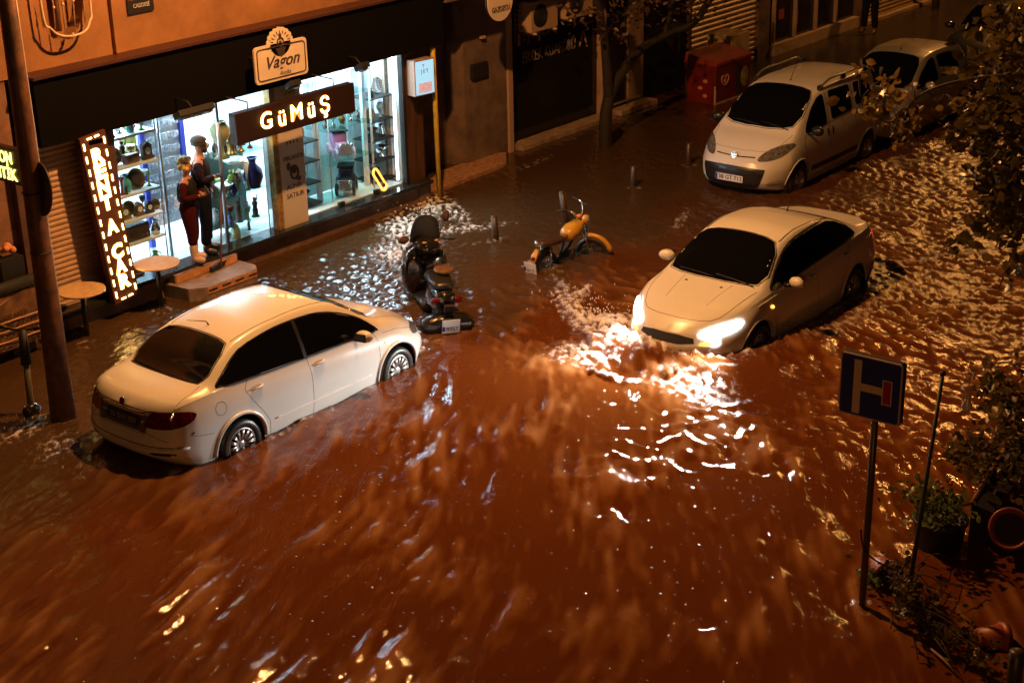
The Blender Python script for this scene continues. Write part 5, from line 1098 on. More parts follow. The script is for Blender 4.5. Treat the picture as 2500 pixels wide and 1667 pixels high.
# JET light box on the yellow pole
yp_ = gp(1041, 470); t = thing('yellow_pole', 'thin yellow pole standing at the corner of the shop', 'pole', (yp_.x - .12, 17.0, -.3)); mb = MB(); mb.tube([(0, 0, 0), (-.03, 0, 2.95)], .042, 12); mb.build('tube', mat('yellow_paint', (.62, .40, .03), .45, nscale=7, namt=.2), t)
mb = MB(); mb.lathe([(.05, 2.94), (.05, 2.99), (.001, 3.0)], (-.03, 0, 0), 12); mb.build('cap', M_black, t)
jx = 18.62; t = thing('blue_lightbox', 'small blue-white backlit sign box reading JET beside the yellow pole', 'sign', (jx, 16.9, 1.80)); R = RZ(math.radians(-8)); mb = MB(); mb.box((18.80, 17.02, 2.13), (.42, .26, .58), R, .01); mb.build('case', mat('jet_case', (.30, .20, .15), .5), t, True)
mb = MB(); mb.box(Vector((18.80, 17.02, 2.13)) + R.to_3x3() @ Vector((0, -.133, 0)), (.38, .006, .54), R); mb.build('lit_face', mat('jet_face', (.3, .6, .8), .4, emit=(.30, .66, .95), estr=.9), t, True)
mb = MB(); mb.box(Vector((18.80, 17.02, 1.97)) + R.to_3x3() @ Vector((0, -.138, 0)), (.28, .006, .16), R); mb.build('red_border_panel', mat('jet_pic', (.8, .75, .8), .4, nscale=30, col2=(.7, .15, .2), emit=(.7, .75, .8), estr=.35), t, True)
RJ = Matrix((R.to_3x3() @ Vector((1, 0, 0)), Vector((0, 0, 1)), R.to_3x3() @ Vector((0, -1, 0)))).transposed(); text('T', .08, Vector((18.77, 17.02, 2.32)) + R.to_3x3() @ Vector((0, -.138, 0)), mat('jet_red', (.6, .05, .08), .4), t, 'letter', ex=.002, R=RJ); text('J', .08, Vector((18.83, 17.02, 2.32)) + R.to_3x3() @ Vector((0, -.138, 0)), mat('jet_red', (.6, .05, .08), .4), t, 'letter', ex=.002, R=RJ); text('J E T', .08, Vector((18.80, 17.02, 2.23)) + R.to_3x3() @ Vector((0, -.138, 0)), mat('jet_blue', (.03, .08, .4), .4), t, ex=.002, R=RJ)
t2 = thing('notice_box', 'dull brown notice box fixed behind the blue-white sign box', 'sign', (19.2, 17.2, 1.8)); mb = MB(); mb.box((19.18, 17.22, 2.12), (.38, .10, .52), R, .01); mb.build('case', mat('notice_brown', (.10, .06, .045), .6, nscale=12), t2, True)
# projecting sign at the left edge, reads from the left
t = thing('projecting_sign', 'projecting dark sign with lit yellow letters VAGON ANTİK at the left edge', 'sign', (11.0, 16.5, 2.0))
RS = Matrix((Vector((0, -1, 0)), Vector((0, 0, 1)), Vector((-1, 0, 0)))).transposed(); ye = emis('led_yellow', (1, .85, .18), 3.2)
cS = xp(14, 404, 10.95); mb = MB(); mb.box(cS + Vector((.06, .16, 0)), (.10, 1.1, .46), None, .01); mb.build('sign_box', mat('sign_brown', (.022, .009, .006), .45), t, True)
text('VAGON', .21, cS + Vector((0, .16, .10)), ye, t, ex=.004, R=RS, bold=.004, width=.62); text('ANTİK', .21, cS + Vector((0, .10, -.11)), ye, t, ex=.004, R=RS, bold=.004, width=.62)
mb = MB(); mb.tube([cS + Vector((.06, .6, .15)), cS + Vector((.06, 1.0, .15))], .02, 6); mb.build('bracket', M_tube, t, True)
# steps in front of the door
t = thing('door_steps', 'low stepped box with orange tiled edges in front of the shop door', 'step', (13.95, 16.8, -.28)); M_step = mat('step_stone', (.34, .24, .18), .5, nscale=9); M_tile = mat('orange_tile', (.70, .34, .16), .5, nscale=12, namt=.2)
poly = [(13.30, 17.1), (14.62, 17.1), (14.62, 16.62), (14.50, 16.46), (13.56, 16.46), (13.36, 16.62)]
mb = MB(); mb.prism([(x, y) for x, y in poly], .48, lambda u, v, w: Vector((u, v, -.29 + w))); mb.build('lower_step', M_step, t, True)
mb = MB(); mb.box((14.03, 16.454, .135), (.92, .008, .10)); mb.box((14.56, 16.54, .135), (.008, .20, .10), RZ(-.64)); mb.build('tile_band', M_tile, t, True)
mb = MB(); mb.box((13.98, 17.0, .25), (1.18, .14, .13), None, .006); u_ = mb.build('upper_step', M_step, t, True); mb = MB(); mb.box((13.98, 16.926, .25), (1.14, .008, .10)); mb.build('tile_band', M_tile, t, True)
mb = MB()
for k in range(4): mb.box((13.66 + .25 * k, 16.449, .135), (.16, .004, .03)); 
mb.each('tile_marking', M_ink, t, True)
# bistro tables
def table(loc, label, first=None):
    t = thing('bistro_table', label, 'table', loc, 0, 'round bistro tables outside the shop'); mb = MB(); mb.cyl((0, 0, .74), (0, 0, .765), .31, n=48); mb.build('tabletop', mat('striped_wood_top', (.74, .50, .28), .22, coat=.5, nscale=2.2, col2=(.55, .34, .17), stretch=(3.5, 14, 1)), t)
    mb = MB(); mb.cyl((0, 0, .735), (0, 0, .742), .29, n=32); mb.cyl((0, 0, .05), (0, 0, .74), .032, n=16); mb.build('column', M_blackplastic, t); mb = MB(); mb.lathe([(.001, .05), (.05, .06), (.20, .02), (.21, 0), (.001, 0)], (0, 0, 0), 28); mb.build('foot', M_blackplastic, t); return t
table((11.70, 16.75, -.11), 'round striped wood table left of the rent a car sign'); table((12.99, 16.78, -.11), 'round striped wood table lit yellow and white right of the rent a car sign')
# printed canvas barrier at the left edge
t = thing('canvas_barrier', 'brown printed canvas barrier lettered VAGON ANTİK at the left edge', 'barrier', (10.6, 16.75, -.1)); M_can = mat('canvas_print', (.30, .15, .08), .7, nscale=5, col2=(.12, .06, .03))
mb = MB(); pts = []
for i in range(25):
    x = 9.4 + 1.72 * i / 24
    for j in range(9): pts.append((x, 16.78 + .012 * math.sin(x * 13 + j), .18 + .72 * j / 8))
mb.poly(pts, [(i * 9 + j, (i + 1) * 9 + j, (i + 1) * 9 + j + 1, i * 9 + j + 1) for i in range(24) for j in range(8)], True); mb.build('canvas', M_can, t, True)
MT = mat('canvas_text', (.60, .34, .16), .7)
for z, w in ((.62, .5), (.50, .9), (.38, .9), (.23, .95)): text('VAGON ANTİK', .085, (10.62, 16.755, z), M_black, t, ex=.002, width=w); 
mb = MB()
for z in (.56, .44, .30): mb.box((10.3, 16.757, z), (1.5, .003, .022))
mb.prism([(9.9, .66), (10.5, .82), (10.62, .86), (10.0, .62)], .003, lambda u, v, w: Vector((u, 16.757 + w, v))); mb.each('printed_stripe', MT, t, True)
for x in (9.5, 11.1): mb = MB(); mb.tube([(x, 16.80, -.1), (x, 16.80, .95)], .022, 8); mb.build('post', M_black, t, True)
mb = MB(); mb.tube([(9.4, 16.82, .98), (11.15, 16.82, .98)], .085, 10); mb.build('rolled_top', M_black, t, True)
mb = MB(); c = fp(18, 613, 17.02)
for k in range(9): mb.ball(c + Vector((random.uniform(-.08, .08), random.uniform(-.1, .1), random.uniform(-.03, .05))), random.uniform(.035, .06))
o = mb.build('flower_bunch', mat('orange_petals', (.65, .26, .12), .7, bump=.01, bscale=40), None); tag(o, 'bunch of pale orange flowers above the canvas barrier', 'flowers')
o = thing('planter', 'dark planter holding the orange flowers', 'planter', (c.x, c.y, -.1)); mb = MB(); mb.box((c.x, c.y, (c.z - .05) / 2 - .05), (.34, .16, c.z - .02)); mb.build('box', M_black, o, True)
# ================================================================== BUILDING TO THE RIGHT
t = b2 = thing('dark_building', 'dark shaded building with the barber shop, shutters and far shop windows', 'building', (20.0, 18.0, 0))
M_dk = mat('grey_brown_wall', (.20, .13, .10), .8, nscale=2.5, bump=.003, bscale=20); M_dg = mat('dark_shopfront', (.012, .011, .011), .12, spec=.4)
part('recess_wall', mat('entry_dark', (.05, .04, .035), .8), lambda mb: (mb.box((20.1, 20.2, 1.5), (2.4, .1, 4)), mb.box((19.16, 18.8, 1.5), (.12, 2.8, 4))), b2)
part('pillar', M_dk, lambda mb: mb.box((21.55, 18.35, 1.4), (1.35, 1.0, 3.4)), b2)
part('pillar_trim', mat('pale_strip', (.40, .27, .20), .6), lambda mb: mb.box((22.12, 17.825, 1.4), (.12, .05, 3.4)), b2)
part('letter_box', M_black, lambda mb: mb.box((21.25, 17.82, 1.68), (.42, .08, .26), None, .01), b2)
part('small_lamp', mat('lamp_cream', (.4, .28, .2), .5), lambda mb: mb.box((21.35, 17.8, 2.25), (.10, .08, .05), None, .01), b2)
part('shopfront_glass', M_dg, lambda mb: mb.box((23.7, 18.10, 1.5), (2.9, .06, 3.0)), b2)
part('front_post', mat('pale_strip', (.40, .27, .20), .6), lambda mb: mb.box((25.25, 18.02, 1.5), (.14, .14, 3.1)), b2)
part('shopfront_glass', M_dg, lambda mb: mb.box((25.75, 18.10, 1.5), (.9, .06, 3.0)), b2)
part('wall_panel', mat('pale_panel', (.26, .17, .12), .7, nscale=3), lambda mb: mb.box((26.45, 18.08, 1.5), (.52, .14, 3.1)), b2)
part('shopfront_glass', M_dg, lambda mb: mb.box((27.6, 18.12, 1.5), (1.8, .06, 3.1)), b2)
part('wall_panel', M_dk, lambda mb: mb.box((31.55, 18.10, 1.5), (.50, .2, 3.2)), b2)
part('wall_panel', M_pil, lambda mb: mb.box((28.50, 18.10, 1.5), (.10, .16, 3.2)), b2)
shutter(28.55, 31.3, .05, 3.0, 18.06, .115, mat('lit_shutter', (.42, .30, .17), .45, metal=.15), 'roller_shutter', b2, .03)
part('rear_wall', M_dk, lambda mb: mb.box((42, 18.6, 2), (45, .6, 5)), b2)
part('overhang', M_dk, lambda mb: mb.box((23.9, 17.7, 3.45), (8.8, 1.4, .5)), b2)
part('threshold', mat('marble_sill', (.42, .30, .22), .4, nscale=5), lambda mb: (mb.box((23.8, 17.86, .02), (3.0, .36, .12), None, .01), mb.box((26.1, 17.82, .05), (1.3, .30, .10), None, .01)), b2)
part('metal_sill', M_steel, lambda mb: (mb.box((25.9, 18.0, .16), (1.4, .05, .04)), mb.box((26.2, 17.5, .0), (.9, .05, .03))), b2)
# far shop windows
part('window_sill_wall', mat('cream_sill', (.50, .36, .24), .6, nscale=4, namt=.12), lambda mb: mb.box((34.0, 18.02, .10), (4.2, .20, .36)), b2)
for i in range(4):
    x = 32.5 + 1.0 * i
    part('shop_window', mat('far_glass', (.035, .022, .014), .1, nscale=3), lambda mb: mb.box((x, 18.08, 1.7), (.93, .05, 2.8)), b2)
    part('window_mullion', mat('cream_mullion', (.42, .30, .20), .5), lambda mb: mb.box((x - .5, 18.02, 1.7), (.05, .10, 2.8)), b2)
part('wall_panel', M_dk, lambda mb: mb.box((36.35, 18.10, 1.5), (.55, .16, 3.2)), b2)
shutter(36.65, 41.5, .05, 3.0, 18.06, .10, MATS['lit_shutter'], 'roller_shutter', b2, .03)
part('shutter_sill', mat('cream_sill', (.50, .36, .24), .6), lambda mb: mb.box((39.0, 17.92, .06), (5, .16, .08)), b2)
part('window_sticker', mat('sticker_red', (.32, .05, .03), .6), lambda mb: (mb.box((32.4, 18.045, .9), (.25, .01, .22)), mb.box((33.1, 18.045, .7), (.2, .01, .3))), b2)
# signs of the barber
t = thing('barber_sign', 'dim grey lettering By ARDA ERKEK KUAFÖRÜ on the dark barber shop glass', 'sign', (23.5, 18.06, 1.6)); MG = mat('barber_grey', (.24, .20, .19), .6)
text('By ARDA', .30, (23.28, 18.055, 2.0), MG, t, ex=.006, width=.95); text('ERKEK KUAFÖRÜ', .30, (23.62, 18.055, 1.58), MG, t, ex=.006, width=1.65)
mb = MB(); mb.prism([(24.55, 1.50), (24.60, 1.50), (24.72, 1.80), (24.69, 1.80)], .01, lambda u, v, w: Vector((u, 18.05 + w, v))); mb.prism([(24.80, 1.46), (24.84, 1.46), (24.72, 1.80), (24.70, 1.80)], .01, lambda u, v, w: Vector((u, 18.052 + w, v))); mb.build('scissor_mark', mat('scissor', (.55, .30, .2), .5), t, True)
gz = fp(1215, 3, 16.9); gz.y = 0; gz = Vector((gz.x, 16.9, gz.z)); t = thing('round_sign', 'round cream sign reading GAZOZCU cut by the top edge', 'sign', gz - Vector((0, 0, .36)))
mb = MB(); mb.cyl(gz, gz - Vector((0, .06, 0)), .33, n=40); mb.build('disc', mat('cream_disc', (.74, .60, .52), .5), t, True)
mb = MB(); mb.tube([gz + Vector((.335 * math.cos(a), -.03, .335 * math.sin(a))) for a in np.linspace(0, 2 * PI, 40)[:-1]], .014, 6, closed=True); mb.build('rim', M_black, t, True); text('GAZOZCU', .13, gz + Vector((0, -.068, -.13)), M_ink, t, ex=.003, width=.46)
mb = MB(); mb.tube([gz + Vector((0, 0, .2)), gz + Vector((0, .95, .2))], .02, 6); mb.build('arm', M_black, t, True)
def ac(loc, label):
    t = thing('air_conditioner', label, 'air conditioner', loc); M_ac = mat('ac_cream', (.42, .28, .18), .5)
    mb = MB(); mb.box((0, 0, .28), (.80, .30, .55), None, .015); mb.build('casing', M_ac, t)
    mb = MB()
    for k in range(5): r_ = .045 + .04 * k; mb.tube([(-.12 + r_ * math.cos(a), -.156, .28 + r_ * math.sin(a)) for a in np.linspace(0, 2 * PI, 24)[:-1]], .005, 4, closed=True)
    mb.build('fan_grille', M_black, t); mb = MB(); mb.cyl((-.12, -.151, .28), (-.12, -.154, .28), .21, n=24); mb.build('fan_opening', M_black, t)
    mb = MB()
    for x in (-.3, .3): mb.box((x, .02, -.02), (.04, .44, .04)); mb.box((x, .22, -.14), (.04, .04, .28))
    mb.each('bracket', M_ac, t)
p = fp(1325, 62, 17.6); ac((22.85, 17.72, 2.15), 'cream air conditioner with a fan grille above the barber lettering'); ac((23.95, 17.72, 2.22), 'second cream air conditioner nearer the tree')
t = thing('wall_ladder', 'dark iron grille beside the air conditioner with the fan grille', 'grille', (22.35, 17.8, 1.9)); mb = MB()
for k in range(10): mb.box((22.38, 17.78, 2.05 + .09 * k), (.24, .02, .02))
for x in (22.27, 22.49): mb.box((x, 17.80, 2.45), (.02, .02, .95))
mb.build('grille_bars', M_pil, t, True)
# entrance ramp lit orange at the corner
poly = [gp(*q, .06) for q in ((1036, 478), (1040, 445), (1075, 418), (1130, 398), (1200, 375), (1236, 372), (1236, 398), (1160, 428), (1090, 455))]
mb = MB(); mb.prism([(p.x, p.y) for p in poly], .34, lambda u, v, w: Vector((u, v, -.28 + w))); o = mb.build('paved_ramp', mat('ramp_stone', (.45, .26, .15), .7, nscale=12, namt=.3, col2=(.20, .09, .05), bump=.01, bscale=10), None); tag(o, 'orange-lit stone ramp at the dark entrance right of the shop', 'ramp')
# ice-cream freezer
t = thing('icecream_freezer', 'red ice-cream chest freezer with heart swirls in front of the shutter', 'freezer', (27.9, 16.95, -.02), math.radians(-1)); M_red = mat('freezer_red', (.19, .016, .012), .35, nscale=4, namt=.2)
mb = MB(); mb.poly([(-.62, -.33, 0), (.62, -.33, 0), (.62, .33, 0), (-.62, .33, 0), (-.66, -.38, .80), (.66, -.38, .80), (.66, .38, .80), (-.66, .38, .80)], [(0, 3, 2, 1), (4, 5, 6, 7), (0, 1, 5, 4), (1, 2, 6, 5), (2, 3, 7, 6), (3, 0, 4, 7)]); mb.build('cabinet', M_red, t)
mb = MB(); mb.box((0, 0, .84), (1.36, .80, .08), None, .02); mb.poly([(-.66, -.38, .88), (.66, -.38, .88), (.66, .38, 1.02), (-.66, .38, 1.02), (-.66, .38, .88), (.66, .38, .88)], [(0, 1, 2, 3), (0, 3, 4), (1, 5, 2)]); mb.build('lid', mat('freezer_lid', (.24, .035, .02), .3), t)
mb = MB(); mb.box((0, -.338, .025), (1.26, .02, .04)); mb.box((-.625, -.335, .42), (.03, .03, .8)); mb.build('pale_trim', mat('trim_cream', (.5, .34, .26), .5), t)
mb = MB(); h_ = [(.0, -.10), (-.14, .03), (-.13, .12), (-.06, .14), (0, .07), (.06, .14), (.13, .12), (.14, .03)]; mb.tube([Vector((-.32 + a, -.372 + .0 * b, .45 + b)) for a, b in [(p.x, p.y) for p in chaikin([(a, b, 0) for a, b in h_], 2)]], .014, 5, closed=True); mb.tube([Vector((-.32 + .05 * math.cos(a) * (1 - a / 12), -.372, .46 + .05 * math.sin(a) * (1 - a / 12))) for a in np.linspace(0, 7, 16)], .010, 5); mb.build('heart_emblem', mat('emblem_pale', (.55, .22, .16), .5), t)
mb = MB(); mb.prism([(.05, .12), (.30, .10), (.22, .40), (.30, .66), (.10, .70)], .006, lambda u, v, w: Vector((u, -.385 + w + .0 * v, v))); mb.build('dark_picture', M_black, t); mb = MB(); mb.ball((.42, -.375, .42), .15, (1, .08, 1.5)); mb.build('cone_picture', mat('cone_pic', (.42, .30, .14), .5, nscale=9, col2=(.12, .05, .03)), t)
mb = MB()
for k in range(4): mb.ball((-.645, -.1 + .12 * (k % 2), .18 + .15 * k), .05, (.1, 1.2, .8))
mb.each('swirl_mark', MATS['emblem_pale'], t)
t = thing('cream_box', 'tall cream metal cabinet against the shutter beside the red freezer', 'cabinet', (29.1, 17.45, 0)); mb = MB(); mb.box((0, 0, .55), (.75, .60, 1.10), None, .015); mb.build('casing', mat('cream_cabinet', (.46, .33, .19), .5, nscale=4, namt=.1), t); mb = MB(); mb.box((.05, -.302, .55), (.6, .006, .95)); mb.build('door', mat('cream_cabinet2', (.42, .30, .17), .5), t)

# ================================================================== STREET FURNITURE
M_boll = mat('rusty_bollard', (.06, .035, .022), .4, nscale=8, bump=.001)
def bollard(x, y, h, label, lean=(0, 0), r=.055):
    t = thing('bollard', label, 'bollard', (x, y, -.28), 0, 'bollards along the flooded kerb'); hh = h + .28; mb = MB(); top = Vector((lean[0], lean[1], hh)); mb.tube([(0, 0, 0), top], r, 16); mb.lathe([(r, 0), (r * .9, .02), (r * .5, .03), (.001, .032)], top, 16); mb.build('post', M_boll, t)
    return t
for q, h, lb, ln in (((996, 680), .42, 'brown bollard between the parked white saloon and the black scooter', (-.02, 0)), ((1211, 584), .36, 'brown bollard behind the black scooter, foaming at its foot', (-.03, 0)), ((1388, 540), .48, 'tall dark bollard right behind the yellow moped', (-.10, .05)), ((1546, 455), .34, 'dim bollard in the dark water left of the white van', (0, 0)), ((1681, 400), .36, 'dim bollard right beside the corner of the white van', (0, 0))):
    p = gp(*q); bollard(p.x, p.y, h, lb, ln)
p = gp(2475, 1668); bollard(p.x, p.y, .30, 'thick flat-topped bollard at the bottom right corner', (0, 0), .065)
# leaning street lamp pole with traffic sign seen from the side
px = gp(155, 1018); t = lp = thing('street_lamp', 'thick rusty street lamp pole standing left of the parked white saloon', 'street lamp', (px.x, px.y, -.3))
tp = xp(25, 60, px.x + .04) - Vector(t.location); mb = MB(); bs = Vector((0, 0, 0)); dirn = (tp - bs).normalized(); mb.tube([bs, bs + dirn * 1.6, bs + dirn * 3.4, bs + dirn * 8.9], [.155, .125, .108, .07], 24); mb.build('pole', mat('rusty_pole', (.20, .085, .045), .5, nscale=7, namt=.3, col2=(.07, .035, .025), bump=.003, bscale=30), t)
top = bs + dirn * 8.8; hd = LAMP1 - Vector(t.location) + Vector((0, 0, .10))
mb = MB(); mb.tube(spline([top, top + Vector((.3, -.3, .25)), hd + Vector((-.5, .4, .12)), hd + Vector((-.15, .12, .08))], 6), .035, 10); mb.build('arm', MATS['rusty_pole'], t)
mb = MB(); mb.ball(hd + Vector((0, 0, .06)), .30, (1, .55, .32)); bmesh.ops.delete(mb.bm, geom=[v for v in mb.bm.verts if v.co.z < hd.z + .03], context='VERTS'); mb.build('lamp_head', M_black, t)
mb = MB(); mb.ball(hd - Vector((0, 0, .0)), .07); mb.build('bulb', emis('sodium_bulb', (1, .5, .15), 30), t)
mb = MB()
for s_ in (2.35, 3.05): mb.tube([bs + dirn * s_ + Vector((.118 * math.cos(a), .118 * math.sin(a), 0)) for a in np.linspace(0, 2 * PI, 20)[:-1]], .010, 5, closed=True)
mb.each('clamp_band', M_black, t)
mb = MB(); mb.tube([bs + dirn * (1.2 + .5 * k) + Vector((.135 - .006 * k, -.03, 0)) for k in range(9)], .012, 6); mb.build('pale_cable', mat('pale_cable', (.55, .55, .55), .4), t)
t = thing('round_traffic_sign', 'round traffic sign seen from its black edge on the lamp pole', 'sign', px); n_ = Vector((.985, -.17, 0)).normalized(); c = xp(98, 462, px.x + .05); c = fp(100, 462, px.y - .10); mb = MB()
u = Vector((0, 0, 1)); nn = Vector((.45, .88, .12)).normalized()
def tilted(c, n, r, th, mb): mb.cyl(c - n * th / 2, c + n * th / 2, r, n=40)
dv = ray(100, 462).normalized(); side = Vector((0, 0, 1)).cross(dv).normalized(); nn = (-side * .93 + dv * .36).normalized()
tilted(c, nn, .30, .02, mb); mb.build('disc', mat('sign_back', (.03, .02, .02), .5), t, True); mb = MB(); mb.tube([c, c + (Vector((px.x, px.y, c.z)) - c) * .6], .02, 6); mb.build('bracket', M_black, t, True)
# second lamp post far up the street
t = thing('street_lamp', 'distant street lamp beyond the top right corner lighting the chopped water', 'street lamp', (39.4, 17.4, 0)); mb = MB(); mb.tube([(0, 0, 0), (0, 0, 8.2)], [.10, .06], 12); mb.tube([(0, 0, 8.2), (-.15, -1.2, 8.5), (-.4, -2.1, 8.42)], .03, 8); mb.build('pole', MATS['rusty_pole'], t); mb = MB(); mb.box((-.4, -2.2, 8.47), (.5, .3, .08), None, .03); mb.build('lamp_head', M_black, t); mb = MB(); mb.ball((-.4, -2.2, 8.36), .07); mb.build('bulb', MATS['sodium_bulb'], t)
light('street_light', 'POINT', LAMP1 - Vector((0, 0, .14)), 3700, SODIUM, .12); light('street_light', 'POINT', LAMP2 - Vector((0, 0, .2)), 1200, (1, .40, .085), .2)
# the next lamp of the row, behind the viewer's left
t = thing('street_lamp', 'street lamp behind the viewer at the near end of the street', 'street lamp', (-9.0, -1.0, -.3)); mb = MB(); mb.tube([(0, 0, 0), (0, 0, 8.6)], [.10, .06], 12); mb.tube([(0, 0, 8.5), (0, -2.4, 8.8)], .03, 8); mb.build('pole', MATS['rusty_pole'], t); mb = MB(); mb.box((0, -2.5, 8.8), (.5, .3, .08), None, .03); mb.build('lamp_head', M_black, t); mb = MB(); mb.ball((0, -2.5, 8.7), .07); mb.build('bulb', MATS['sodium_bulb'], t); light('street_light', 'POINT', LAMP0, 1500, SODIUM, .12)
# dead-end sign
b = gp(2104, 1480); t = thing('dead_end_sign', 'blue dead-end side road sign on a thin grey post', 'sign', (b.x, b.y, -.28)); mb = MB(); mb.tube([(0, 0, 0), (.0, -.0, 2.68)], .032, 16); mb.build('post', mat('grey_post', (.10, .075, .06), .35, metal=.4), t)
yaw = math.radians(180); c0 = Vector((-.045, 0, 2.43)); nx_ = Vector((-1, -.02, 0)).normalized(); rx = Vector((nx_.y, -nx_.x, 0)) * -1
rx = Vector((0, 0, 1)).cross(nx_).normalized(); RR = Matrix((rx, Vector((0, 0, 1)), nx_)).transposed()
cc = (xp(2124, 949, b.x - .045) - Vector(t.location)); SW = .285
def sp(poly, d0, d1): return poly, lambda u, v, w: cc + rx * u + Vector((0, 0, v)) + nx_ * (d0 + w)
def sprism(name, poly, d0, th, m, par): mb = MB(); mb.prism(poly, th, lambda u, v, w: cc + rx * u + Vector((0, 0, v)) + nx_ * (d0 + w)); return mb.build(name, m, par)
bd = sprism('sign_board', rrect(SW, SW, .03), -.02, .02, mat('sign_pink_white', (.62, .45, .42), .4), t)
sprism('board_rim', rrect(SW + .006, SW + .006, .032), -.065, .05, M_black, t)
sprism('blue_face', rrect(SW - .012, SW - .012, .026), .001, .002, mat('sign_blue', (.010, .035, .26), .4), bd)
MW = mat('sign_cream', (.74, .60, .45), .4); x0 = -SW
sprism('white_bar', [(-.155, -.255), (-.085, -.255), (-.085, .245), (-.155, .245)], .004, .002, MW, bd); sprism('white_bar', [(-.084, -.035), (.12, -.035), (.12, .035), (-.084, .035)], .004, .002, MW, bd)
sprism('red_bar_border', [(.115, -.115), (.205, -.115), (.205, .115), (.115, .115)], .007, .002, MW, bd); sprism('red_bar', [(.125, -.105), (.195, -.105), (.195, .105), (.125, .105)], .010, .002, mat('sign_red', (.38, .02, .015), .4), bd)
# thin leaning pole
a = gp(2205, 1500); b_ = dp(2302, 912, 0); 
P1 = Vector((0, 0, CH)) + ray(2302, 912) * ((2.2 - CH) / ray(2302, 912).z); t = thing('thin_pole', 'thin dark leaning pole right of the dead-end sign with plants caught at its foot', 'pole', (a.x, a.y, -.28)); mb = MB(); mb.tube([Vector((a.x, a.y, -.28)), P1], [.022, .016], 10); mb.ball(P1, .028); mb.build('rod', M_black, t, True)
mb = MB(); mb.tube(spline([Vector((a.x, a.y, .6)) * 1, (a.x + .05, a.y + .1, .4), (a.x - .2, a.y + .3, .62), (a.x - .3, a.y + .33, .9)], 6), .008, 5); mb.build('loose_cable', M_black, t, True)
# hanging bulb
bp = dp(2361, 990, 9.3); t = thing('hanging_bulb', 'unlit white bulb with socket hanging on a thin cable', 'light bulb', bp); mb = MB(); mb.lathe([(.001, -.036), (.02, -.033), (.031, -.018), (.031, 0), (.018, .028), (.012, .05)], (0, 0, 0), 16); mb.build('bulb', mat('bulb_white', (.62, .44, .36), .25), t)
mb = MB(); mb.lathe([(.014, .045), (.018, .06), (.018, .10), (.030, .115), (.036, .12), (.001, .122)], (0, 0, 0), 16); mb.build('socket', mat('socket_pale', (.60, .40, .30), .5), t); mb = MB(); mb.tube([(0, 0, .12), (.01, 0, .22)], .004, 5); mb.build('drop_cable', mat('pale_cable2', (.35, .22, .15), .5), t)
t = thing('overhead_cable', 'thin dark cable the unlit bulb hangs from', 'cable', bp + Vector((.01, 0, .22))); mb = MB(); d_ = CR * 1; mb.tube([bp + Vector((.01, 0, .22)), bp + CR * .5 + Vector((0, 0, .27)), bp + CR * 2 + Vector((0, 0, .8))], .0025, 5); mb.build('cable', M_black, t, True)
# crates, pots and wrecked plants bottom right -------------------------------------------------
M_terra = mat('terracotta', (.30, .06, .022), .45, nscale=7, namt=.15); M_soil = mat('soil', (.03, .018, .012), .9)
def pot(loc, r, h, M, label, name='flower_pot'):
    t = thing(name, label, 'flower pot', loc); mb = MB(); mb.lathe([(.001, 0), (r * .65, 0), (r * .92, h * .8), (r * .92, h * .82), (r * 1.06, h * .82), (r * 1.06, h), (r * .92, h), (r * .6, .03), (.001, .03)], (0, 0, 0), 28, True, M); mb.build('pot_body', M_terra, t)
    mb = MB(); mb.lathe([(.001, h * .62), (r * .84, h * .62)], (0, 0, 0), 20, False, M); mb.build('soil', M_soil, t); return t
def lookR(ax): return Vector(ax).to_track_quat('Z', 'Y').to_matrix().to_4x4()
view = -CF
p = gp(2385, 1560, .05); pot(p - CR * .0, .15, .26, lookR(CR * 1.0 + CF * .15 - CU * .05), 'fallen terracotta pot lying on its side at the lower right')
p = gp(2466, 1290, .22); pot(p, .19, .30, lookR(CR * -.25 - CF * .8 + CU * .1), 'orange-rimmed pot tipped towards the viewer at the right edge')
p = gp(2146, 1378, .10); pot(p, .14, .22, lookR(-CF * .8 + CR * .2 - CU * .3), 'small terracotta pot half sunk behind the dead-end signpost')
t = thing('plant_trough', 'dark tilted plant trough with a pale brown rim at the right edge', 'planter', gp(2430, 1260)); A = gp(2372, 1228, .42); B = gp(2490, 1040, .70); up = Vector((0, 0, 1)); sd = (B - A).cross(up).normalized(); L_v = (B - A)
mb = MB(); d0 = sd * .24; P = [A, B, B + d0 + Vector((0, 0, -.05)), A + d0 + Vector((0, 0, -.05))]; Q = [v - Vector((0, 0, .55)) for v in P]; mb.poly(P + Q, [(0, 1, 2, 3), (7, 6, 5, 4), (0, 4, 5, 1), (1, 5, 6, 2), (2, 6, 7, 3), (3, 7, 4, 0)]); mb.build('box', mat('trough_dark', (.012, .009, .008), .5), t, True)
mb = MB(); mb.tube([A, A.lerp(B, .5) + Vector((0, 0, .02)), B], [.022, .026, .022], 8); mb.tube([A, A - L_v.normalized() * .08 - CR * .22], .016, 8); mb.each('rim', mat('trough_rim', (.30, .15, .08), .7, nscale=14), t, True)
t = thing('dark_tub', 'black plastic tub standing in the water under green plants', 'planter', gp(2290, 1310)); p = gp(2290, 1330); mb = MB(); mb.lathe([(.001, -.2), (.20, -.2), (.25, .28), (.27, .28), (.27, .31), (.23, .31), (.22, .2), (.001, .2)], p, 24); mb.build('tub', M_black, t, True)
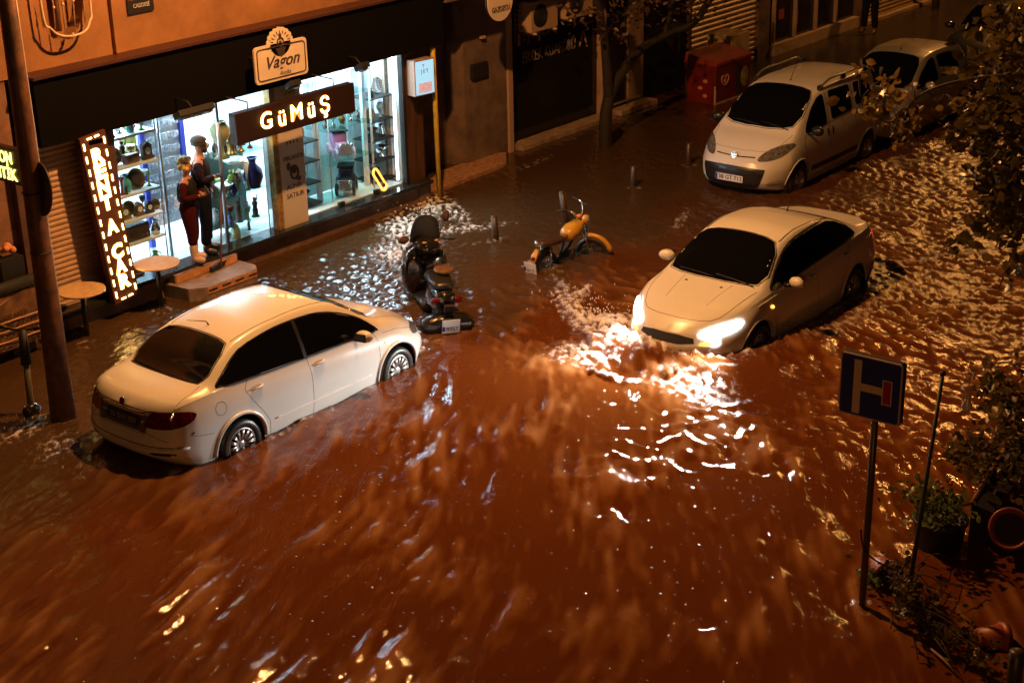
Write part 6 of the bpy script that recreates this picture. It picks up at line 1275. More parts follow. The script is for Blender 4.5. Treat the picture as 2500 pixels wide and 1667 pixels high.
# leaves ---------------------------------------------------------------------------------------
def leaf_mesh(pts, size, rng, asp=.55, droop=.3, ell=None):
    """many small curved leaves, each 6 faces"""
    V, F = [], []
    for c in pts:
        s = size * rng.uniform(.6, 1.25); a = rng.uniform(0, 2 * PI); el = rng.normal(-.25, .5); d = Vector((math.cos(a) * math.cos(el), math.sin(a) * math.cos(el), math.sin(el)))
        w = d.cross(Vector(rng.normal(0, 1, 3))).normalized(); n = d.cross(w); c = Vector(c); k = len(V)
        for t_, wd in ((0, .05), (.3, .42), (.65, .40), (1, .02)):
            m_ = c + d * s * t_ - n * s * droop * t_ * t_
            V += [m_ + w * s * asp * wd + n * s * .06, m_ - n * 0, m_ - w * s * asp * wd + n * s * .06]
        for i in range(3): F += [(k + 3 * i, k + 3 * i + 1, k + 3 * i + 4, k + 3 * i + 3), (k + 3 * i + 1, k + 3 * i + 2, k + 3 * i + 5, k + 3 * i + 4)]
    me = bpy.data.meshes.new('leaves'); me.from_pydata([tuple(v) for v in V], [], F); me.polygons.foreach_set('use_smooth', [True] * len(me.polygons)); return me

def leafmat(name, c1, c2, sc=4):
    m = mat(name, c1, .35, nscale=sc, col2=c2); nt = m.node_tree; b = nt.nodes['Principled BSDF']; tr = nt.nodes.new('ShaderNodeBsdfTranslucent'); mx = nt.nodes.new('ShaderNodeMixShader'); mx.inputs[0].default_value = .45
    src = b.inputs['Base Color'].links[0].from_socket; nt.links.new(src, tr.inputs[0]); nt.links.new(b.outputs[0], mx.inputs[1]); nt.links.new(tr.outputs[0], mx.inputs[2]); nt.links.new(mx.outputs[0], nt.nodes['Material Output'].inputs[0]); return m
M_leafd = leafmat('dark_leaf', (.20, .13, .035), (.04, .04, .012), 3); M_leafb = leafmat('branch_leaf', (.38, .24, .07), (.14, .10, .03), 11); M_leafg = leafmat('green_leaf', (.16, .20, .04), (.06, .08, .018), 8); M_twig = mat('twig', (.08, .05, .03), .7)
rng = np.random.default_rng(11)
# street tree, trunk out of frame right; its boughs hang into the picture
trunk_top = dp(2900, 300, 10.0); t = thing('street_tree', 'leafy tree hanging in from the right edge over the rough water', 'tree', (trunk_top.x, trunk_top.y, -.28)); mb = MB(); mb.tube([(trunk_top.x, trunk_top.y, -.3), (trunk_top.x + .05, trunk_top.y, 2), trunk_top], [.16, .13, .09], 12); mb.build('trunk', M_twig, t, True)
boughs = [[(2100, 232, 10.6), (2170, 300, 10.5), (2260, 225, 10.3), (2400, 190, 10.1), (2560, 200, 10)], [(2290, 300, 10.2), (2400, 330, 10.2), (2600, 250, 10)], [(2330, 430, 10.5), (2420, 420, 10.4), (2600, 300, 10.1)], [(2290, 610, 10.8), (2400, 560, 10.6), (2480, 480, 10.4), (2620, 330, 10.1)], [(2380, 60, 9.9), (2480, 100, 9.9), (2620, 220, 10)], [(2440, 700, 10.8), (2500, 560, 10.6), (2640, 350, 10.1)]]
mb = MB(); cents = []
for bb in boughs:
    P = [dp(*q) for q in bb] + [trunk_top]; S = spline(P, 8); mb.tube(S, [.004 + .014 * (i / len(S)) ** 1.5 for i in range(len(S))], 6); cents.append(S)
mb.each('limb', M_twig, t, True)
pts = []
for (x, y, rx_, ry_, n) in ((2120, 260, 60, 34, 26), (2170, 245, 50, 30, 20), (2110, 175, 40, 30, 12), (2160, 200, 30, 20, 8), (2200, 300, 45, 14, 14), (2195, 330, 50, 20, 14), (2235, 275, 40, 30, 14)):
    for _ in range(n): pts.append(dp(x + rng.normal(0, rx_ * .6), y + rng.normal(0, ry_ * .6), 10.5 + rng.normal(0, .12)))
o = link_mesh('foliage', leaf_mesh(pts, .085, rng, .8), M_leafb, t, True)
tw = MB()
for _ in range(26):
    q = pts[rng.integers(0, len(pts))]; j = cents[0][min(range(20), key=lambda i: (cents[0][i] - q).length)]; tw.tube([j, j.lerp(q, .5) + Vector((0, 0, .02)), q], [.004, .003, .002], 4)
tw.build('twigs', M_twig, t, True)
pts = []
for (x, y, rx_, ry_, n) in ((2460, 90, 60, 70, 190), (2440, 240, 75, 60, 230), (2390, 290, 50, 40, 55), (2450, 380, 65, 60, 220), (2470, 500, 50, 60, 170), (2420, 540, 50, 38, 60), (2320, 330, 35, 28, 14), (2340, 590, 30, 22, 20), (2385, 170, 40, 45, 26), (2480, 640, 30, 40, 40), (2420, 440, 45, 30, 40), (2560, 300, 60, 200, 300)):
    for _ in range(int(n * 1.5)): pts.append(dp(x + rng.normal(0, rx_ * .65), y + rng.normal(0, ry_ * .65), 10.4 + rng.normal(0, .45)))
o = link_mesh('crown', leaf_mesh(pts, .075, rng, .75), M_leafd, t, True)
# barber tree: dark trunk forking by the shop front
g0 = gp(1478, 358); t = thing('leaning_tree', 'dark forked tree trunk growing from the flood before the barber shop', 'tree', (g0.x, g0.y, -.28)); Y0 = g0.y
pt = lambda x, y, Y=None: fp(x, y, Y or Y0)
mb = MB(); S = spline([Vector((g0.x, g0.y, -.28)), pt(1478, 300), pt(1487, 240), pt(1510, 190), pt(1560, 125), pt(1620, 90), pt(1700, 50), pt(1760, -60)], 6); mb.tube(S, [.15, .13] + [.125 - .07 * i / len(S) for i in range(len(S) - 2)], 12)
S2 = spline([pt(1487, 240), pt(1480, 150), pt(1470, 60), pt(1440, -60)], 6); mb.tube(S2, [.10 - .04 * i / len(S2) for i in range(len(S2))], 10); S3 = spline([pt(1620, 90), pt(1640, 20), pt(1650, -80)], 5); mb.tube(S3, .05, 8); mb.build('trunk', mat('dark_bark', (.022, .014, .010), .8, nscale=9, bump=.01, bscale=24), t, True)
pts = []
for (x, y, rx_, ry_, n) in ((1560, 20, 80, 45, 160), (1440, 20, 60, 40, 70), (1700, 10, 60, 40, 100), (1500, 80, 40, 25, 50), (1580, -150, 160, 90, 500), (1650, -60, 100, 50, 200)):
    for _ in range(n): p = fp(x + rng.normal(0, rx_ * .6), y + rng.normal(0, ry_ * .6), Y0 + rng.normal(0, .6)); pts.append(p)
link_mesh('crown', leaf_mesh(pts, .11, rng, .6), mat('bronze_leaf', (.09, .045, .02), .5, nscale=8), t, True)
# plants bottom right
def clump(name, label, spots, size, m, stems=True, root=None, spread=.4, D=None):
    c0 = spots[0]; base = gp(c0[0], c0[1] + c0[3], 0); t = thing(name, label, 'plant', (base.x, base.y, 0)); pts = []
    for (x, y, rx_, ry_, z, n) in spots:
        for _ in range(n): p = gp(x + rng.normal(0, rx_ * .55), y + rng.normal(0, ry_ * .55), z + abs(rng.normal(0, .07))); pts.append(p)
    link_mesh('foliage', leaf_mesh(pts, size, rng, .8), m, t, True)
    if stems:
        mb = MB()
        for _ in range(22):
            q = pts[rng.integers(0, len(pts))]; b_ = Vector((base.x, base.y, 0)) + Vector((rng.normal(0, .06), rng.normal(0, .06), -.02)); mb.tube([b_, b_.lerp(q, .5) + Vector((rng.normal(0, .05), rng.normal(0, .05), .05)), q], [.007, .005, .003], 5)
        mb.build('stems', M_twig, t, True)
    return t
clump('potted_plant', 'bushy green plant with red blossoms growing over the black tub', [(2290, 1235, 60, 40, .45, 260), (2250, 1200, 55, 30, .5, 110), (2340, 1235, 30, 30, .4, 40)], .07, M_leafg)
clump('trough_plant', 'dark leafy plants spilling out of the tilted trough', [(2400, 1110, 65, 55, .55, 260), (2460, 1000, 50, 80, .8, 330), (2430, 930, 60, 50, .9, 150), (2350, 1090, 45, 35, .5, 80), (2490, 1120, 35, 70, .6, 160)], .085, M_leafd)
clump('drowned_plant', 'green leafy plant half sunk behind the foot of the dead-end signpost', [(2135, 1400, 36, 26, .05, 110)], .06, M_leafg)
clump('tangled_plant', 'dark tangle of wet stems and leaves caught round the thin pole', [(2215, 1440, 26, 40, .25, 210), (2260, 1480, 55, 34, .08, 150), (2330, 1545, 60, 30, .06, 120), (2180, 1370, 60, 30, .3, 40), (2390, 1600, 50, 20, .05, 60)], .06, M_leafd)
mb = MB()
for _ in range(26):
    x0_, y0_ = 2215 + rng.normal(0, 12), 1440 + rng.normal(0, 25); x1_, y1_ = x0_ + rng.uniform(-90, 200), y0_ + rng.uniform(-60, 150); P = [gp(x0_, y0_, .25), gp((x0_ + x1_) / 2, (y0_ + y1_) / 2 - 20, .2), gp(x1_, y1_, .03)]; mb.tube(spline(P, 4), .006, 4)
t = thing('drift_branches', 'thin bare twigs drifting out from the tangle at the thin pole', 'branches', gp(2240, 1480)); mb.build('twigs', M_twig, t, True)
t = thing('floating_stick', 'pale brown stick floating near the bottom right corner', 'stick', gp(2300, 1600)); mb = MB(); mb.tube([gp(2272, 1582, .02), gp(2305, 1610, .05), gp(2335, 1645, .02)], [.010, .014, .008], 7); mb.build('stick', MATS['trough_rim'], t, True)
t = thing('white_stake', 'pale stake sticking out of the trough plants', 'stake', gp(2418, 1098, .5)); mb = MB(); mb.tube([gp(2418, 1098, .5), gp(2447, 1000, .78)], .010, 7); mb.build('stake', mat('stake_pale', (.45, .26, .15), .6), t, True)
mb = MB()
for q in ((2322, 1180), (2288, 1174), (2300, 1190)): mb.ball(gp(*q, .55), .022)
t = thing('red_blossoms', 'few red blossoms on the bushy plant over the black tub', 'flowers', gp(2300, 1185, .5)); mb.each('blossom', mat('blossom_red', (.4, .02, .02), .6), t, True)
# ================================================================== PEOPLE
SK = mat('skin', (.36, .18, .11), .5); 
def body(t, J, female=False, s=1.0):
    """one continuous skinned body with head"""
    V, E, R = [], [], []
    def add(p, r, par=None):
        V.append(Vector(p)); R.append(r); 
        if par is not None: E.append((par, len(V) - 1))
        return len(V) - 1
    pel = add(J['pelvis'], .125 * s); wa = add(J['waist'], .115 * s, pel); ch = add(J['chest'], .15 * s, wa); nk0 = add(J['neck0'], .075 * s, ch); nk = add(J['neck'], .052 * s, nk0)
    hd = add(J['head0'], .075 * s, nk); h2 = add(J['head1'], .092 * s, hd); h3 = add(J['head2'], .07 * s, h2)
    for sd in 'LR':
        sh = add(J['sh' + sd], .062 * s, ch); el = add(J['el' + sd], .042 * s, sh); wr = add(J['wr' + sd], .028 * s, el)
        hp = add(J['hip' + sd], .10 * s, pel); kn = add(J['kn' + sd], .062 * s, hp); an = add(J['an' + sd], .042 * s, kn); to = add(J['to' + sd], .035 * s, an)
    return skin('body', V, E, R, SK, t, 2, 0)
def hand(t, wr, dirv, palmn, curl=.9, s=1.0):
    """five-fingered hand grown as its own skinned chain"""
    d = Vector(dirv).normalized(); n = Vector(palmn).normalized(); w = d.cross(n).normalized(); V, E, R = [], [], []
    def add(p, r, par=None):
        V.append(p); R.append(r)
        if par is not None: E.append((par, len(V) - 1))
        return len(V) - 1
    a = add(Vector(wr), .026 * s); b = add(Vector(wr) + d * .045 * s, .032 * s, a); c = add(Vector(wr) + d * .085 * s, .030 * s, b)
    for k, L in enumerate((.070, .080, .074, .058)):
        o = Vector(wr) + d * .09 * s + w * (k - 1.5) * .020 * s; p0 = add(o, .0095 * s, c); dd = d; p = o
        for j in range(3): dd = (Matrix.Rotation(curl * (.5 + .3 * j), 3, w) @ dd); p = p + dd * L / 3 * s; p0 = add(p.copy(), .0085 * s, p0)
    o = Vector(wr) + d * .035 * s - w * .035 * s; p0 = add(o, .011 * s, b); p = o + (d * .6 - w * .6 + n * .3) * .035 * s; p0 = add(p, .010 * s, p0); add(p + (d * .8 + n * .5) * .028 * s, .009 * s, p0)
    return skin('hand', V, E, R, SK, t, 1, 1)
def face(t, c, fwd, s=1.0):
    f = Vector(fwd).normalized(); r = f.cross(Vector((0, 0, 1))).normalized(); c = Vector(c); mb = MB(); mb.ball(c + f * .098 * s - Vector((0, 0, .012)), .016 * s, (.8, 1, 1.4)); mb.build('nose', SK, t)
    mb = MB(); 
    for k in (-1, 1): mb.ball(c + f * .082 * s + r * .033 * k * s + Vector((0, 0, .012)), .011 * s)
    mb.each('eye', M_black, t); mb = MB(); mb.tube([c + f * .085 * s - r * .022 * s - Vector((0, 0, .048)), c + f * .093 * s - Vector((0, 0, .05)), c + f * .085 * s + r * .022 * s - Vector((0, 0, .048))], .006, 5); mb.build('mouth', mat('lip', (.28, .08, .06), .5), t)
    mb = MB()
    for k in (-1, 1): mb.ball(c + r * .088 * k * s, .024 * s, (.4, .8, 1.3))
    mb.each('ear', SK, t)
def limb(name, m, t, pts, rad, sub=2): return skin(name, [Vector(p) for p in pts], [(i, i + 1) for i in range(len(pts) - 1)], rad, m, t, sub, 0)
# ---- woman: local x to her left-right, faces +y; placed rotated so that she looks along the street
FX = 1
t = thing('person', 'blonde woman in black waistcoat and wine red clothes with cream rubber boots in the doorway', 'person', (13.90, 17.10, .365), math.radians(-145)); t.scale = (.96,) * 3
J = dict(pelvis=(0, 0, .82), waist=(0, .0, .98), chest=(0, .0, 1.14), neck0=(0, 0, 1.28), neck=(0, .01, 1.34), head0=(0, .03, 1.40), head1=(0, .03, 1.46), head2=(0, .02, 1.52), shL=(-.17, 0, 1.25), elL=(-.24, -.02, 1.02), wrL=(-.08, .20, 1.02), shR=(.17, 0, 1.25), elR=(.24, .0, 1.02), wrR=(.07, .22, 1.03), hipL=(-.085, 0, .78), knL=(-.09, .02, .44), anL=(-.09, 0, .09), toL=(-.10, .15, .04), hipR=(.085, 0, .78), knR=(.09, .04, .44), anR=(.10, .04, .09), toR=(.12, .19, .04))
body(t, J, s=.94); W_red = mat('wine_cloth', (.045, .006, .008), .85, spec=.08, bump=.002, bscale=60); W_blk = mat('black_cloth', (.016, .014, .014), .85, spec=.08, bump=.002, bscale=50)
skin('trousers', [Vector(p) for p in ((0, 0, .86), (0, 0, .98), (-.09, 0, .78), (-.095, .02, .44), (-.09, .0, .26), (.09, 0, .78), (.095, .04, .44), (.10, .04, .26))], [(0, 1), (0, 2), (2, 3), (3, 4), (0, 5), (5, 6), (6, 7)], [.15, .13, .122, .088, .075, .122, .088, .075], W_red, t)
skin('waistcoat', [Vector(p) for p in ((0, 0, .88), (0, 0, 1.02), (0, 0, 1.17), (0, .005, 1.30), (-.15, 0, 1.25), (.15, 0, 1.25))], [(0, 1), (1, 2), (2, 3), (2, 4), (2, 5)], [.178, .160, .185, .088, .105, .105], W_blk, t)
limb('sleeve', W_red, t, [(-.15, 0, 1.26), (-.20, -.01, 1.16), (-.245, -.02, 1.02), (-.16, .10, 1.02), (-.10, .17, 1.02)], [.07, .068, .058, .048, .042]); limb('sleeve', W_red, t, [(.15, 0, 1.26), (.20, 0, 1.16), (.245, 0, 1.02), (.16, .12, 1.02), (.09, .19, 1.03)], [.07, .068, .058, .048, .042])
hand(t, (-.07, .20, 1.02), (.7, .7, 0), (.2, 0, 1), s=1.0); hand(t, (.06, .22, 1.03), (-.8, .5, 0), (.2, 0, 1), s=1.0)
BT = mat('cream_rubber', (.62, .44, .34), .35)
for sx, y in ((-.09, 0), (.10, .04)): skin('rubber_boot', [Vector((sx, y, .32)), Vector((sx, y, .18)), Vector((sx, y, .06)), Vector((sx * 1.1, y + .12, .045)), Vector((sx * 1.15, y + .17, .04))], [(0, 1), (1, 2), (2, 3), (3, 4)], [.078, .066, .060, .052, .040], BT, t, 2, 0)
mb = MB(); 
for k in range(34):
    a = rng.uniform(0, 2 * PI); e = rng.uniform(-.5, 1.3); d = Vector((math.cos(a) * math.cos(e), math.sin(a) * math.cos(e), math.sin(e)))
    if d.y > .45 and d.z < .55: continue
    mb.ball(Vector((0, .015, 1.475)) + Vector((d.x * .085, d.y * .10, d.z * .10)), rng.uniform(.035, .05))
mb.build('blonde_hair', mat('blonde_hair', (.62, .42, .16), .6, bump=.006, bscale=50), t); face(t, (0, .03, 1.46), (0, 1, 0), .95)
mb = MB(); mb.box((.0, .29, 1.05), (.07, .01, .13), RX(.5), .004); o = mb.build('phone', M_blackplastic, None); o.location = t.location; o.rotation_euler = t.rotation_euler; tag(o, 'small dark phone in the hands of the blonde woman', 'phone')
# ---- man
t = thing('person', 'bearded man in dark cap and jeans holding a long broom in the doorway', 'person', (14.27, 17.22, .365), math.radians(-138)); t.scale = (.97,) * 3
J = dict(pelvis=(0, 0, .94), waist=(0, .0, 1.10), chest=(0, .0, 1.30), neck0=(0, 0, 1.47), neck=(0, .01, 1.53), head0=(0, .03, 1.59), head1=(0, .03, 1.66), head2=(0, .02, 1.72), shL=(-.21, 0, 1.43), elL=(-.27, -.04, 1.16), wrL=(-.25, .05, .92), shR=(.20, 0, 1.43), elR=(.28, .05, 1.18), wrR=(.10, .24, 1.20), hipL=(-.095, 0, .90), knL=(-.11, .02, .50), anL=(-.12, 0, .09), toL=(-.14, .16, .04), hipR=(.095, 0, .90), knR=(.12, .03, .50), anR=(.14, .0, .09), toR=(.17, .16, .04))
body(t, J, s=1.03); JN = mat('dark_jeans', (.008, .011, .024), .8, spec=.08, bump=.002, bscale=50, nscale=7); PL = mat('plaid_shirt', (.03, .022, .045), .85, spec=.08, nscale=16, col2=(.010, .008, .014), ndetail=1)
skin('jeans', [Vector(p) for p in ((0, 0, .96), (0, 0, 1.06), (-.10, 0, .88), (-.115, .02, .50), (-.12, .0, .14), (.10, 0, .88), (.125, .03, .50), (.14, .0, .14))], [(0, 1), (0, 2), (2, 3), (3, 4), (0, 5), (5, 6), (6, 7)], [.145, .13, .118, .090, .078, .118, .090, .078], JN, t)
skin('waistcoat', [Vector(p) for p in ((0, 0, .94), (0, 0, 1.14), (0, 0, 1.33), (0, .005, 1.50), (-.18, 0, 1.43), (.18, 0, 1.43))], [(0, 1), (1, 2), (2, 3), (2, 4), (2, 5)], [.165, .165, .200, .085, .115, .115], W_blk, t)
limb('sleeve', PL, t, [(-.18, 0, 1.44), (-.24, -.01, 1.34), (-.275, -.04, 1.16), (-.26, .0, 1.02), (-.25, .04, .95)], [.080, .078, .064, .052, .045]); limb('sleeve', PL, t, [(.18, 0, 1.44), (.25, .01, 1.34), (.285, .05, 1.18), (.19, .16, 1.19), (.13, .21, 1.20)], [.080, .078, .064, .052, .045])
hand(t, (-.25, .05, .93), (0, .2, -1), (1, 0, 0), .5, 1.1); hand(t, (.10, .24, 1.20), (-.8, .5, -.1), (0, 0, -1), 1.2, 1.1)
for sx in (-.12, .14): skin('boot', [Vector((sx, 0, .18)), Vector((sx, 0, .06)), Vector((sx * 1.1, .12, .045)), Vector((sx * 1.15, .18, .04))], [(0, 1), (1, 2), (2, 3)], [.072, .062, .054, .042], M_blackplastic, t, 2, 0)
face(t, (0, .03, 1.66), (0, 1, 0), 1.0); HR = mat('dark_hair', (.03, .02, .015), .7, bump=.004, bscale=60)
mb = MB(); mb.ball((0, .075, 1.605), .068, (1.05, .8, 1.0)); mb.ball((0, .095, 1.575), .045, (1, .8, 1.1)); mb.build('beard', HR, t)
mb = MB(); mb.ball((0, .015, 1.715), .115, (.95, 1.08, .72)); mb.lathe([(.112, -.015), (.118, .0), (.112, .02)], (0, .015, 1.675), 20); mb.build('cap', mat('dark_cap', (.035, .035, .03), .85), t)
# broom: from the man's right hand to the lower step
hw = Matrix.Translation(t.location) @ Matrix.Rotation(t.rotation_euler.z, 4, 'Z') @ Vector((.02, .30, 1.19)); tip = gp(540, 652, .24)
t2 = thing('push_broom', 'long-handled dark push broom held by the man with its head on the door step', 'broom', tip); mb = MB(); dd = (hw - tip).normalized(); mb.tube([tip + Vector((0, 0, .02)), hw + dd * .10], .013, 8); mb.build('handle', mat('broom_handle', (.28, .10, .04), .4), t2, True)
a, b = gp(515, 663, .22), gp(572, 632, .22); mb = MB(); bx = (b - a).normalized(); mb.box((a + b) / 2 + Vector((0, 0, .045)), ((b - a).length * 1.0, .05, .035), Matrix((bx, Vector((0, 0, 1)).cross(bx), Vector((0, 0, 1)))).transposed().to_4x4(), .005); mb.build('head', M_black, t2, True); mb = MB(); mb.box((a + b) / 2 + Vector((0, 0, .015)), ((b - a).length * .97, .035, .05), Matrix((bx, Vector((0, 0, 1)).cross(bx), Vector((0, 0, 1)))).transposed().to_4x4()); mb.build('bristles', mat('bristles', (.02, .02, .02), .9), t2, True)
# ---- distant passer-by, only the legs and coat hem are in the picture
p = gp(2122, 80, .03); t = thing('person', 'dark-clothed passer-by in a knee-length coat at the top edge', 'person', (p.x, p.y, .03), math.radians(100))
J = dict(pelvis=(0, 0, .94), waist=(0, .0, 1.10), chest=(0, .0, 1.30), neck0=(0, 0, 1.47), neck=(0, .01, 1.53), head0=(0, .03, 1.59), head1=(0, .03, 1.66), head2=(0, .02, 1.72), shL=(-.21, 0, 1.43), elL=(-.27, -.04, 1.16), wrL=(-.25, .05, .92), shR=(.20, 0, 1.43), elR=(.28, -.03, 1.16), wrR=(.27, .06, .92), hipL=(-.095, 0, .90), knL=(-.12, .06, .50), anL=(-.14, 0.02, .09), toL=(-.15, .18, .04), hipR=(.095, 0, .90), knR=(.13, -.01, .50), anR=(.17, -.08, .09), toR=(.18, .08, .04))
body(t, J); skin('trousers', [Vector(p) for p in ((0, 0, .96), (0, 0, 1.06), (-.10, 0, .88), (-.12, .06, .50), (-.14, .02, .10), (.10, 0, .88), (.13, -.01, .50), (.17, -.08, .10))], [(0, 1), (0, 2), (2, 3), (3, 4), (0, 5), (5, 6), (6, 7)], [.15, .13, .12, .095, .082, .12, .095, .082], W_blk, t)
skin('coat', [Vector(p) for p in ((0, 0, .70), (0, 0, .95), (0, 0, 1.14), (0, 0, 1.32), (0, 0, 1.46), (-.20, 0, 1.42), (-.275, -.04, 1.16), (-.25, .04, .95), (.20, 0, 1.42), (.285, -.03, 1.16), (.27, .05, .95))], [(0, 1), (1, 2), (2, 3), (3, 4), (3, 5), (5, 6), (6, 7), (3, 8), (8, 9), (9, 10)], [.20, .18, .165, .19, .09, .09, .07, .055, .09, .07, .055], W_blk, t)
for jx, jy, a_, b_ in ((-.14, .02, -.15, .18), (.17, -.08, .18, .08)): skin('shoe', [Vector((jx, jy, .09)), Vector((jx, jy, .05)), Vector((a_, jy + .14, .04))], [(0, 1), (1, 2)], [.06, .058, .045], M_black, t, 1, 0)
face(t, (0, .03, 1.66), (0, 1, 0)); mb = MB(); mb.ball((0, .01, 1.70), .11, (.95, 1.05, .8)); mb.build('hair', HR, t); hand(t, (-.25, .05, .93), (0, .2, -1), (1, 0, 0), .5, 1.1); hand(t, (.27, .06, .93), (0, .2, -1), (-1, 0, 0), .5, 1.1)

# ================================================================== SCOOTER (black, seen from behind), facing up the street
M_sc = mat('scooter_black', (.012, .011, .012), .12, coat=1); M_seat = mat('seat_black', (.015, .014, .014), .35)
def steer(t, names, c, ang, kids=None):
    T = Matrix.Translation(c) @ RZ(ang) @ Matrix.Translation(-Vector(c))
    def rec(o):
        if o.type == 'MESH': o.data.transform(T)
        for q_ in o.children: rec(q_)
    for o in list(t.children):
        if o.name.split('.')[0] in names and (kids is None or kids(o)): rec(o)
az = math.radians(54); t = sc = thing('scooter', 'black scooter with windshield and number plate 35 AZ 9757 standing in the flood', 'scooter', (14.84, 13.23, -.24), az); t.rotation_euler = (.03, 0, az)
# local: x forward, y left, z up ; rear axle x=0
def loft(mb, secs, n=16):
    """secs: (x, z centre, half width, half height, power)"""
    P = []
    for x, zc, w, h, *e in secs:
        for k in range(n):
            a = 2 * PI * k / n; ca, sa = math.cos(a), math.sin(a); p = .75
            P.append(Vector((x + (e[0] if e else 0) * sa, w * math.copysign(abs(ca) ** p, ca), zc + h * math.copysign(abs(sa) ** p, sa))))
    F = [tuple(range(n))[::-1], tuple(range((len(secs) - 1) * n, len(secs) * n))]
    for i in range(len(secs) - 1): F += [(i * n + k, i * n + (k + 1) % n, (i + 1) * n + (k + 1) % n, (i + 1) * n + k) for k in range(n)]
    mb.poly(P, F, True)
for ax, nm in ((0, 'wheel'), (1.30, 'wheel')):
    mb = MB(); mb.lathe([(.15, -.05), (.24, -.055), (.255, 0), (.24, .055), (.15, .05), (.15, -.05)], (ax, 0, .25), 24, True, RX(PI / 2)); w = mb.build('wheel', M_rubber, t); mb = MB(); mb.lathe([(.16, -.03), (.05, -.03), (.001, -.04), (.001, .04), (.05, .03), (.16, .03)], (ax, 0, .25), 18, True, RX(PI / 2)); mb.build('rim', M_alloy, w)
mb = MB(); loft(mb, [(-.34, .66, .05, .05), (-.30, .66, .12, .09), (-.1, .60, .16, .16), (.15, .56, .17, .20), (.38, .50, .16, .22), (.52, .40, .12, .16)]); mb.build('rear_fairing', M_sc, t)
mb = MB(); loft(mb, [(.40, .30, .18, .06), (.95, .30, .18, .06)]); mb.build('footboard', M_blackplastic, t)
mb = MB(); P = []
mb.poly([], []); loft(mb, [(.96, .55, .24, .32), (1.06, .60, .33, .38, -.05), (1.17, .62, .28, .37, -.06), (1.28, .60, .15, .26, -.06)]); mb.build('front_shield', M_sc, t)
mb = MB(); loft(mb, [(.78, .98, .05, .05), (.86, 1.0, .15, .07), (1.0, 1.03, .17, .08), (1.14, 1.0, .13, .09), (1.2, .98, .05, .05)]); mb.build('handlebar_cowl', M_sc, t)
mb = MB(); loft(mb, [(-.22, .80, .10, .03), (-.12, .80, .15, .05), (.10, .78, .17, .055), (.22, .80, .16, .05), (.45, .74, .15, .06), (.60, .73, .09, .05), (.64, .73, .04, .03)]); mb.build('seat', M_seat, t)
mb = MB(); mb.lathe([(.001, .0), (.16, .02), (.19, .08), (.17, .17), (.10, .20), (.001, .205)], (.12, 0, .83), 20); 
o = mb.build('wet_seat_cover', mat('brown_wet_cover', (.20, .11, .06), .2, nscale=20, bump=.006, bscale=22), t); o.scale = (.9, .75, .35); o.location = (.17, -.09, .55)
# windshield
mb = MB(); V = []; F = []
for i in range(9):
    for j in range(9):
        u = -1 + i / 4; v = j / 8; w_ = .21 - .05 * v * v * v; V.append(Vector((1.12 - .05 * u * u * 1.4 - .10 * v, w_ * u, 1.03 + .40 * v - .06 * abs(u) ** 4 * v)))
for i in range(8):
    for j in range(8): F.append((i * 9 + j, (i + 1) * 9 + j, (i + 1) * 9 + j + 1, i * 9 + j + 1))
mb.poly(V, F, True); mb.build('windshield', mat('smoke_screen', (.11, .125, .125), .2, spec=.6), t)
for s_ in (1, -1):
    mb = MB(); mb.tube([(1.0, .10 * s_, 1.05), (.95, .22 * s_, 1.07), (.88, .36 * s_, 1.06)], [.016, .014, .014], 8); g_ = mb.build('handlebar', M_blackplastic, t); mb = MB(); mb.tube([(.92, .27 * s_, 1.065), (.875, .37 * s_, 1.058)], .020, 8); mb.ball((.872, .385 * s_, 1.058), .020); mb.build('grip', M_rubber, g_)
    mb = MB(); mb.tube([(.96, .20 * s_, 1.08), (1.0, .25 * s_, 1.20), (1.0, .31 * s_, 1.30 if s_ < 0 else 1.13)], .008, 6); z_ = 1.37 if s_ < 0 else 1.14; mm_ = mb.build('mirror_stem', M_blackplastic, t); mb = MB(); mb.ball((.99, (.33 if s_ < 0 else .36) * s_, z_), .078, (.35, 1.15, .75) if s_ > 0 else (.35, .8, 1.1)); mb.build('mirror_head', mat('mirror_brown', (.10, .05, .03), .3), mm_)
    mb = MB(); mb.ball((-.27, .12 * s_, .64), .085, (.55, 1.35, .5), RZ(.35 * s_)); mb.build('tail_light', M_redlens, t)
    mb = MB(); mb.ball((.87, .10 * s_, 1.085), .035, (1, 1, .5)); mb.build('instrument', mat('dial_amber', (.42, .20, .08), .2), t)
mb = MB(); mb.box((-.38, 0, .56), (.05, .12, .12), RY(-.35), .01); mb.build('rear_mudguard', M_blackplastic, t)
Rp = Matrix((Vector((0, -1, 0)), Vector((-.2, 0, .98)).normalized(), Vector((-.98, 0, -.2)).normalized())).transposed()
mb = MB(); mb.box((-.52, 0, .36), (.24, .20, .008), Rp.to_4x4(), .002); pl = mb.build('number_plate', M_plate, t); text('35 AZ', .085, Vector((-.527, 0, .408)) , M_black, pl, 'plate_lettering', ex=.001, R=Rp, width=.18, world=False); text('9757', .085, Vector((-.527, -.015, .322)), M_black, pl, 'plate_lettering', ex=.001, R=Rp, width=.15, world=False); mb = MB(); mb.box((-.5275, .10, .33), (.03, .07, .004), Rp.to_4x4()); mb.build('country_band', M_blue, pl)
mb = MB(); loft(mb, [(-.28, .36, .09, .07), (.05, .34, .11, .10), (.3, .33, .08, .09)]); mb.build('engine_cover', M_blackplastic, t)
mb = MB(); mb.tube([(.2, -.16, .22), (-.05, -.19, .30), (-.32, -.20, .36)], [.04, .055, .05], 12); mb.build('exhaust', mat('exhaust_dark', (.03, .03, .03), .25, metal=.5), t)
mb = MB(); loft(mb, [(-.44, .30, .30, .12), (-.30, .31, .38, .15), (-.10, .28, .36, .14)]); mb.build('saddle_pannier', mat('wet_black_bag', (.014, .013, .013), .2, bump=.01, bscale=16), t)
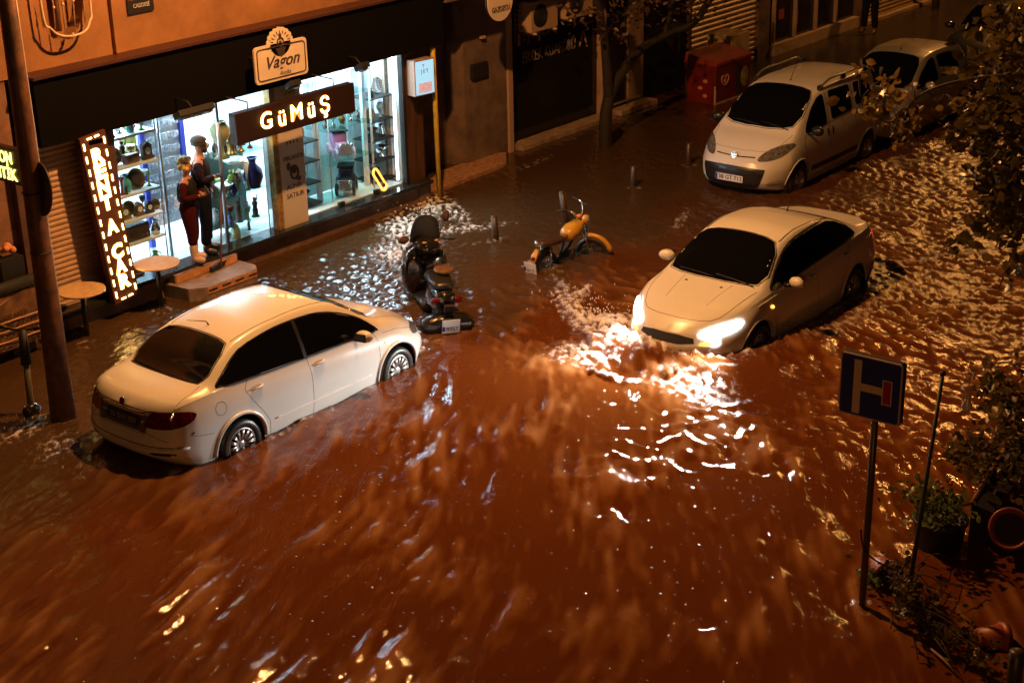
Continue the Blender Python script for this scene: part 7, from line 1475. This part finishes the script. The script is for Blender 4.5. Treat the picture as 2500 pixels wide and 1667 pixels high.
steer(t, ('handlebar_cowl', 'handlebar', 'mirror_stem', 'instrument'), (1.02, 0, 1), .35)
# ================================================================== MOPED (yellow), facing up and right
MY = mat('moped_yellow', (.50, .27, .03), .28, coat=.6); t = thing('moped', 'yellow moped with high chrome handlebars sunk to its axles', 'moped', (17.40, 13.42, -.30), -.02); t.scale = (.90, .92, .90)
for ax in (0, 1.15):
    mb = MB(); mb.lathe([(.22, -.03), (.285, -.032), (.30, 0), (.285, .032), (.22, .03), (.22, -.03)], (ax, 0, .30), 28, True, RX(PI / 2)); w = mb.build('wheel', M_rubber, t); mb = MB()
    for k in range(18): a = 2 * PI * k / 18; mb.tube([(ax, .02 * (-1) ** k, .30), (ax + .23 * math.cos(a), 0, .30 + .23 * math.sin(a))], .003, 4)
    mb.build('spokes', M_chrome, w)
mb = MB(); mb.tube([(.22 * math.cos(a) * 0 + 1.15 + .33 * math.cos(a), 0, .30 + .33 * math.sin(a)) for a in np.linspace(.25, 1.75, 10)], .045, 8); o = mb.build('front_mudguard', MY, t)
mb = MB(); mb.tube([(.32 * math.cos(a), 0, .30 + .33 * math.sin(a)) for a in np.linspace(1.2, 3.1, 10)], .045, 8); mb.build('rear_mudguard', M_black, t)
mb = MB(); loft(mb, [(.48, .72, .06, .06), (.55, .74, .13, .11), (.70, .77, .16, .13), (.86, .81, .13, .11), (.96, .83, .05, .05)]); mb.build('fuel_tank', MY, t)
mb = MB(); mb.tube([(.60, -.155, .74), (.72, -.165, .76), (.86, -.140, .80)], .008, 5); mb.build('tank_stripe', M_black, t)
mb = MB(); loft(mb, [(-.20, .78, .06, .02), (-.16, .78, .12, .045), (.10, .74, .13, .05), (.35, .72, .12, .06), (.54, .74, .07, .04)]); mb.build('seat', mat('brown_seat', (.06, .03, .02), .25, coat=.4), t)
mb = MB(); mb.ball((-.20, 0, .78), .05, (.5, 1.5, .8)); mb.build('seat_end', M_chrome, t)
mb = MB(); mb.tube([(.92, 0, .80), (.6, 0, .52), (.35, 0, .40), (0, 0, .30)], .028, 8); mb.tube([(.5, 0, .68), (.35, 0, .40)], .022, 8); mb.each('frame_tube', M_black, t)
mb = MB(); loft(mb, [(-.36, .50, .05, .03), (-.30, .58, .06, .05), (-.22, .66, .05, .04)]); mb.build('tail_piece', MY, t)
for s_ in (1, -1):
    mb = MB(); mb.tube([(.96, .07 * s_, .88), (1.15, .075 * s_, .30)], .018, 8); mb.build('fork', M_chrome, t); mb = MB(); mb.tube([(0, .09 * s_, .32), (.02, .10 * s_, .70)], .016, 8); mb.build('shock_absorber', M_chrome, t)
    mb = MB(); mb.tube(spline([(.94, 0, .90), (.94, .12 * s_, .93), (.90, .24 * s_, 1.10), (.78, .34 * s_, 1.12)], 5), .012, 8); h_ = mb.build('handlebar', M_chrome, t); mb = MB(); mb.tube([(.82, .31 * s_, 1.12), (.68, .40 * s_, 1.13)], .018, 8); mb.build('grip', M_rubber, h_)
    mb = MB(); mb.tube([(.86, .25 * s_, 1.10), (.96, .31 * s_, 1.06)], .006, 5); mb.build('brake_lever', M_chrome, t)
mb = MB(); mb.ball((1.04, 0, .90), .085, (.8, 1, 1)); mb.build('headlight', MY, t); mb = MB(); mb.cyl((1.09, 0, .90), (1.11, 0, .90), .07, n=18); mb.build('headlight_lens', M_lens, t)
mb = MB(); mb.ball((.93, 0, .95), .05, (1, 1, .7)); mb.build('speedometer', mat('orange_plastic', (.5, .16, .04), .3), t)
mb = MB(); loft(mb, [(.30, .30, .06, .08), (.42, .32, .10, .12), (.62, .34, .10, .13), (.72, .36, .06, .08)]); mb.build('engine', mat('engine_grey', (.12, .11, .10), .35, metal=.6, nscale=20), t)
Rp = Matrix((Vector((0, -1, 0)), Vector((-.15, 0, .99)).normalized(), Vector((-.99, 0, -.15)).normalized())).transposed()
mb = MB(); mb.box((-.40, 0, .42), (.24, .20, .008), Rp.to_4x4(), .002); pl = mb.build('number_plate', M_plate, t); text('35 NC', .08, Vector((-.406, 0, .465)), M_ink, pl, 'plate_lettering', ex=.001, R=Rp, width=.18, world=False); text('017', .08, Vector((-.406, -.01, .38)), M_ink, pl, 'plate_lettering', ex=.001, R=Rp, width=.13, world=False); mb = MB(); mb.box((-.4065, .10, .40), (.03, .08, .004), Rp.to_4x4()); mb.build('country_band', M_blue, pl)
mb = MB(); mb.ball((-.34, 0, .56), .05, (.6, 1, .8)); mb.build('tail_light', M_redlens, t)
mb = MB(); mb.tube([(-.05, -.12, .28), (.3, -.14, .26), (.6, -.12, .24)], .03, 10); mb.build('exhaust', M_chrome, t)
steer(t, ('fork', 'handlebar', 'brake_lever', 'headlight', 'headlight_lens', 'speedometer', 'front_mudguard'), (.97, 0, 1), -1.25)
steer(t, ('wheel',), (.97, 0, 1), -1.25, lambda o: max(v.co.x for v in o.data.vertices) > 1)
# ================================================================== KICK SCOOTER by the lamp pole
p = gp(78, 1010); t = thing('kick_scooter', 'dark kick scooter standing upright in the splashing water left of the lamp pole', 'kick scooter', (p.x, p.y, -.28)); R_ = CR; hz = Vector((R_.x, R_.y, 0)).normalized()
top = Vector((.10, .10, 1.30)); mb = MB(); mb.tube([(0, 0, .2), (.02, .02, .5), (.07, .07, .95)], [.045, .04, .035], 12); mb.build('stem', mat('greenish_grey', (.10, .09, .06), .4), t)
mb = MB(); mb.tube([(.065, .065, .88), top], [.065, .045], 12); mb.build('stem_sleeve', M_black, t); mb = MB(); mb.tube([top - hz * .28 + Vector((0, 0, .05)), top - hz * .1, top + hz * .1, top + hz * .26 + Vector((0, 0, .02))], .014, 8); h_ = mb.build('handlebar', M_blackplastic, t)
mb = MB(); mb.tube([top + hz * .14 + Vector((0, 0, .005)), top + hz * .27 + Vector((0, 0, .022))], .022, 8); mb.build('grip', M_rubber, h_); mb = MB(); mb.tube([top - hz * .28 + Vector((0, 0, .05)), top - hz * .16 + Vector((0, 0, .02))], .022, 8); mb.build('grip', M_rubber, h_)
mb = MB(); mb.ball((0, 0, .33), .11, (1.1, .7, .8)); mb.box((-.04, -.02, .20), (.12, .10, .30), None, .03); mb.build('front_mudguard', M_sc, t)
mb = MB(); mb.tube([(.03, .0, .35), (.20, -.14, .12)], .006, 6); mb.tube([(.1, -.04, .62), (.25, -.25, .05)], .005, 6); mb.each('brake_cable', M_black, t)
mb = MB(); mb.box((.35, .10, .12), (.60, .16, .05), RZ(.3), .01); mb.build('deck', M_blackplastic, t); mb = MB(); mb.lathe([(.02, -.025), (.10, -.03), (.11, 0), (.10, .03), (.02, .025)], (0, -.05, .12), 20, True, RX(PI / 2)); mb.build('wheel', M_rubber, t)
